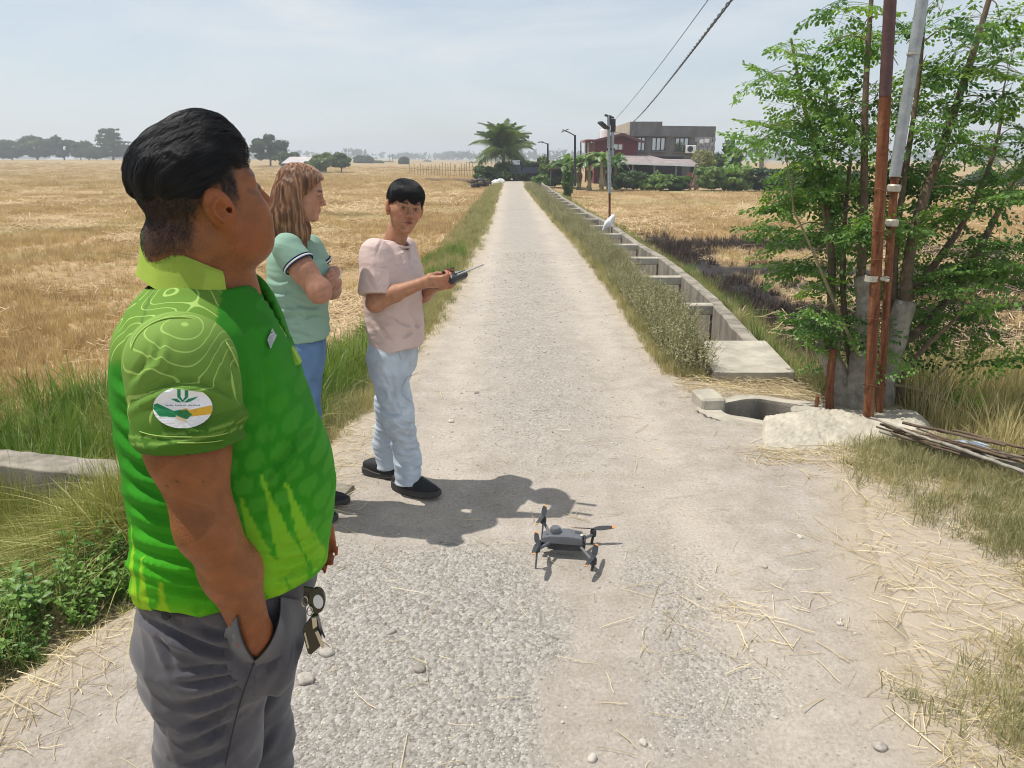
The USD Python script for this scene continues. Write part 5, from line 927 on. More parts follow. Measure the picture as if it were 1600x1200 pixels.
def sdf_mesh(f, lo, hi, h, B=6):
    """surface nets on a sparse grid"""
    lo, hi = np.asarray(lo, float), np.asarray(hi, float); nb = np.ceil((hi - lo) / (h * B)).astype(int) + 1; n = nb * B
    bc = np.stack(np.meshgrid(*[np.arange(k) for k in nb], indexing='ij'), -1).reshape(-1, 3); c = lo + (bc + .5) * B * h - h / 2; d = f(c)
    D = np.repeat(np.repeat(np.repeat(np.where(d > 0, 1., -1.).astype(np.float32).reshape(nb), B, 0), B, 1), B, 2)
    act = bc[np.abs(d) < B * h * 1.75]; off = np.stack(np.meshgrid(*[np.arange(B)] * 3, indexing='ij'), -1).reshape(-1, 3)
    for s in range(0, len(act), 4000):
        idx = (act[s:s + 4000, None] * B + off[None]).reshape(-1, 3); D[idx[:, 0], idx[:, 1], idx[:, 2]] = f(lo + idx * h)
    S = D < 0; c8 = sum(S[i:n[0] - 1 + i, j:n[1] - 1 + j, k:n[2] - 1 + k].astype(np.int8) for i in (0, 1) for j in (0, 1) for k in (0, 1)); cells = np.argwhere((c8 > 0) & (c8 < 8))
    I = np.full(n - 1, -1, np.int32); I[cells[:, 0], cells[:, 1], cells[:, 2]] = np.arange(len(cells))
    acc, cnt = np.zeros((len(cells), 3)), np.zeros(len(cells)); cor = [(i, j, k) for i in (0, 1) for j in (0, 1) for k in (0, 1)]
    val = {q: D[cells[:, 0] + q[0], cells[:, 1] + q[1], cells[:, 2] + q[2]] for q in cor}
    for q in cor:
        for ax in range(3):
            if q[ax] == 0:
                w = tuple(q[m] + (m == ax) for m in range(3)); a, b = val[q], val[w]; k = (a < 0) != (b < 0); t = np.where(k, a / np.where(k, a - b, 1), 0)
                e = np.tile(np.array(q, float), (len(cells), 1)); e[:, ax] += t; acc[k] += e[k]; cnt[k] += 1
    V = lo + (cells + acc / np.maximum(cnt, 1)[:, None]) * h; F = []
    for ax in range(3):
        o1, o2 = (ax + 1) % 3, (ax + 2) % 3; sl0 = [slice(1, -1)] * 3; sl1 = [slice(1, -1)] * 3; sl0[ax] = slice(0, -1); sl1[ax] = slice(1, None); E = S[tuple(sl0)] != S[tuple(sl1)]; q = np.argwhere(E); st = S[tuple(sl0)][E]
        b = q + 1; b[:, ax] -= 1; quad = []
        for (d1, d2) in ((0, 0), (1, 0), (1, 1), (0, 1)):
            w = b.copy(); w[:, o1] -= d1; w[:, o2] -= d2; quad.append(I[w[:, 0], w[:, 1], w[:, 2]])
        Q = np.stack(quad, 1); Q[~st] = Q[~st][:, ::-1]; F.append(Q[(Q >= 0).all(1)][:, ::-1] if False else Q[(Q >= 0).all(1)])
    Q = np.vstack(F); return V, np.vstack([Q[:, [0, 1, 2]], Q[:, [0, 2, 3]]])
def vnormals(v, f): return meshkit.arrays((v, f), True)[2]
def displace(m, fn):
    v, f = m; return v + vnormals(v, f) * fn(v)[:, None], f
def folds(p, u, fu, fv, seed, o=3):
    """ridged cloth folds running along u"""
    u = nrm(u); q = p @ u; r = p - q[:, None] * u; n = meshkit.fbm(np.stack([q * fu, r[:, 0] * fv + r[:, 1] * fv * .7, r[:, 2] * fv], 1) + seed * 7.7, o, seed)
    return (1 - np.abs(2 * n - 1)) ** 2 - .55
def creases(m, lines, facing=None):
    """press folds into a cloth mesh: lines of (points as they lie on the cloth, seen square on; depth; width in pixels)"""
    v, f = m; n = vnormals(v, f); q = proj(v); front = np.clip((n @ nrm(facing if facing is not None else A(.3, -1, .2))) * 2.2, 0, 1); out = np.zeros(len(v))
    for pts, amp, w in lines:
        p = spline([A(a, b, 0) for a, b in pts], 40)[:, :2]; k = cKDTree(p); d, i = k.query(q, distance_upper_bound=w * 5); ok = np.isfinite(d); i = np.minimum(i, 39); t = np.gradient(p, axis=0); t /= np.linalg.norm(t, axis=1, keepdims=True)
        s = np.where(ok, (q[:, 0] - p[i, 0]) * t[i, 1] * -1 + (q[:, 1] - p[i, 1]) * t[i, 0], 99); end = np.sin(np.pi * np.clip((i + .5) / 40, .04, .96)) ** .6
        dd = np.where(ok, np.minimum(d, 99), 99); out += end * amp * (-np.exp(-(dd / w) ** 2) + .75 * np.exp(-((s - 1.9 * w) / (1.25 * w)) ** 2) * (dd < w * 4.9)) * ok
    return v + n * (out * front)[:, None], f
def frame(az): return nrm(A(math.cos(az), math.sin(az), 0)), nrm(A(-math.sin(az), math.cos(az), 0))
def headsdf(p, chub=0.0, fem=0.0):
    """head in local metres: x forward, y left, z up, origin between the ears; the face points along +x"""
    q = p.copy(); q[:, 1] = np.abs(q[:, 1])
    d = ell(q, (-.008, 0, .040), (.093, .075, .087)); d = smin(d, ell(q, (.028, 0, -.022), (.062, .055 + .009 * chub, .088)), .03)
    d = smin(d, cone(q, (.004, .048 + .014 * chub, -.046), (.070, .010 + .010 * chub, -.098), .018 + .005 * chub, .0165), .03)
    d = smin(d, ell(q, (.052, .033 + .009 * chub, -.036), (.034 + .004 * chub, .025 + .009 * chub, .032 + .010 * chub)), .02)      # cheeks
    d = smin(d, ell(q, (.020, .052, -.010), (.050, .022, .03)), .02)
    if chub: d = smin(d, ell(q, (.024, .012, -.080), (.054, .058, .030)), .025); d = smin(d, ell(q, (.020, .046, -.070), (.055, .034, .046)), .03)
    d = smin(d, cone(q, (.080, .008, .026), (.066, .046, .024), .0105, .010), .018)                       # brow ridge
    d = smax(d, -ell(q, (.098, .033, .006), (.017, .019, .0115)), .014)                                        # eye socket
    d = smin(d, ell(q, (.0765, .0325, .005), (.0135, .0165, .0135)), .005)                                   # lid bulge
    d = smin(d, cone(q, (.086, 0, .016), (.107, 0, -.024), .0075, .0115), .012); d = smin(d, ell(q, (.094, .0135, -.030), (.0125, .0085, .0085)), .006)   # nose
    d = smax(d, -ell(q, (.1015, .0065, -.0385), (.005, .0038, .004)), .003)
    d = smin(d, ell(q, (.074, 0, -.062), (.024, .034, .024)), .015)                                            # muzzle
    d = smin(d, ell(q, (.0895, .007, -.055), (.0105, .017, .0052)), .005); d = smin(d, ell(q, (.0885, 0, -.0665), (.0105, .019, .0062)), .005)
    d = smax(d, -ell(q, (.0985, 0, -.0605), (.008, .023, .0016)), .0025)
    d = smin(d, ell(q, (.078, 0, -.098), (.017, .020, .014)), .014)                                            # chin
    # ear: a tilted shell with a hollow, rim and lobe
    Re = rot(0, -.20, 0) @ rot(0, 0, .42)
    e = ell(q, (-.012, .083, -.003), (.0235, .0095, .0365), Re); e = smin(e, ell(q, (-.004, .080, -.035), (.0115, .0075, .012)), .008)
    ec = A(-.012, .083, -.003); EP = lambda *v: ec + Re @ A(*v)
    e = smax(e, -ell(q, EP(.003, .0125, -.001), (.0125, .0075, .021), Re), .003); e = smax(e, -chain(q, [EP(.013, .010, .019), EP(.005, .0105, .0275), EP(-.008, .0105, .0245), EP(-.0145, .0105, .011), EP(-.0135, .0105, -.008)], [.003, .0036, .0038, .0036, .0026], .003), .002); e = smin(e, cone(q, (.007, .081, -.004), (.006, .081, -.014), .006, .0055), .004)
    e = smin(e, chain(q, [EP(.004, .0085, .017), EP(-.006, .009, .010), EP(-.008, .009, -.004), EP(-.003, .0085, -.017)], [.0032, .0036, .0036, .0034], .003), .003); e = smax(e, -ell(q, (.0005, .0875, -.006), (.0048, .008, .0068)), .003)
    return smin(d, e, .006)
def soft(x, w): return np.clip(.5 - x / (2 * w), 0, 1)
def headcol(p, skin, lip, brow=(.025, .018, .015), stub=0.0, fem=0.0):
    q = p.copy(); q[:, 1] = np.abs(q[:, 1]); c = np.tile(A(*skin), (len(p), 1))
    def over(m, col): c[:] = c * (1 - m[:, None]) + A(*col) * m[:, None]
    red = soft(ell(q, (.075, .042, -.03), (.03, .022, .02)), .02) * .35 + soft(ell(q, (.105, 0, -.028), (.02, .018, .012)), .01) * .4 + (np.abs(q[:, 1]) > .082) * .35
    over(np.clip(red, 0, .6), A(*skin) * (1.12, .78, .74))
    over(soft(ell(q, (.082, .033, .006), (.03, .021, .0125)), .008) * .35, A(*skin) * (.62, .55, .52))
    m = soft(ell(q, (.09, 0, -.0605), (.02, .021, .0105)), .003); over(m, lip); over(soft(ell(q, (.09, 0, -.0605), (.03, .0225, .0018)), .0015), A(*lip) * .55)
    if stub: over(soft(ell(q, (.07, 0, -.075), (.045, .036, .034)), .02) * stub, A(*skin) * (.55, .55, .58))
    bx = q[:, 1]; over(((np.abs(q[:, 2] - (.0285 + .0025 * np.sin(np.clip((bx - .012) / .045, 0, 1) * np.pi * .85))) < .0052 * np.clip(1.4 - (bx - .014) / .045, .35, 1)) & (bx > .0125) & (bx < .055) & (q[:, 0] > .04)).astype(float) * .85, brow)
    over(((np.abs(q[:, 2] - .0105 + .0035 * ((bx - .033) / .016) ** 2) < .0017) & (np.abs(bx - .033) < .0165) & (q[:, 0] > .05)).astype(float) * .9, (.02, .014, .012))   # upper lash line
    return c
SKINB = dict(rough=.46, spec=.32, var=.20, vscale=38., bump=.0016, bscale=330., extra={'subsurface_weight': .12, 'subsurface_scale': .006})
mat_col('skin', **SKINB)
mat_col('cloth_knit', rough=.85, spec=.2, bump=.0006, bscale=900., var=.05, vscale=12., extra={'sheen_weight': .15})
EYEW = mat_plain('eye_white', (.62, .58, .54), .25); EYED = mat_plain('eye_iris', (.012, .008, .006), .15, spec=.6)
def hand(W, dirv, palm_n, side, curl, spread=1.0, s=1.0, thumb=None):
    """list of (points, radii) chains for a hand: W wrist, dirv towards the fingers, palm_n out of the palm, side +1 thumb along cross(dirv, palm_n)"""
    d, n = nrm(dirv), nrm(palm_n - dirv * (palm_n @ nrm(dirv))); t = np.cross(d, n) * side; P = lambda a, b, c: W + (d * a + t * b + n * c) * s; out = []
    for j, (b, ln, r) in enumerate(((.026, .070, .0088), (.008, .078, .009), (-.010, .073, .0086), (-.027, .058, .0076))):
        k = P(.088 - .006 * abs(j - 1), b, 0); cu = curl[j] if np.ndim(curl) else curl; pts = [P(.01, b * .62, 0), k]; ang, q, ln_ = 0.0, k.copy(), ln
        for fr_, ca in ((.46, .85), (.30, 1.1), (.24, .8)):
            ang += cu * ca; q = q + (d * math.cos(ang) + n * math.sin(ang) + t * b * .8 * spread * (1 if fr_ > .4 else .3)) * ln_ * fr_ * s; pts.append(q.copy())
        out.append((pts, [.0145 * s, .0125 * s, r * s, r * .92 * s, r * .78 * s]))
    th = thumb if thumb is not None else [P(.022, .022, .004), P(.048, .044, .014), P(.078, .052, .026), P(.100, .048, .034)]
    out.append((th, [.016 * s, .0135 * s, .0105 * s, .0085 * s])); out.append(([P(0, 0, 0), P(.03, 0, .002), P(.07, 0, .002)], [.024 * s, .026 * s, .020 * s])); return out
def hands_sdf(p, chains_):
    d = None
    for pts, rs in chains_:
        e = chain(p, pts, rs, .006)
        d = e if d is None else smin(d, e, .007)
    return d
def shoe_mesh(c, az, L_=.275, W_=.098, h=.0028):
    """trainer: upper and sole meshes, heel at -x"""
    R = rot(0, 0, az)
    def up(p):
        x, y, z = p.T; t = np.clip(x / L_ + .42, 0, 1); w = W_ / 2 * (.80 + .22 * np.sin(np.clip(t, 0, 1) * 2.6)) ; H = np.interp(t, [0, .12, .3, .45, .7, .92, 1], [.085, .092, .098, .088, .062, .048, .036])
        e = ((np.abs((x + .0) / (L_ / 2)) ** 2.6) + (np.abs(y / w) ** 2.3)) ** (1 / 2.4); d = (e - 1) * W_ * .45
        d = smax(d, z - H - .006 * np.cos(y * 60), .03); return smax(d, .018 - z, .004)
    def so(p):
        x, y, z = p.T; t = np.clip(x / L_ + .42, 0, 1); w = W_ / 2 * (.88 + .20 * np.sin(t * 2.6)); e = ((np.abs(x / (L_ / 2 + .007)) ** 2.6) + (np.abs(y / w) ** 2.3)) ** (1 / 2.4); d = (e - 1) * W_ * .45
        return smax(smax(d, z - .034 - .012 * sstep(.3, .0, t) , .006), .001 + .012 * sstep(.8, 1.05, t) - z, .006)
    lo, hi = (-.16, -.07, -.02), (.17, .07, .12); a, b = sdf_mesh(up, lo, hi, h), sdf_mesh(so, lo, hi, h); return xf(a, R, c), xf(b, R, c)
def hair_curves(parent_path, base, roots, paths_fn, n_pts, width, mat, name='hair_strands'):
    P = paths_fn(roots)                                            # (n, n_pts, 3)
    n = len(P); pth = numbered(parent_path, name); c = UsdGeom.BasisCurves.Define(stage, pth); c.CreateTypeAttr('cubic'); c.CreateBasisAttr('catmullRom'); c.CreateWrapAttr('nonperiodic')
    c.CreatePointsAttr(Vt.Vec3fArray.FromNumpy((P.reshape(-1, 3) - base).astype(np.float32))); c.CreateCurveVertexCountsAttr(Vt.IntArray.FromNumpy(np.full(n, n_pts, np.int32)))
    w = (np.linspace(1, .35, n_pts)[None] * width * np.ones((n, 1))).ravel().astype(np.float32); c.CreateWidthsAttr(Vt.FloatArray.FromNumpy(w)); c.SetWidthsInterpolation('vertex')
    UsdShade.MaterialBindingAPI.Apply(c.GetPrim()).Bind(UsdShade.Material.Get(stage, mat)); tag(c.GetPrim(), kind='stuff'); return pth
usdkit.material(stage, L('black_hair'), {'p': ('principled_bsdf', {'base_color': (.0055, .0058, .0082), 'roughness': .38, 'specular_ior_level': .38})}, [], surface='p.BSDF')
usdkit.material(stage, L('brown_hair'), {'g': ('geometry', {}), 'mp': ('mapping', {'scale': (90, 90, 3)}), 'n': ('noise_texture', {'scale': 1.0, 'detail': 3.0}), 'r': ('rgb_ramp', {'ramp': [(.3, (.09, .043, .024)), (.48, (.25, .125, .068)), (.64, (.52, .31, .18))]}), 'p': ('principled_bsdf', {'roughness': .42, 'specular_ior_level': .5})},
    [('g.position', 'mp.vector'), ('mp.vector', 'n.vector'), ('n.fac', 'r.fac'), ('r.color', 'p.base_color')], surface='p.BSDF')
# ---------------------------------------------------------------- the big man in the green polo shirt
GY0 = 1.22; GF, GL = frame(math.radians(12)); GO = A(-.525, GY0, 0)
gm = Thing('person', GO, 'heavy man in bright green printed polo shirt and grey trousers with hand in pocket', 'person')
def gl(p): q = p - GO; return np.stack([q @ GF, q @ GL, q[:, 2]], 1)
def gw(f, l, z): return GO + GF * f + GL * l + A(0, 0, z)
# profile rows: height, centre forward, half depth, half width
GT = A(*[.84, .90, .96, 1.03, 1.10, 1.18, 1.26, 1.34, 1.41, 1.45, 1.485]); GC = A(*[-.004, .002, .008, .020, .028, .023, .011, .003, .002, .006, .012]); GA = A(*[.146, .154, .159, .167, .169, .165, .153, .141, .125, .106, .080]); GB = A(*[.192, .196, .200, .206, .206, .203, .200, .200, .190, .160, .105])
gz_, gc_, ga_, gb_ = fine(GT, 80, GC, GA, GB)
gS, gE, gW = at(281, 572, 1.02), at(323, 825, .975), at(394, 985, 1.03)
gS2 = gw(-.01, .215, 1.425); gE2 = gw(.02, .275, 1.16); gW2 = gw(.12, .235, .95)
NB, NT = gw(.014, 0, 1.43), at(316, 385, 1.215)
RG = rot(0, 0, math.radians(44)) @ rot(0, math.radians(-12), 0) @ rot(math.radians(2), 0, 0); SG = .93; HG = at(347, 327, 1.150) - RG @ A(-.008, -.084, -.004) * SG
def glocal(p): return (p - HG) @ RG / SG
def g_torso(p): return loft(gl(p), gz_, gc_, 0 * gc_, ga_ - .032, gb_ - .032)
def g_head(p):
    d = headsdf(glocal(p), chub=1.0) * SG; n = cone(p, NB, NT, .077, .070); n = smin(n, cone(p, gw(.03, 0, 1.47), gw(.060, 0, 1.36), .062, .060), .03); n = smin(n, cone(p, gw(.0, 0, 1.455), HG + RG @ A(-.06, 0, -.05), .052, .05), .03); return smin(d, n, .02)
def g_arm(p):
    d = chain(p, [gS, gS * .5 + gE * .5 + A(-.008, 0, 0), gE, gE * .55 + gW * .45 + A(.006, 0, .01), gW], [.049, .053, .039, .040, .029], .03)
    dn = nrm(gW - gE * .7 - gS * .3); h = hand(gW, dn * .6 + A(-.16, .55, -.85), GL, -1, .10, s=.86); return smin(d, hands_sdf(p, h), .02)
def g_arm2(p):
    d = chain(p, [gS2, gE2, gW2], [.068, .055, .034], .03); h = hand(gW2, A(.25, .1, -1), -GL, 1, .3); return smin(d, hands_sdf(p, h), .02)
def g_body(p): return smin(smin(g_torso(p), smin(g_arm(p), g_arm2(p), .01), .02), smin(cone(p, gw(-.02, -.09, .86), gw(-.02, -.10, .10), .10, .05), cone(p, gw(.0, .09, .86), gw(.03, .11, .10), .10, .05), .02), .03)
SKG = (.188, .067, .022)
hb_ = HG + A(0, 0, 0); hm = sdf_mesh(g_head, HG - A(.17, .17, .30), HG + A(.19, .17, .15), .0024)
bm = sdf_mesh(lambda p: smin(g_arm(p), 1e3 + 0 * p[:, 0], .01), A(-.85, .82, .80), A(-.28, 1.2, 1.56), .0042); bm2 = sdf_mesh(lambda p: smin(smin(g_torso(p), g_arm2(p), .02), smin(cone(p, gw(-.03, -.09, .86), gw(-.10, -.105, .08), .085, .04), cone(p, gw(-.0, .09, .86), gw(-.02, .11, .08), .085, .04), .02), .03), A(-.95, .9, .04), A(-.15, 1.62, 1.56), .009)
def g_headcol(v):
    q = glocal(v); c = headcol(q, SKG, (.25, .10, .07), stub=.3); qa = np.abs(q[:, 1])
    x = q[:, 0]; zb = np.interp(x, [-.09, -.068, -.052, -.036, -.014, .004, .008, .030, .034, .060], [-.078, -.072, -.042, -.004, .030, .028, -.012, -.008, .02, .055]); fr = np.interp(q[:, 2], [-.02, .03, .06, .09], [.030, .040, .052, .066])
    m = sstep(-.012, .042, q[:, 2] - zb) * sstep(.0, .006, fr - x) * sstep(.0835, .079, qa) * (.74 + .25 * sstep(-.03, .03, q[:, 2]))
    global FADE; FADE = m * (q[:, 0] < .034)
    m *= np.clip(.9 + .5 * (meshkit.noise(v * 420, 3) - .5), 0, 1); return c * (1 - m[:, None]) + A(.018, .014, .013) * m[:, None]
colh = g_headcol(hm[0]); cb = np.tile(A(*SKG), (len(bm[0]), 1)); rm_ = np.random.default_rng(12); mo_ = bm[0][rm_.choice(len(bm[0]), 14)]; cb *= (1 + .10 * (meshkit.fbm(bm[0] * 30, 3, 5)[:, None] - .5)); cb *= 1 - .6 * (cKDTree(mo_).query(bm[0])[0] < .0022)[:, None]; w_ = sstep(.06, .0, np.linalg.norm(bm[0] - gW, axis=1) - .02)[:, None]; cb = cb * (1 - w_ * .12 * A(0, 1, 1)); cb2 = np.tile(A(*SKG), (len(bm2[0]), 1))
gm.part('body', cat(hm, bm, bm2), L('skin'), smooth=True, color=np.vstack([colh, cb, cb2]))
for s in (-1, 1):
    e = HG + RG @ (A(.0755, s * .0325, .0055) * SG); ep = gm.part('eye', lathe([(0, -.0125), (.0088, -.0088), (.0125, 0), (.0088, .0088), (0, .0125)], 12, e), EYEW, smooth=True); gm.part('iris', blob(e + RG @ A(.0085, -s * .002, 0), (.005, .0055, .0055), 1, 0, 2), EYED, smooth=True, parent=ep)
# polo shirt
sUp = nrm(gE - gS); sEnd = gS + sUp * .118; sUp2 = nrm(gE2 - gS2); sEnd2 = gS2 + sUp2 * .21
def g_shirt_t(p):
    q = gl(p); d = loft(q, gz_, gc_, 0 * gc_, ga_ + .003, gb_ + .003, 2.3); d = smin(d, cone(p, gw(-.0, -.075, 1.425), gS + A(0, .015, .006), .056, .062), .04); d = smin(d, cone(p, gw(-.0, .075, 1.425), gS2 - A(0, 0, .02), .056, .062), .04); return d
def g_hem(q): return .955 + .020 * np.clip((q[:, 0] + .05) / .2, -1, 1) + .03 * sstep(-.02, -.18, q[:, 1]) + .012 * np.sin(q[:, 1] * 14 + q[:, 0] * 6)
def g_shirt(p):
    q = gl(p); d0 = g_shirt_t(p); d = np.maximum(d0, -(d0 + .012)); d = np.maximum(d, g_hem(q) - q[:, 2]); d = smax(d, -cone(p, gw(.008, 0, 1.40), NT + A(0, 0, .05), .084, .082), .004); d = smax(d, -cone(p, gw(.03, 0, 1.52), gw(.122, 0, 1.392), .072, .016), .004)
    return d
def g_sleeve(S, E, U, ln):
    def f(p):
        t = (p - S) @ U; d0 = cone(p, S - U * .0 + A(0, .006, .0), S + U * (ln + .05), .0775, .0735); d = np.maximum(d0, -(d0 + .010)); d = smax(d, t - ln - .006 * np.sin(p[:, 0] * 40), .004); return np.maximum(d, -(t + .085) )
    return f
sm = sdf_mesh(g_shirt, A(-.85, .86, .82), A(-.18, 1.58, 1.60), .0058)
def g_wr(v):
    q = gl(v); back = sstep(.02, -.10, q[:, 0]); low = sstep(1.22, 1.0, v[:, 2]); side = sstep(.05, -.12, q[:, 1])
    return .011 * back * sstep(1.36, 1.2, v[:, 2]) * folds(v, A(-.25, .1, 1), 17, 3.0, 3) + .016 * low * folds(v, A(-.55, .1, 1), 13, 2.6, 4) * (.4 + .6 * side) + .009 * folds(v, A(.8, -.2, -.55), 9, 2.2, 6) * sstep(1.1, 1.3, v[:, 2]) * (1 - back) + .003 * folds(v, A(.3, .2, 1), 26, 7, 7)
sm = displace(sm, g_wr)
BF = [([(182, 590), (205, 612), (228, 618)], .006, 5), ([(186, 640), (210, 664), (232, 668)], .007, 5), ([(190, 672), (215, 700), (240, 712)], .008, 5), ([(196, 715), (222, 735), (258, 745)], .008, 5.5), ([(205, 752), (232, 772), (270, 778)], .009, 5.5), ([(210, 790), (240, 806), (285, 812)], .008, 5), ([(208, 822), (245, 838), (300, 846)], .009, 6), ([(205, 856), (250, 872), (320, 880)], .008, 5.5),
      ([(212, 880), (262, 898), (335, 908)], .007, 5), ([(225, 905), (290, 922), (370, 930)], .006, 4.5), ([(425, 905), (462, 892), (500, 868), (518, 842)], .008, 5.5), ([(430, 880), (470, 872), (505, 846)], .006, 4.5), ([(420, 858), (470, 850), (515, 815)], .006, 5), ([(386, 500), (412, 560), (420, 640), (405, 720)], .006, 7), ([(365, 490), (395, 545), (402, 610)], .005, 6), ([(440, 590), (470, 660), (480, 720)], .003, 7), ([(410, 760), (450, 700), (490, 660)], .005, 6), ([(405, 800), (440, 745), (470, 715)], .004, 5), ([(196, 500), (188, 560), (192, 600)], .004, 6)]
sm = creases(sm, BF)
def ramp(x, st): return np.stack([np.interp(x, [a for a, _ in st], [c[k] for _, c in st]) for k in range(3)], 1)
GREEN = (.028, .185, .022); LIME = (.20, .42, .035)
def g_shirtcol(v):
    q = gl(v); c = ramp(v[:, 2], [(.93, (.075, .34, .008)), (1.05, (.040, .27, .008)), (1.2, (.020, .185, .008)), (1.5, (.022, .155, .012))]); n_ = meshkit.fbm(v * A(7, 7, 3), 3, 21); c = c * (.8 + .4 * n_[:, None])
    def over(m, col): c[:] = c * (1 - m[:, None]) + A(*col) * m[:, None]
    # honeycomb discs on the chest
    hx = np.stack([q[:, 0] / .036, (v[:, 2] - 1.0) / .036], 1); hx[:, 0] += .5 * (np.floor(hx[:, 1]) % 2); fx = hx - np.floor(hx) - .5; over((np.hypot(fx[:, 0], fx[:, 1]) < .40) * .16 * sstep(.0, .06, q[:, 0]) * sstep(1.42, 1.2, v[:, 2]), (.16, .46, .06))
    # rising pale blades round the waist
    for (f0, z0, z1, w, back) in ((.105, .985, 1.19, .019, 0), (.138, .99, 1.215, .018, 0), (.168, 1.0, 1.205, .013, 0), (.07, .95, 1.06, .012, 0), (-.115, .92, 1.085, .013, 1), (-.085, .90, 1.05, .018, 1), (-.135, .915, 1.13, .010, 1), (-.05, .90, .98, .02, 1), (-.01, .90, .96, .02, 1), (.14, .93, 1.0, .02, 0)):
        t = np.clip((v[:, 2] - z0) / (z1 - z0), 0, 1); ctr = f0 - .042 * t * (1 if not back else -.4); m = (np.abs(q[:, 0] - ctr) < w * (1 - t) * (.7 + .6 * np.minimum(1, t * 4))) & (v[:, 2] > z0 - .08 * back) & (v[:, 2] < z1) & (q[:, 1] < .03); over(m * .75, (.20, .44, .02) if not back else (.27, .46, .015))
    n2_ = meshkit.fbm(v * A(26, 26, 7), 3, 25); over(sstep(.52, .60, n2_) * sstep(1.02, .93, v[:, 2]) * .7, (.33, .47, .02))
    # olive shoulder yoke with contour lines
    yoke = sstep(1.405, 1.425, v[:, 2] + .25 * np.clip(.0 - q[:, 0], -.2, .2) - .2 * np.clip(q[:, 0] - .02, 0, .1)) * (q[:, 0] < .055); over(yoke * .9, (.125, .225, .035))
    global YOKE; YOKE = yoke; over(((np.abs(q[:, 0] + .048) < .0022) & (q[:, 2] > 1.42)) * .6, (.05, .1, .02)); return c
usdkit.material(stage, L('printed_jersey'), {
    'a': ('attribute', {'attribute': 'Col'}), 'k': ('attribute', {'attribute': 'Mask'}), 'g': ('geometry', {}), 'mp': ('mapping', {'scale': (8.5, 8.5, 4.6), 'location': (1.3, .4, 2.2)}), 'n': ('noise_texture', {'scale': 1.0, 'detail': .6, 'roughness': .4}),
    'ml': ('math', {'math_type': 'multiply', 'value2': 15.0}), 'fr': ('math', {'math_type': 'pingpong', 'value2': .5}), 'r': ('rgb_ramp', {'ramp': [(0, (1, 1, 1)), (.042, (1, 1, 1)), (.068, (0, 0, 0)), (1, (0, 0, 0))]}), 'mk': ('mix', {'mix_type': 'multiply', 'fac': 1.0}),
    'm': ('mix', {'color2': (.33, .48, .13)}), 'n2': ('noise_texture', {'scale': 900.0, 'detail': 2.0}), 'b': ('bump', {'strength': 1.0, 'distance': .0005}), 'p': ('principled_bsdf', {'roughness': .8, 'specular_ior_level': .12})},
    [('g.position', 'mp.vector'), ('mp.vector', 'n.vector'), ('n.fac', 'ml.value1'), ('ml.value', 'fr.value1'), ('fr.value', 'r.fac'), ('r.color', 'mk.color1'), ('k.color', 'mk.color2'), ('mk.color', 'm.fac'), ('a.color', 'm.color1'), ('m.color', 'p.base_color'), ('g.position', 'n2.vector'), ('n2.fac', 'b.height'), ('b.normal', 'p.normal')], surface='p.BSDF')
def mask(path, val):
    UsdGeom.PrimvarsAPI(UsdGeom.Mesh.Get(stage, path)).CreatePrimvar('Mask', Sdf.ValueTypeNames.Color3fArray, 'vertex').Set(Vt.Vec3fArray.FromNumpy(np.repeat(np.asarray(val, np.float32)[:, None], 3, 1)))
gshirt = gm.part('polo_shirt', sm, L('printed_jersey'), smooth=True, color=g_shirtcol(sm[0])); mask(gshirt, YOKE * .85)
def g_slcol(v, S, U, ln):
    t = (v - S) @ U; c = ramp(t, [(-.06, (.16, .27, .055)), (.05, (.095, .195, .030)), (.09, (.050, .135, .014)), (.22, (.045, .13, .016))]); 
    def over(m, col): c[:] = c * (1 - m[:, None]) + A(*col) * m[:, None]
    over((np.abs(t - ln + .020) < .0014) * .6 + (np.abs(t - ln + .030) < .0014) * .6, (.22, .36, .08)); return c
for (S, E, U, ln, lo, hi) in ((gS, gE, sUp, .118, A(-.72, .85, 1.12), A(-.32, 1.16, 1.58)), (gS2, gE2, sUp2, .21, gS2 - .24, gS2 + A(.24, .24, .16))):
    m = sdf_mesh(g_sleeve(S, E, U, ln), lo, hi, .0042)
    m = displace(m, lambda v: .0075 * folds(v, A(.35, 0, -1), 7, 2.2, 11) * sstep(-.03, .05, (v - S) @ U) * sstep(ln, ln - .05, (v - S) @ U) + .0065 * np.exp(-(((v - S) @ U - .105 + .35 * ((v[:, 0] - S[0]) ** 2) * 10) / .012) ** 2) - .004 * np.exp(-(((v - S) @ U - .125 + .35 * ((v[:, 0] - S[0]) ** 2) * 10) / .012) ** 2))
    if S is gS: m = creases(m, [([(192, 640), (235, 612), (285, 598), (340, 606), (386, 640)], .007, 5.5), ([(215, 580), (240, 560), (250, 530)], .005, 6), ([(360, 560), (372, 600), (380, 632)], .006, 5), ([(340, 545), (352, 580), (350, 600)], .004, 5), ([(200, 600), (222, 570), (232, 540)], .004, 5), ([(240, 690), (290, 684), (340, 690)], .002, 4)])
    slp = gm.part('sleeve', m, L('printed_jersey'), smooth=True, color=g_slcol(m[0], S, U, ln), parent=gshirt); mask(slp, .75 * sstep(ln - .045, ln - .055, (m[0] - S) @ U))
    if S is gS: SLM = m
SLK = cKDTree(proj(np.vstack([SLM[0], sm[0]]))); SLV = np.vstack([SLM[0], sm[0]])
def on_shirt(pxs, off=.0015): return np.array([at(a, b, np.percentile(SLV[SLK.query((a, b), k=14)[1]][:, 1], 4) - off) for a, b in pxs])
STITCH = mat_plain('lime_stitch', (.30, .44, .10), .8, 0, .1)
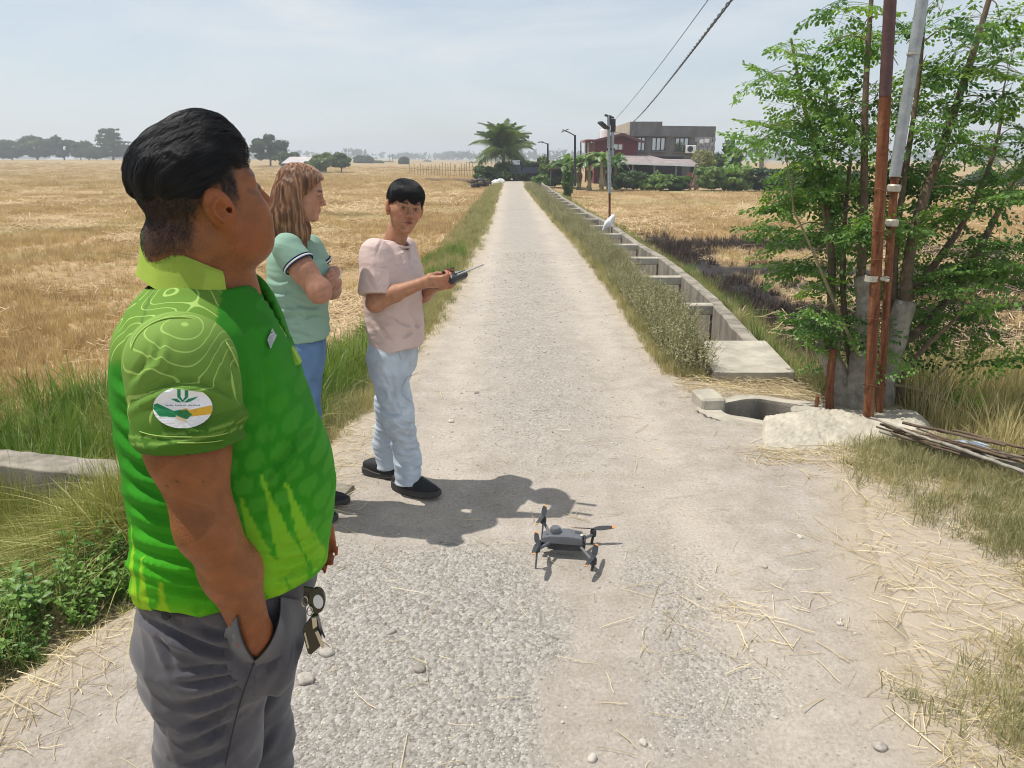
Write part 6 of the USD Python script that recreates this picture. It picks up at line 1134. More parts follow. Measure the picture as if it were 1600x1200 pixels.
for pl_ in ([(205, 545), (222, 516), (252, 499), (296, 497), (335, 515), (358, 542), (371, 572)], ): gm.part('armhole_seam', tube(spline(on_shirt(pl_), 40), .0012, 5), STITCH, smooth=True, parent=gshirt)
for dz in (0, 9): gm.part('sleeve_stitch', tube(spline(on_shirt([(218, 674 + dz), (240, 680 + dz), (285, 683 + dz), (335, 681 + dz), (356, 676 + dz)]), 30), .0008, 4), STITCH, smooth=True, parent=gshirt)
# stitched armhole seam
a_ = np.linspace(0, 2 * np.pi, 60); sx_ = nrm(np.cross(sUp, GL)); sy_ = np.cross(sUp, sx_)
# collar: a folded band round the neck, open at the front
def collar(c, F, Lf, r0, r1, zb, zf, open_a, mat, th, drop, name='collar', pt=.034):
    ph = np.linspace(-math.pi + open_a, math.pi - open_a, 72); rows = []
    for a in ph:                                                     # a = 0 at the nape
        fr_ = (1 - math.cos(a)) / 2; d = -F * math.cos(a) + Lf * math.sin(a); zt = zb + (zf - zb) * fr_ ** 1.2; e = np.clip((abs(a) - (math.pi - open_a) + .55) / .55, 0, 1); dr = drop * (1 - .15 * fr_) + pt * e ** 2
        inn, out = c + d * r0 * (1 + .10 * fr_), c + d * (r1 + .006 * math.sin(a * 3)) * (1 + .08 * fr_); up = A(0, 0, 1); k = c[2]
        Z = lambda v, z: A(v[0], v[1], z)
        rows.append([Z(inn, zt - .035), Z(inn, zt - .004), Z(inn * .7 + out * .3, zt + .003), Z(inn * .4 + out * .6, zt - .004), Z(out, zt - dr * .55), Z(out + d * .010, zt - dr), Z(out + d * .007, zt - dr - .002), Z(out - d * th, zt - dr * .55), Z(inn * .55 + out * .45, zt - .012), Z(inn + d * .004, zt - .035)])
    P = np.array(rows); return grid_mesh(P[..., 0], P[..., 1], P[..., 2])
cm = collar(gw(.014, 0, 0), nrm(GF - .0 * GL), GL, .080, .095, 1.570, 1.482, 1.08, None, .003, .068)
cm = (cm[0], cm[1]); LIMEM = mat_plain('lime_rib', (.27, .37, .055), .9, 0, .12, 14, .0006, 700, .2); gm.part('collar', cm, LIMEM, smooth=60, parent=gshirt)
PLM = mat_plain('lime_placket', (.20, .36, .03), .8, 0, .15, 30)
for sgn in (-1, 1):
    c_ = spline([gw(.062, sgn * .072, 1.462), gw(.100, sgn * .040, 1.425), gw(.128, sgn * .012, 1.385), gw(.150, -.004, 1.335)], 24); d_ = np.gradient(c_, axis=0); d_ /= np.linalg.norm(d_, axis=1, keepdims=True); o_ = np.cross(d_, GF * .8 + A(0, 0, .6)) * sgn; o_ /= np.linalg.norm(o_, axis=1, keepdims=True); n_ = np.cross(o_, d_); n_ *= np.sign(n_ @ GF)[:, None]
    R_ = np.stack([c_ - o_ * .004, c_ - o_ * .004 + n_ * .006, c_ + o_ * .016 + n_ * .007, c_ + o_ * .018 - n_ * .002], 1); gm.part('placket', grid_mesh(R_[..., 0], R_[..., 1], R_[..., 2]), PLM, smooth=50, parent=gshirt)
# printed round badge on the near sleeve: a flat print that follows the cloth
from scipy.spatial import cKDTree
def badge_patch(center_px, rw, rh, M, n=120, off=.0035):
    """dense patch seen square-on from the arm's side, laid on the cloth mesh"""
    k = cKDTree(proj(M[0])); front = M[0][:, 1] < 1.02; idx = np.where(front)[0]; k = cKDTree(proj(M[0][idx])); u, w = np.meshgrid(np.linspace(-1, 1, n), np.linspace(-1, 1, n)); px = np.stack([center_px[0] + u * rw, center_px[1] + w * rh], -1).reshape(-1, 2); d, i = k.query(px, k=6)
    y = M[0][idx][i][..., 1].min(1)
    from scipy.ndimage import gaussian_filter
    y = gaussian_filter(y.reshape(n, n), 2.0).ravel(); P = np.array([at(a, b, c - off) for (a, b), c in zip(px, y)]); return P, u.ravel(), w.ravel(), n
P, u, w, n = badge_patch((285.5, 637), 47, 32.5, SLM); uu, ww = u * 47, -w * 32.5
pts = shapely.points(uu, ww); c = np.tile(A(.66, .68, .72), (len(u), 1))
def pin(poly, col):
    m = shapely.contains(poly, pts); c[m] = col
PG = sg.Polygon; EG, EO = (.012, .20, .075), (.56, .33, .03)
pin(PG([(-46, 5), (-40, 7), (-14, -5), (2, -2), (14, -11), (6, -18), (-8, -15), (-36, -14), (-46, -2)]), EG); pin(PG([(8, -4), (46, 4), (46, -10), (14, -14), (10, -10)]), EO); pin(PG([(-4, -3), (6, -1), (16, -9), (11, -11), (3, -7)]), EO); pin(PG([(-6, -5), (6, -3), (15, -11), (7, -18), (-9, -13)]), (.02, .16, .05))
for k in range(4): pin(PG([(-11 + k * 4.0, -13 - k * 1.5), (-8 + k * 4, -12.5 - k * 1.5), (-5.5 + k * 4, -18 - k * 1.6), (-8.5 + k * 4, -19 - k * 1.6)]), (.62, .50, .30))
pin(PG([(-9, 30), (-3, 30), (-3, 17), (0, 12), (0, 8), (-9, 17)]), (.012, .19, .09)); pin(PG([(9, 30), (3, 30), (3, 17), (0, 12), (0, 8), (9, 17)]), (.012, .19, .09)); pin(PG([(-2, 8.5), (-8, 8), (-19, 14), (-9, 14)]), (.012, .19, .09)); pin(PG([(2, 8.5), (8, 8), (17, 12), (25, 18), (9, 14)]), (.012, .19, .09))
for k in range(22):
    if k not in (5, 13): pin(sg.box(-27 + k * 2.5, 2.6, -25.4 + k * 2.5, 4.9 - (k * 7 % 3) * .4), (.13, .13, .22))
kk = None; keep = (u ** 2 + w ** 2 <= 1.0) & (uu * .12 + ww < 28); fi = grid_mesh(P[:, 0].reshape(n, n), P[:, 1].reshape(n, n), P[:, 2].reshape(n, n))[1]; fi = fi[keep[fi].all(1)]
mat_col('badge_print', rough=.6, spec=.3, var=.02); ui, inv = np.unique(fi, return_inverse=True); gm.part('sleeve_badge', (P[ui], inv.reshape(-1, 3)), L('badge_print'), smooth=True, color=c[ui], parent=gshirt)
# small white mark on the chest
kt = cKDTree(proj(sm[0])); vis = (sm[0] - GO) @ GF > .02
idx = np.where(vis & (vnormals(*sm) @ A(.35, -.93, 0) > -.2))[0]; kt = cKDTree(proj(sm[0][idx])); n = 40; u, w = np.meshgrid(np.linspace(0, 1, n), np.linspace(0, 1, n))
cor = [A(425.5, 513), A(432.5, 524), A(423, 545), A(417.5, 531)]; px = (cor[0] * ((1 - u) * (1 - w))[..., None] + cor[1] * (u * (1 - w))[..., None] + cor[2] * (u * w)[..., None] + cor[3] * ((1 - u) * w)[..., None]).reshape(-1, 2); d, i = kt.query(px, k=6); y = np.full(len(px), sm[0][idx][i][..., 1].min(1)).ravel() if False else sm[0][idx][i][..., 1].min(1); P = np.array([at(a, b, q - .007) for (a, b), q in zip(px, y)])
c = np.tile(A(.52, .56, .57), (len(P), 1)); st_ = ((u * 5 + w * 2) % 1 < .28) & (w > .45) & (w < .92); c[st_.ravel()] = (.16, .2, .24); gm.part('chest_mark', (P, grid_mesh(P[:, 0].reshape(n, n), P[:, 1].reshape(n, n), P[:, 2].reshape(n, n))[1]), L('badge_print'), color=c, parent=gshirt)
# trousers
def g_tr(p):
    q = gl(p); d = loft(q, A(.80, .87, .93, 1.04), A(-.026, -.014, .000, .012), A(0, 0, 0, 0), A(.130, .147, .156, .158), A(.172, .186, .193, .196), 2.2)
    rl = chain(p, [gw(-.030, -.090, .84), gw(-.058, -.096, .64), gw(-.085, -.098, .47), gw(-.10, -.105, .09)], [.105, .083, .074, .066], .04); ll = chain(p, [gw(-.002, .090, .84), gw(-.012, .10, .64), gw(-.020, .105, .47), gw(-.02, .11, .09)], [.105, .083, .074, .066], .04)
    d = smin(d, smin(rl, ll, .012), .05); d = smin(d, ell(p, gw(-.085, -.07, .835), (.068, .08, .085)), .05)
    d = smin(d, ell(p, gW + A(.0, .062, -.10), (.045, .036, .07)), .04)
    d = np.maximum(d, q[:, 2] - 1.03); return np.maximum(d, .05 - q[:, 2])
tm = sdf_mesh(g_tr, A(-.88, .93, .02), A(-.22, 1.52, 1.06), .0065)
def g_trw(v):
    q = gl(v); hip = np.exp(-((v[:, 2] - .74) / .12) ** 2); return .015 * hip * folds(v, A(.30, .2, 1), 13, 3.2, 41) * sstep(.12, -.05, q[:, 0]) + (.010 * folds(v, A(.25, 0, 1), 13, 3.2, 42) * sstep(.70, .50, v[:, 2]) + .004 * folds(v, A(1, .3, .15), 14, 4, 44)) + .0035 * folds(v, A(.5, .2, 1), 20, 5, 43) - .003 * np.exp(-((q[:, 0] + .005 + .10 * (v[:, 2] - .7)) / .004) ** 2) * (q[:, 1] < -.05) * (v[:, 2] < .80)
tm = displace(tm, g_trw)
tm = creases(tm, [([(225, 965), (270, 990), (320, 1010), (372, 1022)], .012, 6), ([(268, 1050), (327, 1044), (392, 1040)], .008, 4.5), ([(280, 1072), (339, 1062), (388, 1048)], .009, 5), ([(283, 1100), (335, 1092), (382, 1066)], .010, 6), ([(285, 1135), (340, 1116), (372, 1090)], .009, 5.5), ([(282, 1165), (320, 1152), (352, 1130)], .008, 5.5), ([(245, 985), (262, 1020), (270, 1045)], .006, 5), ([(312, 975), (345, 990), (368, 985)], .008, 6), ([(450, 930), (455, 990), (440, 1040)], .005, 7), ([(405, 1060), (425, 1030), (445, 990)], .006, 6), ([(390, 1120), (415, 1095), (432, 1060)], .006, 6), ([(290, 1195), (330, 1185), (360, 1165)], .008, 5), ([(385, 1190), (410, 1165), (428, 1130)], .006, 6)])
usdkit.material(stage, L('grey_twill'), {'g': ('geometry', {}), 'n': ('noise_texture', {'scale': 900.0, 'detail': 2.0}), 'n3': ('noise_texture', {'scale': 14.0, 'detail': 4.0}), 'r': ('rgb_ramp', {'ramp': [(.3, (.034, .034, .042)), (.7, (.100, .097, .113))]}), 'r3': ('rgb_ramp', {'ramp': [(.3, (.85, .85, .85)), (.7, (1.12, 1.1, 1.1))]}), 'm': ('mix', {'mix_type': 'multiply', 'fac': 1.0}),
    'b': ('bump', {'strength': .6, 'distance': .0006}), 'p': ('principled_bsdf', {'roughness': .85, 'specular_ior_level': .2, 'sheen_weight': .2})}, [('g.position', 'n.vector'), ('g.position', 'n3.vector'), ('n.fac', 'r.fac'), ('n3.fac', 'r3.fac'), ('r.color', 'm.color1'), ('r3.color', 'm.color2'), ('m.color', 'p.base_color'), ('n.fac', 'b.height'), ('b.normal', 'p.normal')], surface='p.BSDF')
gtr = gm.part('trousers', tm, L('grey_twill'), smooth=True)
kt3 = cKDTree(proj(tm[0][tm[0][:, 1] < 1.2])); T3 = tm[0][tm[0][:, 1] < 1.2]
def on_trousers(pxs, off=.003):
    out = []
    for a, b in pxs:
        d, i = kt3.query((a, b), k=12); y = np.percentile(T3[i][:, 1], 10); out.append(at(a, b, y - off))
    return np.array(out)
DKG = mat_plain('dark_seam', (.02, .02, .024), .8); WHT = mat_plain('white_lining', (.5, .52, .56), .9)
kt4v = np.vstack([T3, bm[0]]); kt4 = cKDTree(proj(kt4v))
def on_both(pxs, off=.003): return np.array([at(a, b, np.percentile(kt4v[kt4.query((a, b), k=26)[1]][:, 1], 6) - off) for a, b in pxs])
def seam(name, pxs, r, mat=DKG, n=24): gm.part(name, tube(spline(on_trousers(pxs), n), r, 5), mat, smooth=True, parent=gtr)
from scipy.ndimage import gaussian_filter1d
def panel(inner, outer, n=40, k=14):
    a = spline([A(*q, 0) for q in inner], n)[:, :2]; b = spline([A(*q, 0) for q in outer], n)[:, :2]; rows = []
    for i, w in enumerate(np.linspace(0, 1, k)):
        q = a * (1 - w) + b * w; y = on_both(q, 0)[:, 1]; y = gaussian_filter1d(y, 2.0, mode='nearest') - (.0065 * (1 - w) ** 1.5 - .004 * w - .006 * np.sin(np.pi * w) * 0)
        rows.append(np.array([at(u, v, d) for (u, v), d in zip(q, y)]))
    P = np.array(rows)
    for _ in range(3): P[1:-1] = .25 * P[:-2] + .5 * P[1:-1] + .25 * P[2:]
    return P
for inn, out in (([(438, 934), (436, 966), (423, 1003), (398, 1032)], [(476, 940), (478, 985), (462, 1040), (405, 1090)]), ([(398, 1032), (386, 1015), (376, 990), (371, 962)], [(396, 1090), (366, 1064), (350, 1022), (352, 984)])):
    P = panel(inn, out); v, f = grid_mesh(P[..., 0], P[..., 1], P[..., 2]); o = len(v); gm.part('pocket_panel', (np.vstack([v, v + A(0, .0025, 0)]), np.vstack([f, f[:, ::-1] + o])), L('grey_twill'), smooth=True, parent=gtr)
    gm.part('pocket_edge', tube(P[0] - A(0, .0005, 0), .0014, 5), DKG, smooth=True, parent=gtr)
seam('back_pocket_welt', [(216, 936), (240, 950), (275, 958), (314, 957)], .0045); seam('back_pocket_welt', [(218, 929), (242, 942), (277, 950), (314, 950)], .0025)
seam('side_seam', [(398, 1032), (388, 1060), (372, 1110), (360, 1160), (352, 1195)], .0012)
gm.part('pocket_button', blob(on_trousers([(259, 961)], .004)[0], (.008, .005, .009), 3, .1, 2), DKG, smooth=True, parent=gtr)
for (hx, az) in ((gw(-.04, -.105, 0), math.radians(8)), (gw(.04, .115, 0), math.radians(22))):
    a, b = shoe_mesh(hx, az); sp = gm.part('shoe', a, mat_plain('dark_leather', (.02, .018, .017), .45) if not stage.GetPrimAtPath(L('dark_leather')) else L('dark_leather'), smooth=40); gm.part('sole', b, BLACK, smooth=40, parent=sp)
# hair: a thick swept top over faded sides
def g_hair(p):
    q = glocal(p); r = q.copy(); r[:, 1] = np.abs(r[:, 1])
    d = ell(q, (-.010, 0, .054), (.080, .077, .072)); d = smin(d, ell(q, (.026, 0, .086), (.048, .064, .050)), .02); d = smin(d, ell(q, (-.060, 0, .056), (.040, .062, .046)), .02); d = smin(d, ell(q, (.046, 0, .070), (.036, .058, .032)), .02)
    return smax(d, -(r[:, 2] - (.034 + .22 * np.clip(q[:, 0], -.02, .08) + .06 * np.clip(q[:, 0] + .02, -.09, 0) + .012 * np.sin(q[:, 0] * 60))), .012) * SG
hmesh = sdf_mesh(g_hair, HG - A(.18, .18, .08), HG + A(.19, .18, .19), .0038); hmesh = displace(hmesh, lambda v: .0085 * folds(glocal(v), A(.30, .8, .15), 22, 6.5, 51) + .0045 * folds(glocal(v), A(.1, 1, .3), 46, 9, 52))
gh = gm.part('hair', hmesh, L('black_hair'), smooth=True)
def sweep_hair(mesh, loc, R, s, n, npts, ln, width, parent, base, flow, lift, seed, zmin=-9, mat=None, wave=.004):
    r = np.random.default_rng(seed); v, f = mesh; nm = vnormals(v, f); tri = v[f]; ar = np.linalg.norm(np.cross(tri[:, 1] - tri[:, 0], tri[:, 2] - tri[:, 0]), axis=1); k = r.choice(len(f), n, p=ar / ar.sum()); b = r.dirichlet((1, 1, 1), n); p = (tri[k] * b[..., None]).sum(1); N = (nm[f[k]] * b[..., None]).sum(1); tr = cKDTree(v)
    q = (p - HGX[0]) @ R / s; ok = q[:, 2] > zmin; p, N, q = p[ok], N[ok], q[ok]; out = [p - N * .002]; cur = p.copy(); ph = meshkit.noise(q * 55, seed) * 12
    L1 = ln * r.uniform(.6, 1.2, len(p))
    for i in range(1, npts):
        q = (cur - HGX[0]) @ R / s; d = flow(q) @ R.T; d = d + r.normal(0, .12, d.shape); _, j = tr.query(cur); Nj = nm[j]; d = d - Nj * (d * Nj).sum(1)[:, None]; d /= np.linalg.norm(d, axis=1, keepdims=True) + 1e-9
        cur = cur + d * (L1 / (npts - 1))[:, None]; _, j = tr.query(cur); dd = ((cur - v[j]) * nm[j]).sum(1); cur = cur - nm[j] * (dd - lift * np.sin(np.pi * i / (npts - 1) * .8) - wave * .5 * np.sin(ph + i * 1.1))[:, None]; out.append(cur.copy())
    P = np.stack(out, 1); return hair_curves(parent, base, None, lambda _: P, npts, width, mat)
HGX = [HG]
def g_flow(q): return np.stack([-.75 + 1.2 * sstep(.03, .09, q[:, 0]) * 0 - .2 * (q[:, 2] < .05), .25 * np.sign(q[:, 1]) * sstep(.1, .03, q[:, 2]), .35 * sstep(.02, .07, q[:, 0]) - .55 * sstep(-.02, -.08, q[:, 0]) - .2], 1)
sweep_hair(hmesh, None, RG, SG, 15000, 7, .065, .00062, gh, GO, g_flow, .004, 61, mat=L('black_hair'), wave=.006)
# short clipped hair of the faded sides and nape
rf_ = np.random.default_rng(33); hv, hf = hm; hn = vnormals(hv, hf); tri = hv[hf]; ar_ = np.linalg.norm(np.cross(tri[:, 1] - tri[:, 0], tri[:, 2] - tri[:, 0]), axis=1); kf = rf_.choice(len(hf), 90000, p=ar_ / ar_.sum()); bc_ = rf_.dirichlet((1, 1, 1), len(kf)); pf = (tri[kf] * bc_[..., None]).sum(1); nf = hn[hf[kf, 0]]
mf = FADE[hf[kf, 0]]; kp = rf_.random(len(kf)) < mf * .42; pf, nf, mf = pf[kp], nf[kp], mf[kp]; dn_ = np.tile(RG @ A(-.35, 0, -.85), (len(pf), 1)) + rf_.normal(0, .25, (len(pf), 3)); dn_ -= nf * (dn_ * nf).sum(1)[:, None]; dn_ /= np.linalg.norm(dn_, axis=1, keepdims=True); ln_f = (.003 + .009 * mf ** 1.5)[:, None]
hair_curves(gh, GO, None, lambda _: np.stack([pf - nf * .001, pf + dn_ * ln_f * .4 + nf * (.0012 + .002 * mf[:, None]), pf + dn_ * ln_f + nf * (.001 + .0025 * mf[:, None])], 1), 3, .0004, L('black_hair'))
# keys clipped to the front of the trousers
kb = at(486, 938, 1.10); ky = Thing('key_bunch', kb, 'bunch of car keys with a round black tag hanging at the big man\'s trouser front', 'keys'); GLOSSB = mat_plain('gloss_black', (.012, .012, .013), .25, 0, .1, spec=.6); STEEL = mat_plain('key_steel', (.50, .48, .43), .35, .8, .1)
def face_cam(px, py, Y): return at(px, py, Y)
def plate(pxs, Y, th, mat, name, parent=None):
    pts = np.array([at(a, b, Y) for a, b in pxs]); c = pts.mean(0); vv = np.vstack([pts, pts + A(0, th, 0)]); m = trimesh.convex.convex_hull(vv); return ky.part(name, m, mat, parent=parent)
tg_ = [(495 + 15.5 * math.cos(t) * (.82) + 6 * math.sin(t) * .0 - 3, 938 + 21 * math.sin(t)) for t in np.linspace(0, 6.283, 24)[:-1]]
tg_ = [(495 + 12.5 * math.cos(t) - 6.5 * math.sin(t) * .5, 939 + 19 * math.sin(t) + 5 * math.cos(t)) for t in np.linspace(0, 6.283, 24)[:-1]]; rt_ = plate(tg_, 1.085, .006, GLOSSB, 'round_tag'); plate([(497 + 7.8 * math.cos(t), 940.5 + 10.5 * math.sin(t) + 1.5 * math.cos(t)) for t in np.linspace(0, 6.283, 24)[:-1]], 1.083, .003, mat_plain('tag_face', (.55, .57, .60), .3), 'tag_face', rt_)
plate([(474, 918), (488, 920), (498, 930), (480, 946), (474, 940)], 1.088, .005, GLOSSB, 'tag_loop')
fob = plate([(472, 985), (487, 964), (495, 965), (502, 992), (500, 1010), (486, 1023), (481, 1021)], 1.088, .012, GLOSSB, 'key_fob'); plate([(475, 990), (477, 988), (483, 1012), (481, 1014)], 1.086, .002, STEEL, 'fob_trim', fob)
plate([(487, 966), (493, 965), (495, 979), (489, 983)], 1.083, .004, STEEL, 'key_head'); plate([(492, 988), (496, 986), (507, 1010), (503, 1014)], 1.082, .0025, STEEL, 'key_blade'); plate([(496, 976), (498, 975), (508, 996), (507, 998)], 1.092, .0025, L('dark_metal'), 'thin_key')
for (a, b, rr0) in ((476, 940, 8), (484, 955, 7)): t = np.linspace(0, 6.283, 20); ky.part('split_ring', tube([at(a + rr0 * .6 * math.cos(k), b + rr0 * math.sin(k), 1.086 + .004 * math.sin(k)) for k in t], .0011, 5), STEEL)
# ---------------------------------------------------------------- the young man with the controller and the woman with crossed arms
def local(O, F, L_): return lambda p: np.stack([(p - O) @ F, (p - O) @ L_, p[:, 2] - O[2]], 1)
class Dummy: pass
def tee_sdf(loc, W, prof, arms, neck, hemz, sl, thick=.010):
    """a shirt: torso loft, shoulders, two sleeves; W maps local to world"""
    z, c, a, b = prof
    def f(p):
        q = loc(p); d = loft(q, z, c, 0 * c, a, b, 2.3)
        for S, E, rS, r0, r1, ln in arms:
            d = smin(d, cone(p, neck[0] + (S - neck[0]) * .35, S, neck[2], rS), .04)
        sl_ = None
        for S, E, rS, r0, r1, ln in arms:
            U = nrm(E - S); t = (p - S) @ U; e = cone(p, S, S + U * (ln + .04), r0, r1); e = smax(e, t - ln, .004); sl_ = e if sl_ is None else np.minimum(sl_, e)
        hem = hemz(q) - q[:, 2]
        d = smax(smin(d, sl_, .022), -9 + 0 * hem, .001); inner = d + thick; d = np.maximum(d, -inner); d = np.maximum(d, hem)
        return smax(d, -cone(p, neck[0] - A(0, 0, .03), neck[1], neck[3], neck[3]), .004)
    return f
mat_col('cloth_soft', rough=.85, spec=.15, bump=.0005, bscale=700., var=.05, vscale=9.)
mat_col('denim', rough=.9, spec=.15, bump=.0006, bscale=800., var=.16, vscale=16.)
SHOEK = mat_plain('black_knit', (.014, .014, .016), .75, 0, .2, 60, .0008, 400); SOLEK = mat_plain('dark_sole', (.035, .033, .033), .6, 0, .2)
# ---- young man
PY = 3.57; PF, PL = frame(math.radians(-14)); PO = A(-.585, PY, 0); ploc = local(PO, PF, PL)
def pw_(f, l, z): return PO + PF * f + PL * l + A(0, 0, z)
pm = Thing('person', PO, 'young man in pale pink T-shirt and light blue jeans holding a drone controller', 'person')
pS, pE, pW = at(588, 398, 3.43), at(586, 474, 3.355), at(666, 440, 3.33); pS2, pE2, pW2 = at(630, 393, 3.72), at(650, 470, 3.74), at(682, 446, 3.56)
RP = rot(0, 0, math.radians(-66)) @ rot(0, math.radians(4), 0) @ rot(math.radians(-9), 0, 0); SPH = .95; HP = at(640, 326, 3.49) - RP @ A(.080, 0, .006) * SPH
pNB, pNT = pw_(.01, 0, 1.27), HP + RP @ A(-.02, 0, -.06)
def plh(p): return (p - HP) @ RP / SPH
def p_head(p): return smin(headsdf(plh(p), chub=.0) * SPH, cone(p, pNB, pNT, .054, .050), .025)
ctrl_c = at(706, 434, 3.43)
cd = nrm(PF + A(.0, -.05, .16)); cs = nrm(np.cross(A(0, 0, 1), cd)); cu = np.cross(cd, cs)
def CW(a, b, c): return ctrl_c + cd * a + cs * b + cu * c
ph1 = hand(pW, nrm(CW(.03, -.085, -.012) - pW), nrm(cs * .85 + cu * .55), -1, [.55, .75, .8, .85], thumb=[pW + nrm(CW(0, -.07, .02) - pW) * .02 + cu * .018, pW * .6 + CW(-.02, -.07, .03) * .4 + cu * .012, CW(-.045, -.062, .032), CW(-.010, -.052, .030)])
ph2 = hand(pW2, nrm(CW(.03, .085, -.012) - pW2), nrm(-cs * .85 + cu * .55), 1, [.55, .75, .8, .85], thumb=[pW2 + nrm(CW(0, .07, .02) - pW2) * .02 + cu * .018, pW2 * .6 + CW(-.02, .07, .03) * .4 + cu * .012, CW(-.045, .062, .032), CW(-.010, .052, .030)])
def p_arms(p):
    d = chain(p, [pS, pE, pE * .6 + pW * .4 + A(0, 0, .006), pW], [.042, .040, .037, .025], .02); d2 = chain(p, [pS2, pE2, pE2 * .6 + pW2 * .4, pW2], [.042, .040, .037, .025], .02)
    return np.minimum(smin(d, hands_sdf(p, ph1), .014), smin(d2, hands_sdf(p, ph2), .014))
def p_low(p):
    d = loft(ploc(p), A(.70, .95, 1.15, 1.26, 1.31), A(-.0, .0, .0, -.005, 0), A(0, 0, 0, 0, 0), A(.085, .08, .09, .075, .05), A(.13, .125, .14, .13, .07)); return smin(d, smin(cone(p, pw_(0, -.08, .72), pNear + A(0, 0, .08), .07, .04), cone(p, pw_(-.04, .08, .72), pFar + A(.01, 0, .08), .06, .035), .02), .03)
pNear, pFar = gnd(640, 768), gnd(603, 743); pNear[2] = pFar[2] = 0
SKP = (.34, .165, .095)
h_ = sdf_mesh(p_head, HP - A(.16, .16, .30), HP + A(.16, .16, .16), .0032); a_m = sdf_mesh(p_arms, A(-.85, 3.15, .98), A(-.10, 3.9, 1.40), .0038); l_ = sdf_mesh(p_low, A(-.85, 3.3, .02), A(-.30, 3.85, 1.34), .011)
ca_ = np.tile(A(*SKP), (len(a_m[0]), 1)); fp = np.minimum(np.linalg.norm(a_m[0] - CW(.03, -.07, 0), axis=1), np.linalg.norm(a_m[0] - CW(.03, .07, 0), axis=1)); ca_ = ca_ * (1 - .25 * sstep(.07, .02, fp)[:, None] * A(0, 1, .8))
pm.part('body', cat(h_, a_m, l_), L('skin'), smooth=True, color=np.vstack([headcol(plh(h_[0]), SKP, (.26, .085, .07), stub=.15), ca_, np.tile(A(*SKP), (len(l_[0]), 1))]))
def eyes(th, H, R, s, look=0.0):
    for sd in (-1, 1):
        e = H + R @ (A(.0795, sd * .0325, .0045) * s); ep = th.part('eye', xf(lathe([(0, -.0105), (.0085, -.0065), (.0118, 0), (.0085, .0065), (0, .0105)], 12), R, e), EYEW, smooth=True); th.part('iris', blob(e + R @ A(.0098, look, .0), (.0035, .0055, .0055), 1, 0, 2), EYED, smooth=True, parent=ep)
eyes(pm, HP - RP @ A(.002, 0, 0), RP, SPH, -.002)
def p_hair(p):
    q = plh(p); y = np.abs(q[:, 1]); d = ell(q, (-.010, 0, .050), (.104, .087, .088)); d = smin(d, ell(q, (.040, 0, .070), (.064, .070, .050)), .02)
    zb = np.interp(q[:, 0], [-.10, -.06, -.03, -.01, .02, .035, .060, .09], [-.055, -.035, .018, .026, .018, .020, .040, .043]) + .010 * np.sin(q[:, 1] * 95 + q[:, 0] * 40) * (q[:, 0] > .03) + .25 * np.clip(q[:, 1] * .0, 0, 1); return smax(d, zb - q[:, 2], .008) * SPH
hm_ = displace(sdf_mesh(p_hair, HP - A(.15, .15, .09), HP + A(.15, .15, .17), .004), lambda v: .004 * folds(plh(v), A(1, .25, -.5), 34, 7, 53))
ph_ = pm.part('hair', hm_, L('black_hair'), smooth=True); HGX[0] = HP
sweep_hair(hm_, None, RP, SPH, 9000, 6, .065, .0006, ph_, PO, lambda q: np.stack([.7 * sstep(-.06, .02, q[:, 0]) - .3, .5 * q[:, 1] / .08 * 1.0, -.55 - .3 * sstep(.08, .02, q[:, 2])], 1), .003, 62, mat=L('black_hair'), wave=.003)
pz = fine(A(.76, .86, 1.0, 1.12, 1.22, 1.28, 1.31), 60, A(.010, .008, .004, .0, -.004, -.006, 0), A(.118, .122, .126, .128, .112, .088, .06), A(.165, .168, .172, .178, .172, .130, .075))
psd = tee_sdf(ploc, pw_, pz, [(pS, pE, .050, .074, .078, .185), (pS2, pE2, .050, .074, .078, .185)], (pNB + A(0, 0, -.012), pNT + A(0, 0, .03), .045, .064), lambda q: .795 + .012 * np.sin(q[:, 0] * 22 + q[:, 1] * 9) - .012 * sstep(0, -.15, q[:, 0]), None)
sm_ = displace(sdf_mesh(psd, A(-.86, 3.2, .74), A(-.33, 3.9, 1.40), .0050), lambda v: .011 * folds(v, A(.8, 0, .7), 11, 3.0, 71) * sstep(1.05, .85, v[:, 2]) + .009 * folds(v, A(.25, .2, 1), 10, 2.6, 72) + .005 * folds(v, A(-.4, 0, 1), 20, 5, 73))
sm_ = creases(sm_, [([(608, 410), (612, 440), (607, 468)], .005, 3), ([(588, 415), (592, 440), (600, 462)], .003, 3), ([(612, 490), (630, 505), (652, 508)], .009, 3), ([(640, 480), (650, 500), (658, 520)], .007, 3), ([(585, 500), (600, 520), (612, 534)], .007, 3), ([(625, 530), (645, 515), (660, 500)], .008, 3), ([(633, 380), (640, 410), (645, 440)], .005, 3), ([(574, 430), (580, 445), (590, 455)], .003, 2.5), ([(600, 372), (592, 385), (588, 400)], .003, 2)])
ptee = pm.part('t_shirt', sm_, L('cloth_soft'), smooth=True, color=np.tile(A(.56, .435, .405), (len(sm_[0]), 1)))
g_ = np.linspace(0, 2 * np.pi, 40); nr = A(*[0, 0, 0]); ncx = pNB * .80 + pNT * .20 + A(0, 0, -.004) + PF * .004; pm.part('neck_rib', tube(np.array([ncx + PF * (.064 * math.cos(a) + .006) + PL * .066 * math.sin(a) + A(0, 0, -.014 * math.cos(a)) for a in g_]), .0075, 6), mat_plain('pink_rib', (.50, .385, .355), .9), smooth=True, parent=ptee)
def jeans(loc, prof, rl, ll, k=.045, top=.9, low=.05):
    def f(p):
        q = loc(p); d = loft(q, *prof, 2.2); d = smin(d, smin(chain(p, rl[0], rl[1], .03), chain(p, ll[0], ll[1], .03), .010), k); d = np.maximum(d, q[:, 2] - top); return np.maximum(d, low - q[:, 2])
    return f
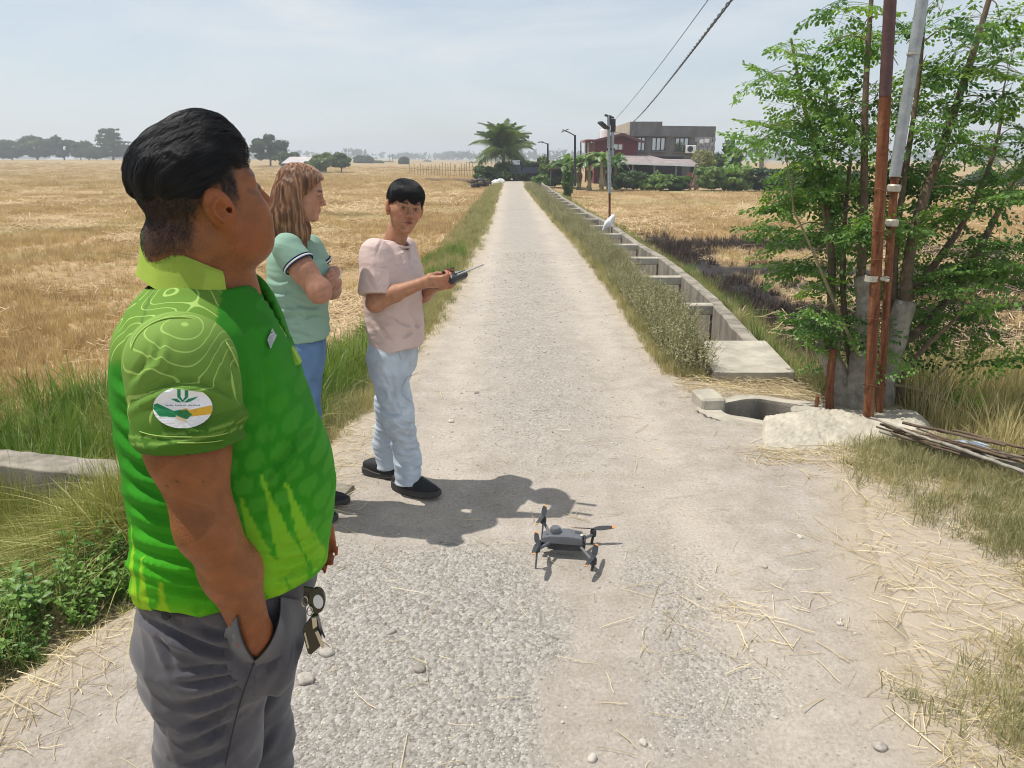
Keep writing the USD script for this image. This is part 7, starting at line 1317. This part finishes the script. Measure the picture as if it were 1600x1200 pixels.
pjr = [pw_(-.01, -.080, .74), pw_(.045, -.10, .45), pNear + A(.0, .0, .20), pNear + A(-.01, 0, .03)]; pjl = [pw_(-.035, .078, .74), pw_(-.085, .100, .45), pFar + A(.01, 0, .20), pFar + A(.015, 0, .03)]
jm = sdf_mesh(jeans(ploc, (A(.66, .74, .82, .88), A(-.01, -.005, .0, .0), A(0, 0, 0, 0), A(.098, .108, .108, .106), A(.145, .15, .15, .148)), (pjr, [.096, .074, .064, .068]), (pjl, [.094, .072, .062, .066]), top=.88, low=.055), A(-.86, 3.2, .02), A(-.33, 3.95, .92), .006)
def jw(v): lo = sstep(.62, .5, v[:, 2]); return .012 * folds(v, A(.25, .1, 1), 20, 4.5, 81) * lo + .010 * np.exp(-((v[:, 2] - .60) / .10) ** 2) * folds(v, A(.7, .2, .7), 14, 4, 82) + .004 * folds(v, A(.1, 0, 1), 30, 8, 83)
jm = displace(jm, jw); jm = creases(jm, [([(595, 640), (612, 648), (626, 645)], .008, 3), ([(597, 660), (610, 668), (624, 664)], .008, 3), ([(596, 680), (608, 688), (622, 684)], .007, 3), ([(622, 655), (640, 664), (660, 655)], .009, 3), ([(622, 675), (638, 684), (658, 676)], .009, 3), ([(620, 697), (636, 705), (655, 698)], .009, 3), ([(618, 718), (634, 726), (654, 720)], .008, 3), ([(605, 575), (615, 600), (612, 625)], .009, 3.5), ([(625, 600), (640, 622), (655, 628)], .010, 3.5), ([(600, 590), (612, 612), (625, 640)], .008, 3), ([(640, 560), (650, 575), (662, 580)], .006, 3)])
jc = np.tile(A(.47, .53, .60), (len(jm[0]), 1)); ql = ploc(jm[0]); jc = jc * (1 - .16 * meshkit.fbm(jm[0] * 9, 3, 85)[:, None])
pj = pm.part('jeans', jm, L('denim'), smooth=True, color=jc)
ktp = cKDTree(proj(jm[0][jm[0][:, 1] < PY])); TP = jm[0][jm[0][:, 1] < PY]
def on_j(pxs, kt=None, T=None, off=.004):
    kt, T = kt or ktp, TP if T is None else T; return np.array([at(a, b, np.percentile(T[kt.query((a, b), k=10)[1]][:, 1], 15) - off) for a, b in pxs])
for px_ in ([(622, 536), (624, 552), (627, 562)], [(636, 588), (645, 586), (653, 582)], [(628, 612), (632, 598), (636, 590)]): pm.part('seam', tube(spline(on_j(px_), 8), .0016, 5), mat_plain('denim_seam', (.33, .38, .45), .9) if not stage.GetPrimAtPath(L('denim_seam')) else L('denim_seam'), parent=pj)
for (c_, az) in ((pNear + A(.035, -.005, 0), -24), (pFar + A(.01, 0, 0), -12)):
    a, b = shoe_mesh(c_, math.radians(az), .285, .108); sp = pm.part('shoe', a, SHOEK, smooth=40); pm.part('sole', b, SOLEK, smooth=40, parent=sp)
    R = rot(0, 0, math.radians(az))
    for k in range(4): pm.part('lace', tube(np.array([c_ + R @ A(.032 + .018 * k, s_ * .020, .078 - .0085 * k + .010 * (1 - s_ * s_)) for s_ in np.linspace(-1, 1, 6)]), .0028, 5), BLACK, parent=sp)
# controller in his hands
ct = Thing('drone_controller', ctrl_c, 'dark grey drone controller with two flip-up aerials held in the young man\'s hands', 'controller'); CB = mat_plain('controller_grey', (.030, .032, .034), .5, 0, .15, 40)
Rc = np.stack([cd, cs, cu], 1)
ct.part('body', xf(box((0, 0, 0), (.10, .185, .040), bev=.012), Rc, ctrl_c), CB, smooth=30)
for s in (-1, 1): ct.part('grip', xf(box((-.035, s * .075, -.012), (.065, .045, .045), bev=.014), Rc, ctrl_c), CB, smooth=30); ct.part('thumb_stick', xf(lathe([(0, 0), (.004, 0), (.004, .014), (.009, .017), (.009, .021), (0, .022)], 12), Rc, CW(-.012, s * .058, .020)), DARKMETAL, smooth=40)
ct.part('screen', xf(box((.01, 0, .0215), (.068, .092, .003)), Rc, ctrl_c), mat_plain('screen_glass', (.02, .035, .03), .12, spec=.6))
Ra = Rc @ rot(0, -.22, 0)
for s in (-1, 1): ct.part('aerial', xf(box((.050, 0, 0), (.095, .024, .007), bev=.003), Ra, CW(.050, s * .055, .016)), mat_plain('aerial_grey', (.30, .31, .31), .5) if not stage.GetPrimAtPath(L('aerial_grey')) else L('aerial_grey'))
# ---- woman
WY = 3.30; WF, WL = frame(math.radians(12)); WO = A(-.972, WY, 0); wloc = local(WO, WF, WL)
def ww_(f, l, z): return WO + WF * f + WL * l + A(0, 0, z)
wm = Thing('person', WO, 'long haired woman in mint green shirt and blue jeans standing with arms crossed', 'person')
wS, wE, wW = at(449, 388, 3.130), at(499, 456, 3.070), at(505, 440, 3.280); wS2, wE2, wW2 = at(484, 388, 3.460), at(517, 452, 3.500), at(522, 425, 3.280)
RW = rot(0, 0, math.radians(10)) @ rot(0, math.radians(13), 0) @ rot(math.radians(2), 0, 0); SW = .93; HW = at(509, 319, 3.310) - RW @ A(.117, 0, -.024) * SW
wNB, wNT = ww_(-.01, 0, 1.31), HW + RW @ A(-.025, 0, -.07)
def wlh(p): return (p - HW) @ RW / SW
def w_head(p): return smin(headsdf(wlh(p), chub=.25) * SW, cone(p, wNB, wNT, .052, .050), .025)
wh2 = hand(wW2, nrm(at(517, 447, 3.120) - wW2), nrm(A(-.9, .2, -.25)), 1, [.55, .6, .65, .7], s=.92); wh1 = hand(wW, nrm(at(500, 425, 3.480) - wW), nrm(A(-.9, 0, -.2)), -1, .4, s=.92)
def w_arms(p):
    d = chain(p, [wS, wS * .5 + wE * .5, wE, wE * .6 + wW * .4, wW], [.050, .053, .047, .041, .027], .025); d2 = chain(p, [wS2, wE2, wE2 * .6 + wW2 * .4, wW2], [.050, .046, .040, .026], .02); return np.minimum(smin(d, hands_sdf(p, wh1), .014), smin(d2, hands_sdf(p, wh2), .014))
wN, wR = A(-1.02, 3.21, 0), A(-1.0, 3.39, 0)
def w_low(p):
    d = loft(wloc(p), A(.80, 1.0, 1.2, 1.30, 1.34), A(0, 0, .01, 0, 0), A(0, 0, 0, 0, 0), A(.10, .10, .11, .08, .05), A(.14, .14, .145, .13, .07)); return smin(d, smin(cone(p, ww_(0, -.08, .80), wN + A(0, 0, .08), .075, .04), cone(p, ww_(0, .08, .80), wR + A(0, 0, .08), .075, .04), .02), .03)
SKW = (.33, .165, .105)
h_ = sdf_mesh(w_head, HW - A(.16, .16, .26), HW + A(.16, .16, .16), .0034); a_m = sdf_mesh(w_arms, A(-1.2, 2.9, .96), A(-.72, 3.8, 1.42), .0040); l_ = sdf_mesh(w_low, A(-1.3, 2.95, .02), A(-.7, 3.75, 1.38), .011)
wb_ = wm.part('body', cat(h_, a_m, l_), L('skin'), smooth=True, color=np.vstack([headcol(wlh(h_[0]), SKW, (.36, .10, .085), fem=1), np.tile(A(*SKW), (len(a_m[0]) + len(l_[0]), 1))])); eyes(wm, HW - RW @ A(.005, 0, 0), RW, SW)
def w_hairf(p):
    q = wlh(p); y = np.abs(q[:, 1]); d = ell(q, (-.014, 0, .046), (.104, .088, .090)); d = smin(d, ell(q, (.020, 0, .066), (.074, .074, .062)), .02)
    d = smax(d, np.where(q[:, 2] < .10, q[:, 0] - np.interp(q[:, 2], [-.2, -.06, .03, .065, .085, .10], [.030, .028, .042, .062, .085, .12]), -.05), .010)
    for (l0, l1, l2, l3, rs, fl) in (((-.045, .070, .02), (-.055, .085, -.10), (-.04, .085, -.20), (-.03, .080, -.37), (.045, .045, .036, .012), 1), ((-.070, .030, .0), (-.095, .045, -.11), (-.085, .05, -.22), (-.075, .05, -.38), (.055, .055, .044, .014), 1), ((-.030, .074, .03), (-.022, .088, -.08), (-.005, .088, -.17), (.012, .080, -.35), (.030, .030, .026, .008), 1)):
        for s in (-1, 1):
            pts = [HW + RWH @ (A(a, b * s, c)) * SW for a, b, c in (l0, l1, l2, l3)]; d = smin(d, chain(p, pts, [r * .93 for r in rs], .03) / SW, .025)
    return d * SW
RWH = rot(0, 0, math.radians(10)) @ rot(0, math.radians(2), 0)
hm_ = sdf_mesh(w_hairf, HW - A(.22, .20, .46), HW + A(.16, .20, .17), .0045); hm_ = displace(hm_, lambda v: .0016 * folds(v, A(.3, .8, .05), 34, 3.0, 91) + .0014 * folds(v, A(.6, .6, .03), 80, 4, 92))
wh_ = wm.part('hair', hm_, L('brown_hair'), smooth=True); HGX[0] = HW
sweep_hair(hm_, None, RWH, SW, 14000, 9, .24, .00055, wh_, WO, lambda q: np.stack([-.55 * sstep(.02, .10, q[:, 2]) - .10, .5 * np.sign(q[:, 1]) * sstep(.06, .11, q[:, 2]), -1.0 + 0 * q[:, 0]], 1), .003, 63, mat=L('brown_hair'), wave=.002)
wz = fine(A(.86, .94, 1.02, 1.10, 1.18, 1.26, 1.31, 1.335), 60, A(.010, .008, .008, .012, .018, .008, .0, .0), A(.128, .128, .126, .130, .138, .118, .088, .06), A(.172, .168, .162, .165, .172, .165, .125, .07))
wsd = tee_sdf(wloc, ww_, wz, [(wS, wE, .048, .064, .064, .085), (wS2, wE2, .048, .064, .064, .085)], (wNB + A(0, 0, -.012), wNT + A(0, 0, .03), .045, .060), lambda q: .905 + .006 * np.sin(q[:, 0] * 20), None)
sm_ = displace(sdf_mesh(wsd, A(-1.32, 2.95, .83), A(-.72, 3.78, 1.42), .0058), lambda v: .012 * folds(v, A(.5, .1, 1), 13, 3.0, 95) * sstep(1.25, 1.1, v[:, 2]) + .004 * folds(v, A(.2, .2, 1), 22, 6, 96))
sm_ = creases(sm_, [([(408, 452), (435, 458), (460, 452)], .008, 3), ([(410, 470), (440, 480), (470, 478)], .008, 3), ([(412, 490), (440, 494), (465, 490)], .007, 3), ([(455, 470), (480, 480), (505, 476)], .007, 3), ([(415, 430), (440, 440), (455, 430)], .006, 3), ([(470, 500), (490, 492), (510, 496)], .005, 2.5), ([(445, 440), (447, 470), (446, 505)], .003, 1.5)])
wt = wm.part('polo_shirt', sm_, L('cloth_soft'), smooth=True, color=np.tile(A(.225, .355, .28), (len(sm_[0]), 1)))
NAVY = mat_plain('navy_trim', (.012, .018, .06), .9); WTRIM = mat_plain('white_trim', (.62, .66, .64), .9)
for S, E in ((wS, wE), (wS2, wE2)):
    U = nrm(E - S); a = nrm(np.cross(U, A(0, 0, 1))); b = np.cross(U, a)
    for ln, rr, mt in ((.086, .0645, NAVY), (.080, .0655, WTRIM), (.073, .066, NAVY)): wm.part('sleeve_trim', tube(np.array([S + U * ln + (a * math.cos(t) + b * math.sin(t)) * rr for t in g_]), .0038 if mt is NAVY else .0045, 6), mt, smooth=True, parent=wt)
wjr = [ww_(-.01, -.082, .84), ww_(-.03, -.09, .48), wN + A(0, 0, .2), wN + A(0, 0, .04)]; wjl = [ww_(-.0, .082, .84), ww_(-.02, .09, .48), wR + A(0, 0, .2), wR + A(0, 0, .04)]
jm = sdf_mesh(jeans(wloc, (A(.74, .83, .92, .98), A(-.02, -.012, .0, .004), A(0, 0, 0, 0), A(.110, .118, .112, .11), A(.155, .165, .155, .15)), (wjr, [.098, .072, .060, .062]), (wjl, [.098, .072, .060, .062]), top=.98), A(-1.3, 2.95, .02), A(-.7, 3.75, 1.0), .007)
jm = displace(jm, lambda v: .006 * folds(v, A(.3, .1, 1), 15, 4, 97) + .003 * folds(v, A(.1, 0, 1), 32, 8, 98)); wm.part('jeans', jm, L('denim'), smooth=True, color=np.tile(A(.105, .185, .32), (len(jm[0]), 1)))
for c_, az in ((wN + A(.05, 0, 0), 10), (wR + A(.05, 0, 0), 14)):
    a, b = shoe_mesh(c_, math.radians(az), .245, .09); sp = wm.part('shoe', a, SHOEK, smooth=40); wm.part('sole', b, SOLEK, smooth=40, parent=sp)
U = nrm(wE2 - wW2); a = nrm(np.cross(U, A(0, 0, 1))); b = np.cross(U, a); wc_ = wW2 + U * .018
wt_ = Thing('wristwatch', wc_, 'white and dark wristwatch on the woman\'s folded arm', 'watch'); wt_.part('strap', tube(np.array([wc_ + (a * math.cos(t) + b * math.sin(t)) * .0285 for t in g_]), .006, 6), WHITE, smooth=True); wt_.part('case', xf(lathe([(0, 0), (.016, 0), (.017, .004), (.015, .008), (0, .008)], 18), np.stack([a, U, -b], 1) if False else rot(math.pi / 2), wc_ + A(.004, -.031, .004)), DARKMETAL, smooth=40)
# ---------------------------------------------------------------- quadcopter standing on the road
DC = gnd(879, 866); DC[2] = float(road_z(DC[0], DC[1])) - .004
dr = Thing('drone', DC, 'dark grey folding quadcopter drone with orange blade tips standing on the gravel road', 'drone')
Rd = rot(0, 0, math.radians(172)); D = lambda f, l, z: DC + Rd @ A(f, l, z) * .93
DG = mat_plain('drone_grey', (.105, .112, .122), .45, 0, .12, 30, 0, 60, .4); DK = mat_plain('drone_dark', (.028, .030, .034), .5, 0, .15, 40); DO = mat_plain('blade_orange', (.62, .25, .06), .5); DL = mat_plain('drone_light', (.17, .18, .19), .4)
def hullmesh(pts, r=.006):
    P = []
    ico = trimesh.creation.icosphere(1, r).vertices
    for p in pts: P.append(np.asarray(p) + ico)
    m = trimesh.convex.convex_hull(np.vstack(P)); return np.array(m.vertices), np.array(m.faces)
def sym(*pts): return [(f, s * l, z) for f, l, z in pts for s in (-1, 1)]
def DM(m): return xf(m, Rd, DC, .93)
sh = dr.part('upper_shell', DM(hullmesh(sym((.092, .026, .098), (.060, .034, .112), (-.02, .036, .116), (-.085, .034, .108), (.092, .028, .082), (.05, .040, .086), (-.09, .038, .084)))), DG, smooth=30)
dr.part('lower_shell', DM(hullmesh(sym((.085, .024, .060), (.04, .032, .048), (-.092, .030, .050), (.085, .026, .082), (-.094, .034, .086)))), DK, smooth=30)
dr.part('battery_end', DM(box((-.102, 0, .076), (.012, .062, .046), bev=.004)), DK)
for k in range(3): dr.part('vent_slot', DM(box((-.060 - .010 * k, -.012, .1185 - .001 * k), (.004, .022, .003))), DK, parent=sh)
dr.part('battery_light', DM(box((-.088, .008, .1165), (.010, .016, .003))), mat_plain('white_mark', (.6, .6, .6), .4), parent=sh); dr.part('button', DM(lathe([(0, .117), (.007, .117), (.007, .1195), (0, .1195)], 14)), DL, parent=sh)
dm = dr.part('positioning_dome', DM(xf(lathe([(0, 0), (.024, 0), (.026, .006), (.025, .022), (.020, .028), (0, .029)], 28), None, (.036, 0, .118))), DG, smooth=40); dr.part('dome_foot', DM(hullmesh(sym((.075, .016, .116), (.0, .016, .118)), .004)), DG, smooth=30)
gb = dr.part('camera_gimbal', DM(cat(box((.098, 0, .062), (.014, .038, .034), bev=.006), xf(lathe([(0, -.014), (.010, -.014), (.012, 0), (.010, .014), (0, .014)], 14), rot(math.pi / 2), (.108, .026, .060)))), DK, smooth=30); dr.part('lens', DM(xf(lathe([(0, 0), (.010, 0), (.010, .006), (.006, .007), (0, .006)], 16), rot(0, math.pi / 2), (.106, 0, .060))), mat_plain('lens_glass', (.01, .01, .02), .08, spec=.7), smooth=40, parent=gb)
for s in (-1, 1): dr.part('sensor_window', DM(box((.098, s * .019, .092), (.004, .013, .010))), L('lens_glass'))
for (f0, l0, z0, f1, l1, z1, az, tip) in ((.060, .036, .080, .108, .140, .098, 92, 1), (.060, -.036, .080, .108, -.140, .098, 84, 1), (-.085, .034, .070, -.150, .125, .046, 78, 1), (-.085, -.034, .070, -.140, -.120, .056, 6, 1)):
    arm = dr.part('arm', DM(hullmesh([(f0, l0, z0), (f1, l1, z1)], .0075)), DG, smooth=40)
    dr.part('motor', DM(xf(lathe([(0, -.014), (.015, -.014), (.0155, .010), (.013, .018), (.005, .020), (.005, .026), (0, .026)], 18), None, (f1, l1, z1 + .006))), DK, smooth=35, parent=arm)
    dr.part('leg', DM(hullmesh([(f1, l1, z1 - .008), (f1 + .006, l1 * 1.03, .006)], .0046 if z1 > .07 else .007)), DG if z1 > .07 else DK, smooth=40, parent=arm)
    for k in (0, 1):
        a = math.radians(az) + k * (math.pi * (.97 if az < 50 else .93)); c = D(f1, l1, z1 + .030); d = A(math.cos(a), math.sin(a), .05); n = A(-math.sin(a), math.cos(a), 0); ln = .098; t = np.linspace(0, 1, 9); w = .0125 * np.interp(t, [0, .12, .3, .7, 1], [.35, .7, 1, .85, .45])
        P = np.array([[c + d * ln * u + n * (s * ww - .003 * u) + A(0, 0, s * ww * .35) for s in (-1, 0, 1)] for u, ww in zip(t, w)]); top = grid_mesh(P[..., 0], P[..., 1], P[..., 2] + .0008); bot = grid_mesh(P[..., 0], P[..., 1], P[..., 2] - .0008)
        i1 = 8; dr.part('blade', cat((top[0], top[1]), (bot[0], bot[1][:, ::-1])), DK, parent=arm)
        Q = P[7:] + A(0, 0, .0013); dr.part('blade_tip', grid_mesh(Q[..., 0], Q[..., 1], Q[..., 2]), DO, parent=arm)
# ---------------------------------------------------------------- the hazy air
hx = usdkit.material(stage, L('hazy_air'), {'v': ('principled_volume', {'color': (.93, .96, 1.0), 'density': .0012, 'anisotropy': .35})}, [], volume='v.volume')
single('haze', box((0, 1480, 10.0), (6200, 3400, 26.0)), L('hazy_air'), 'pale dry season haze hanging over the fields', kind='stuff')
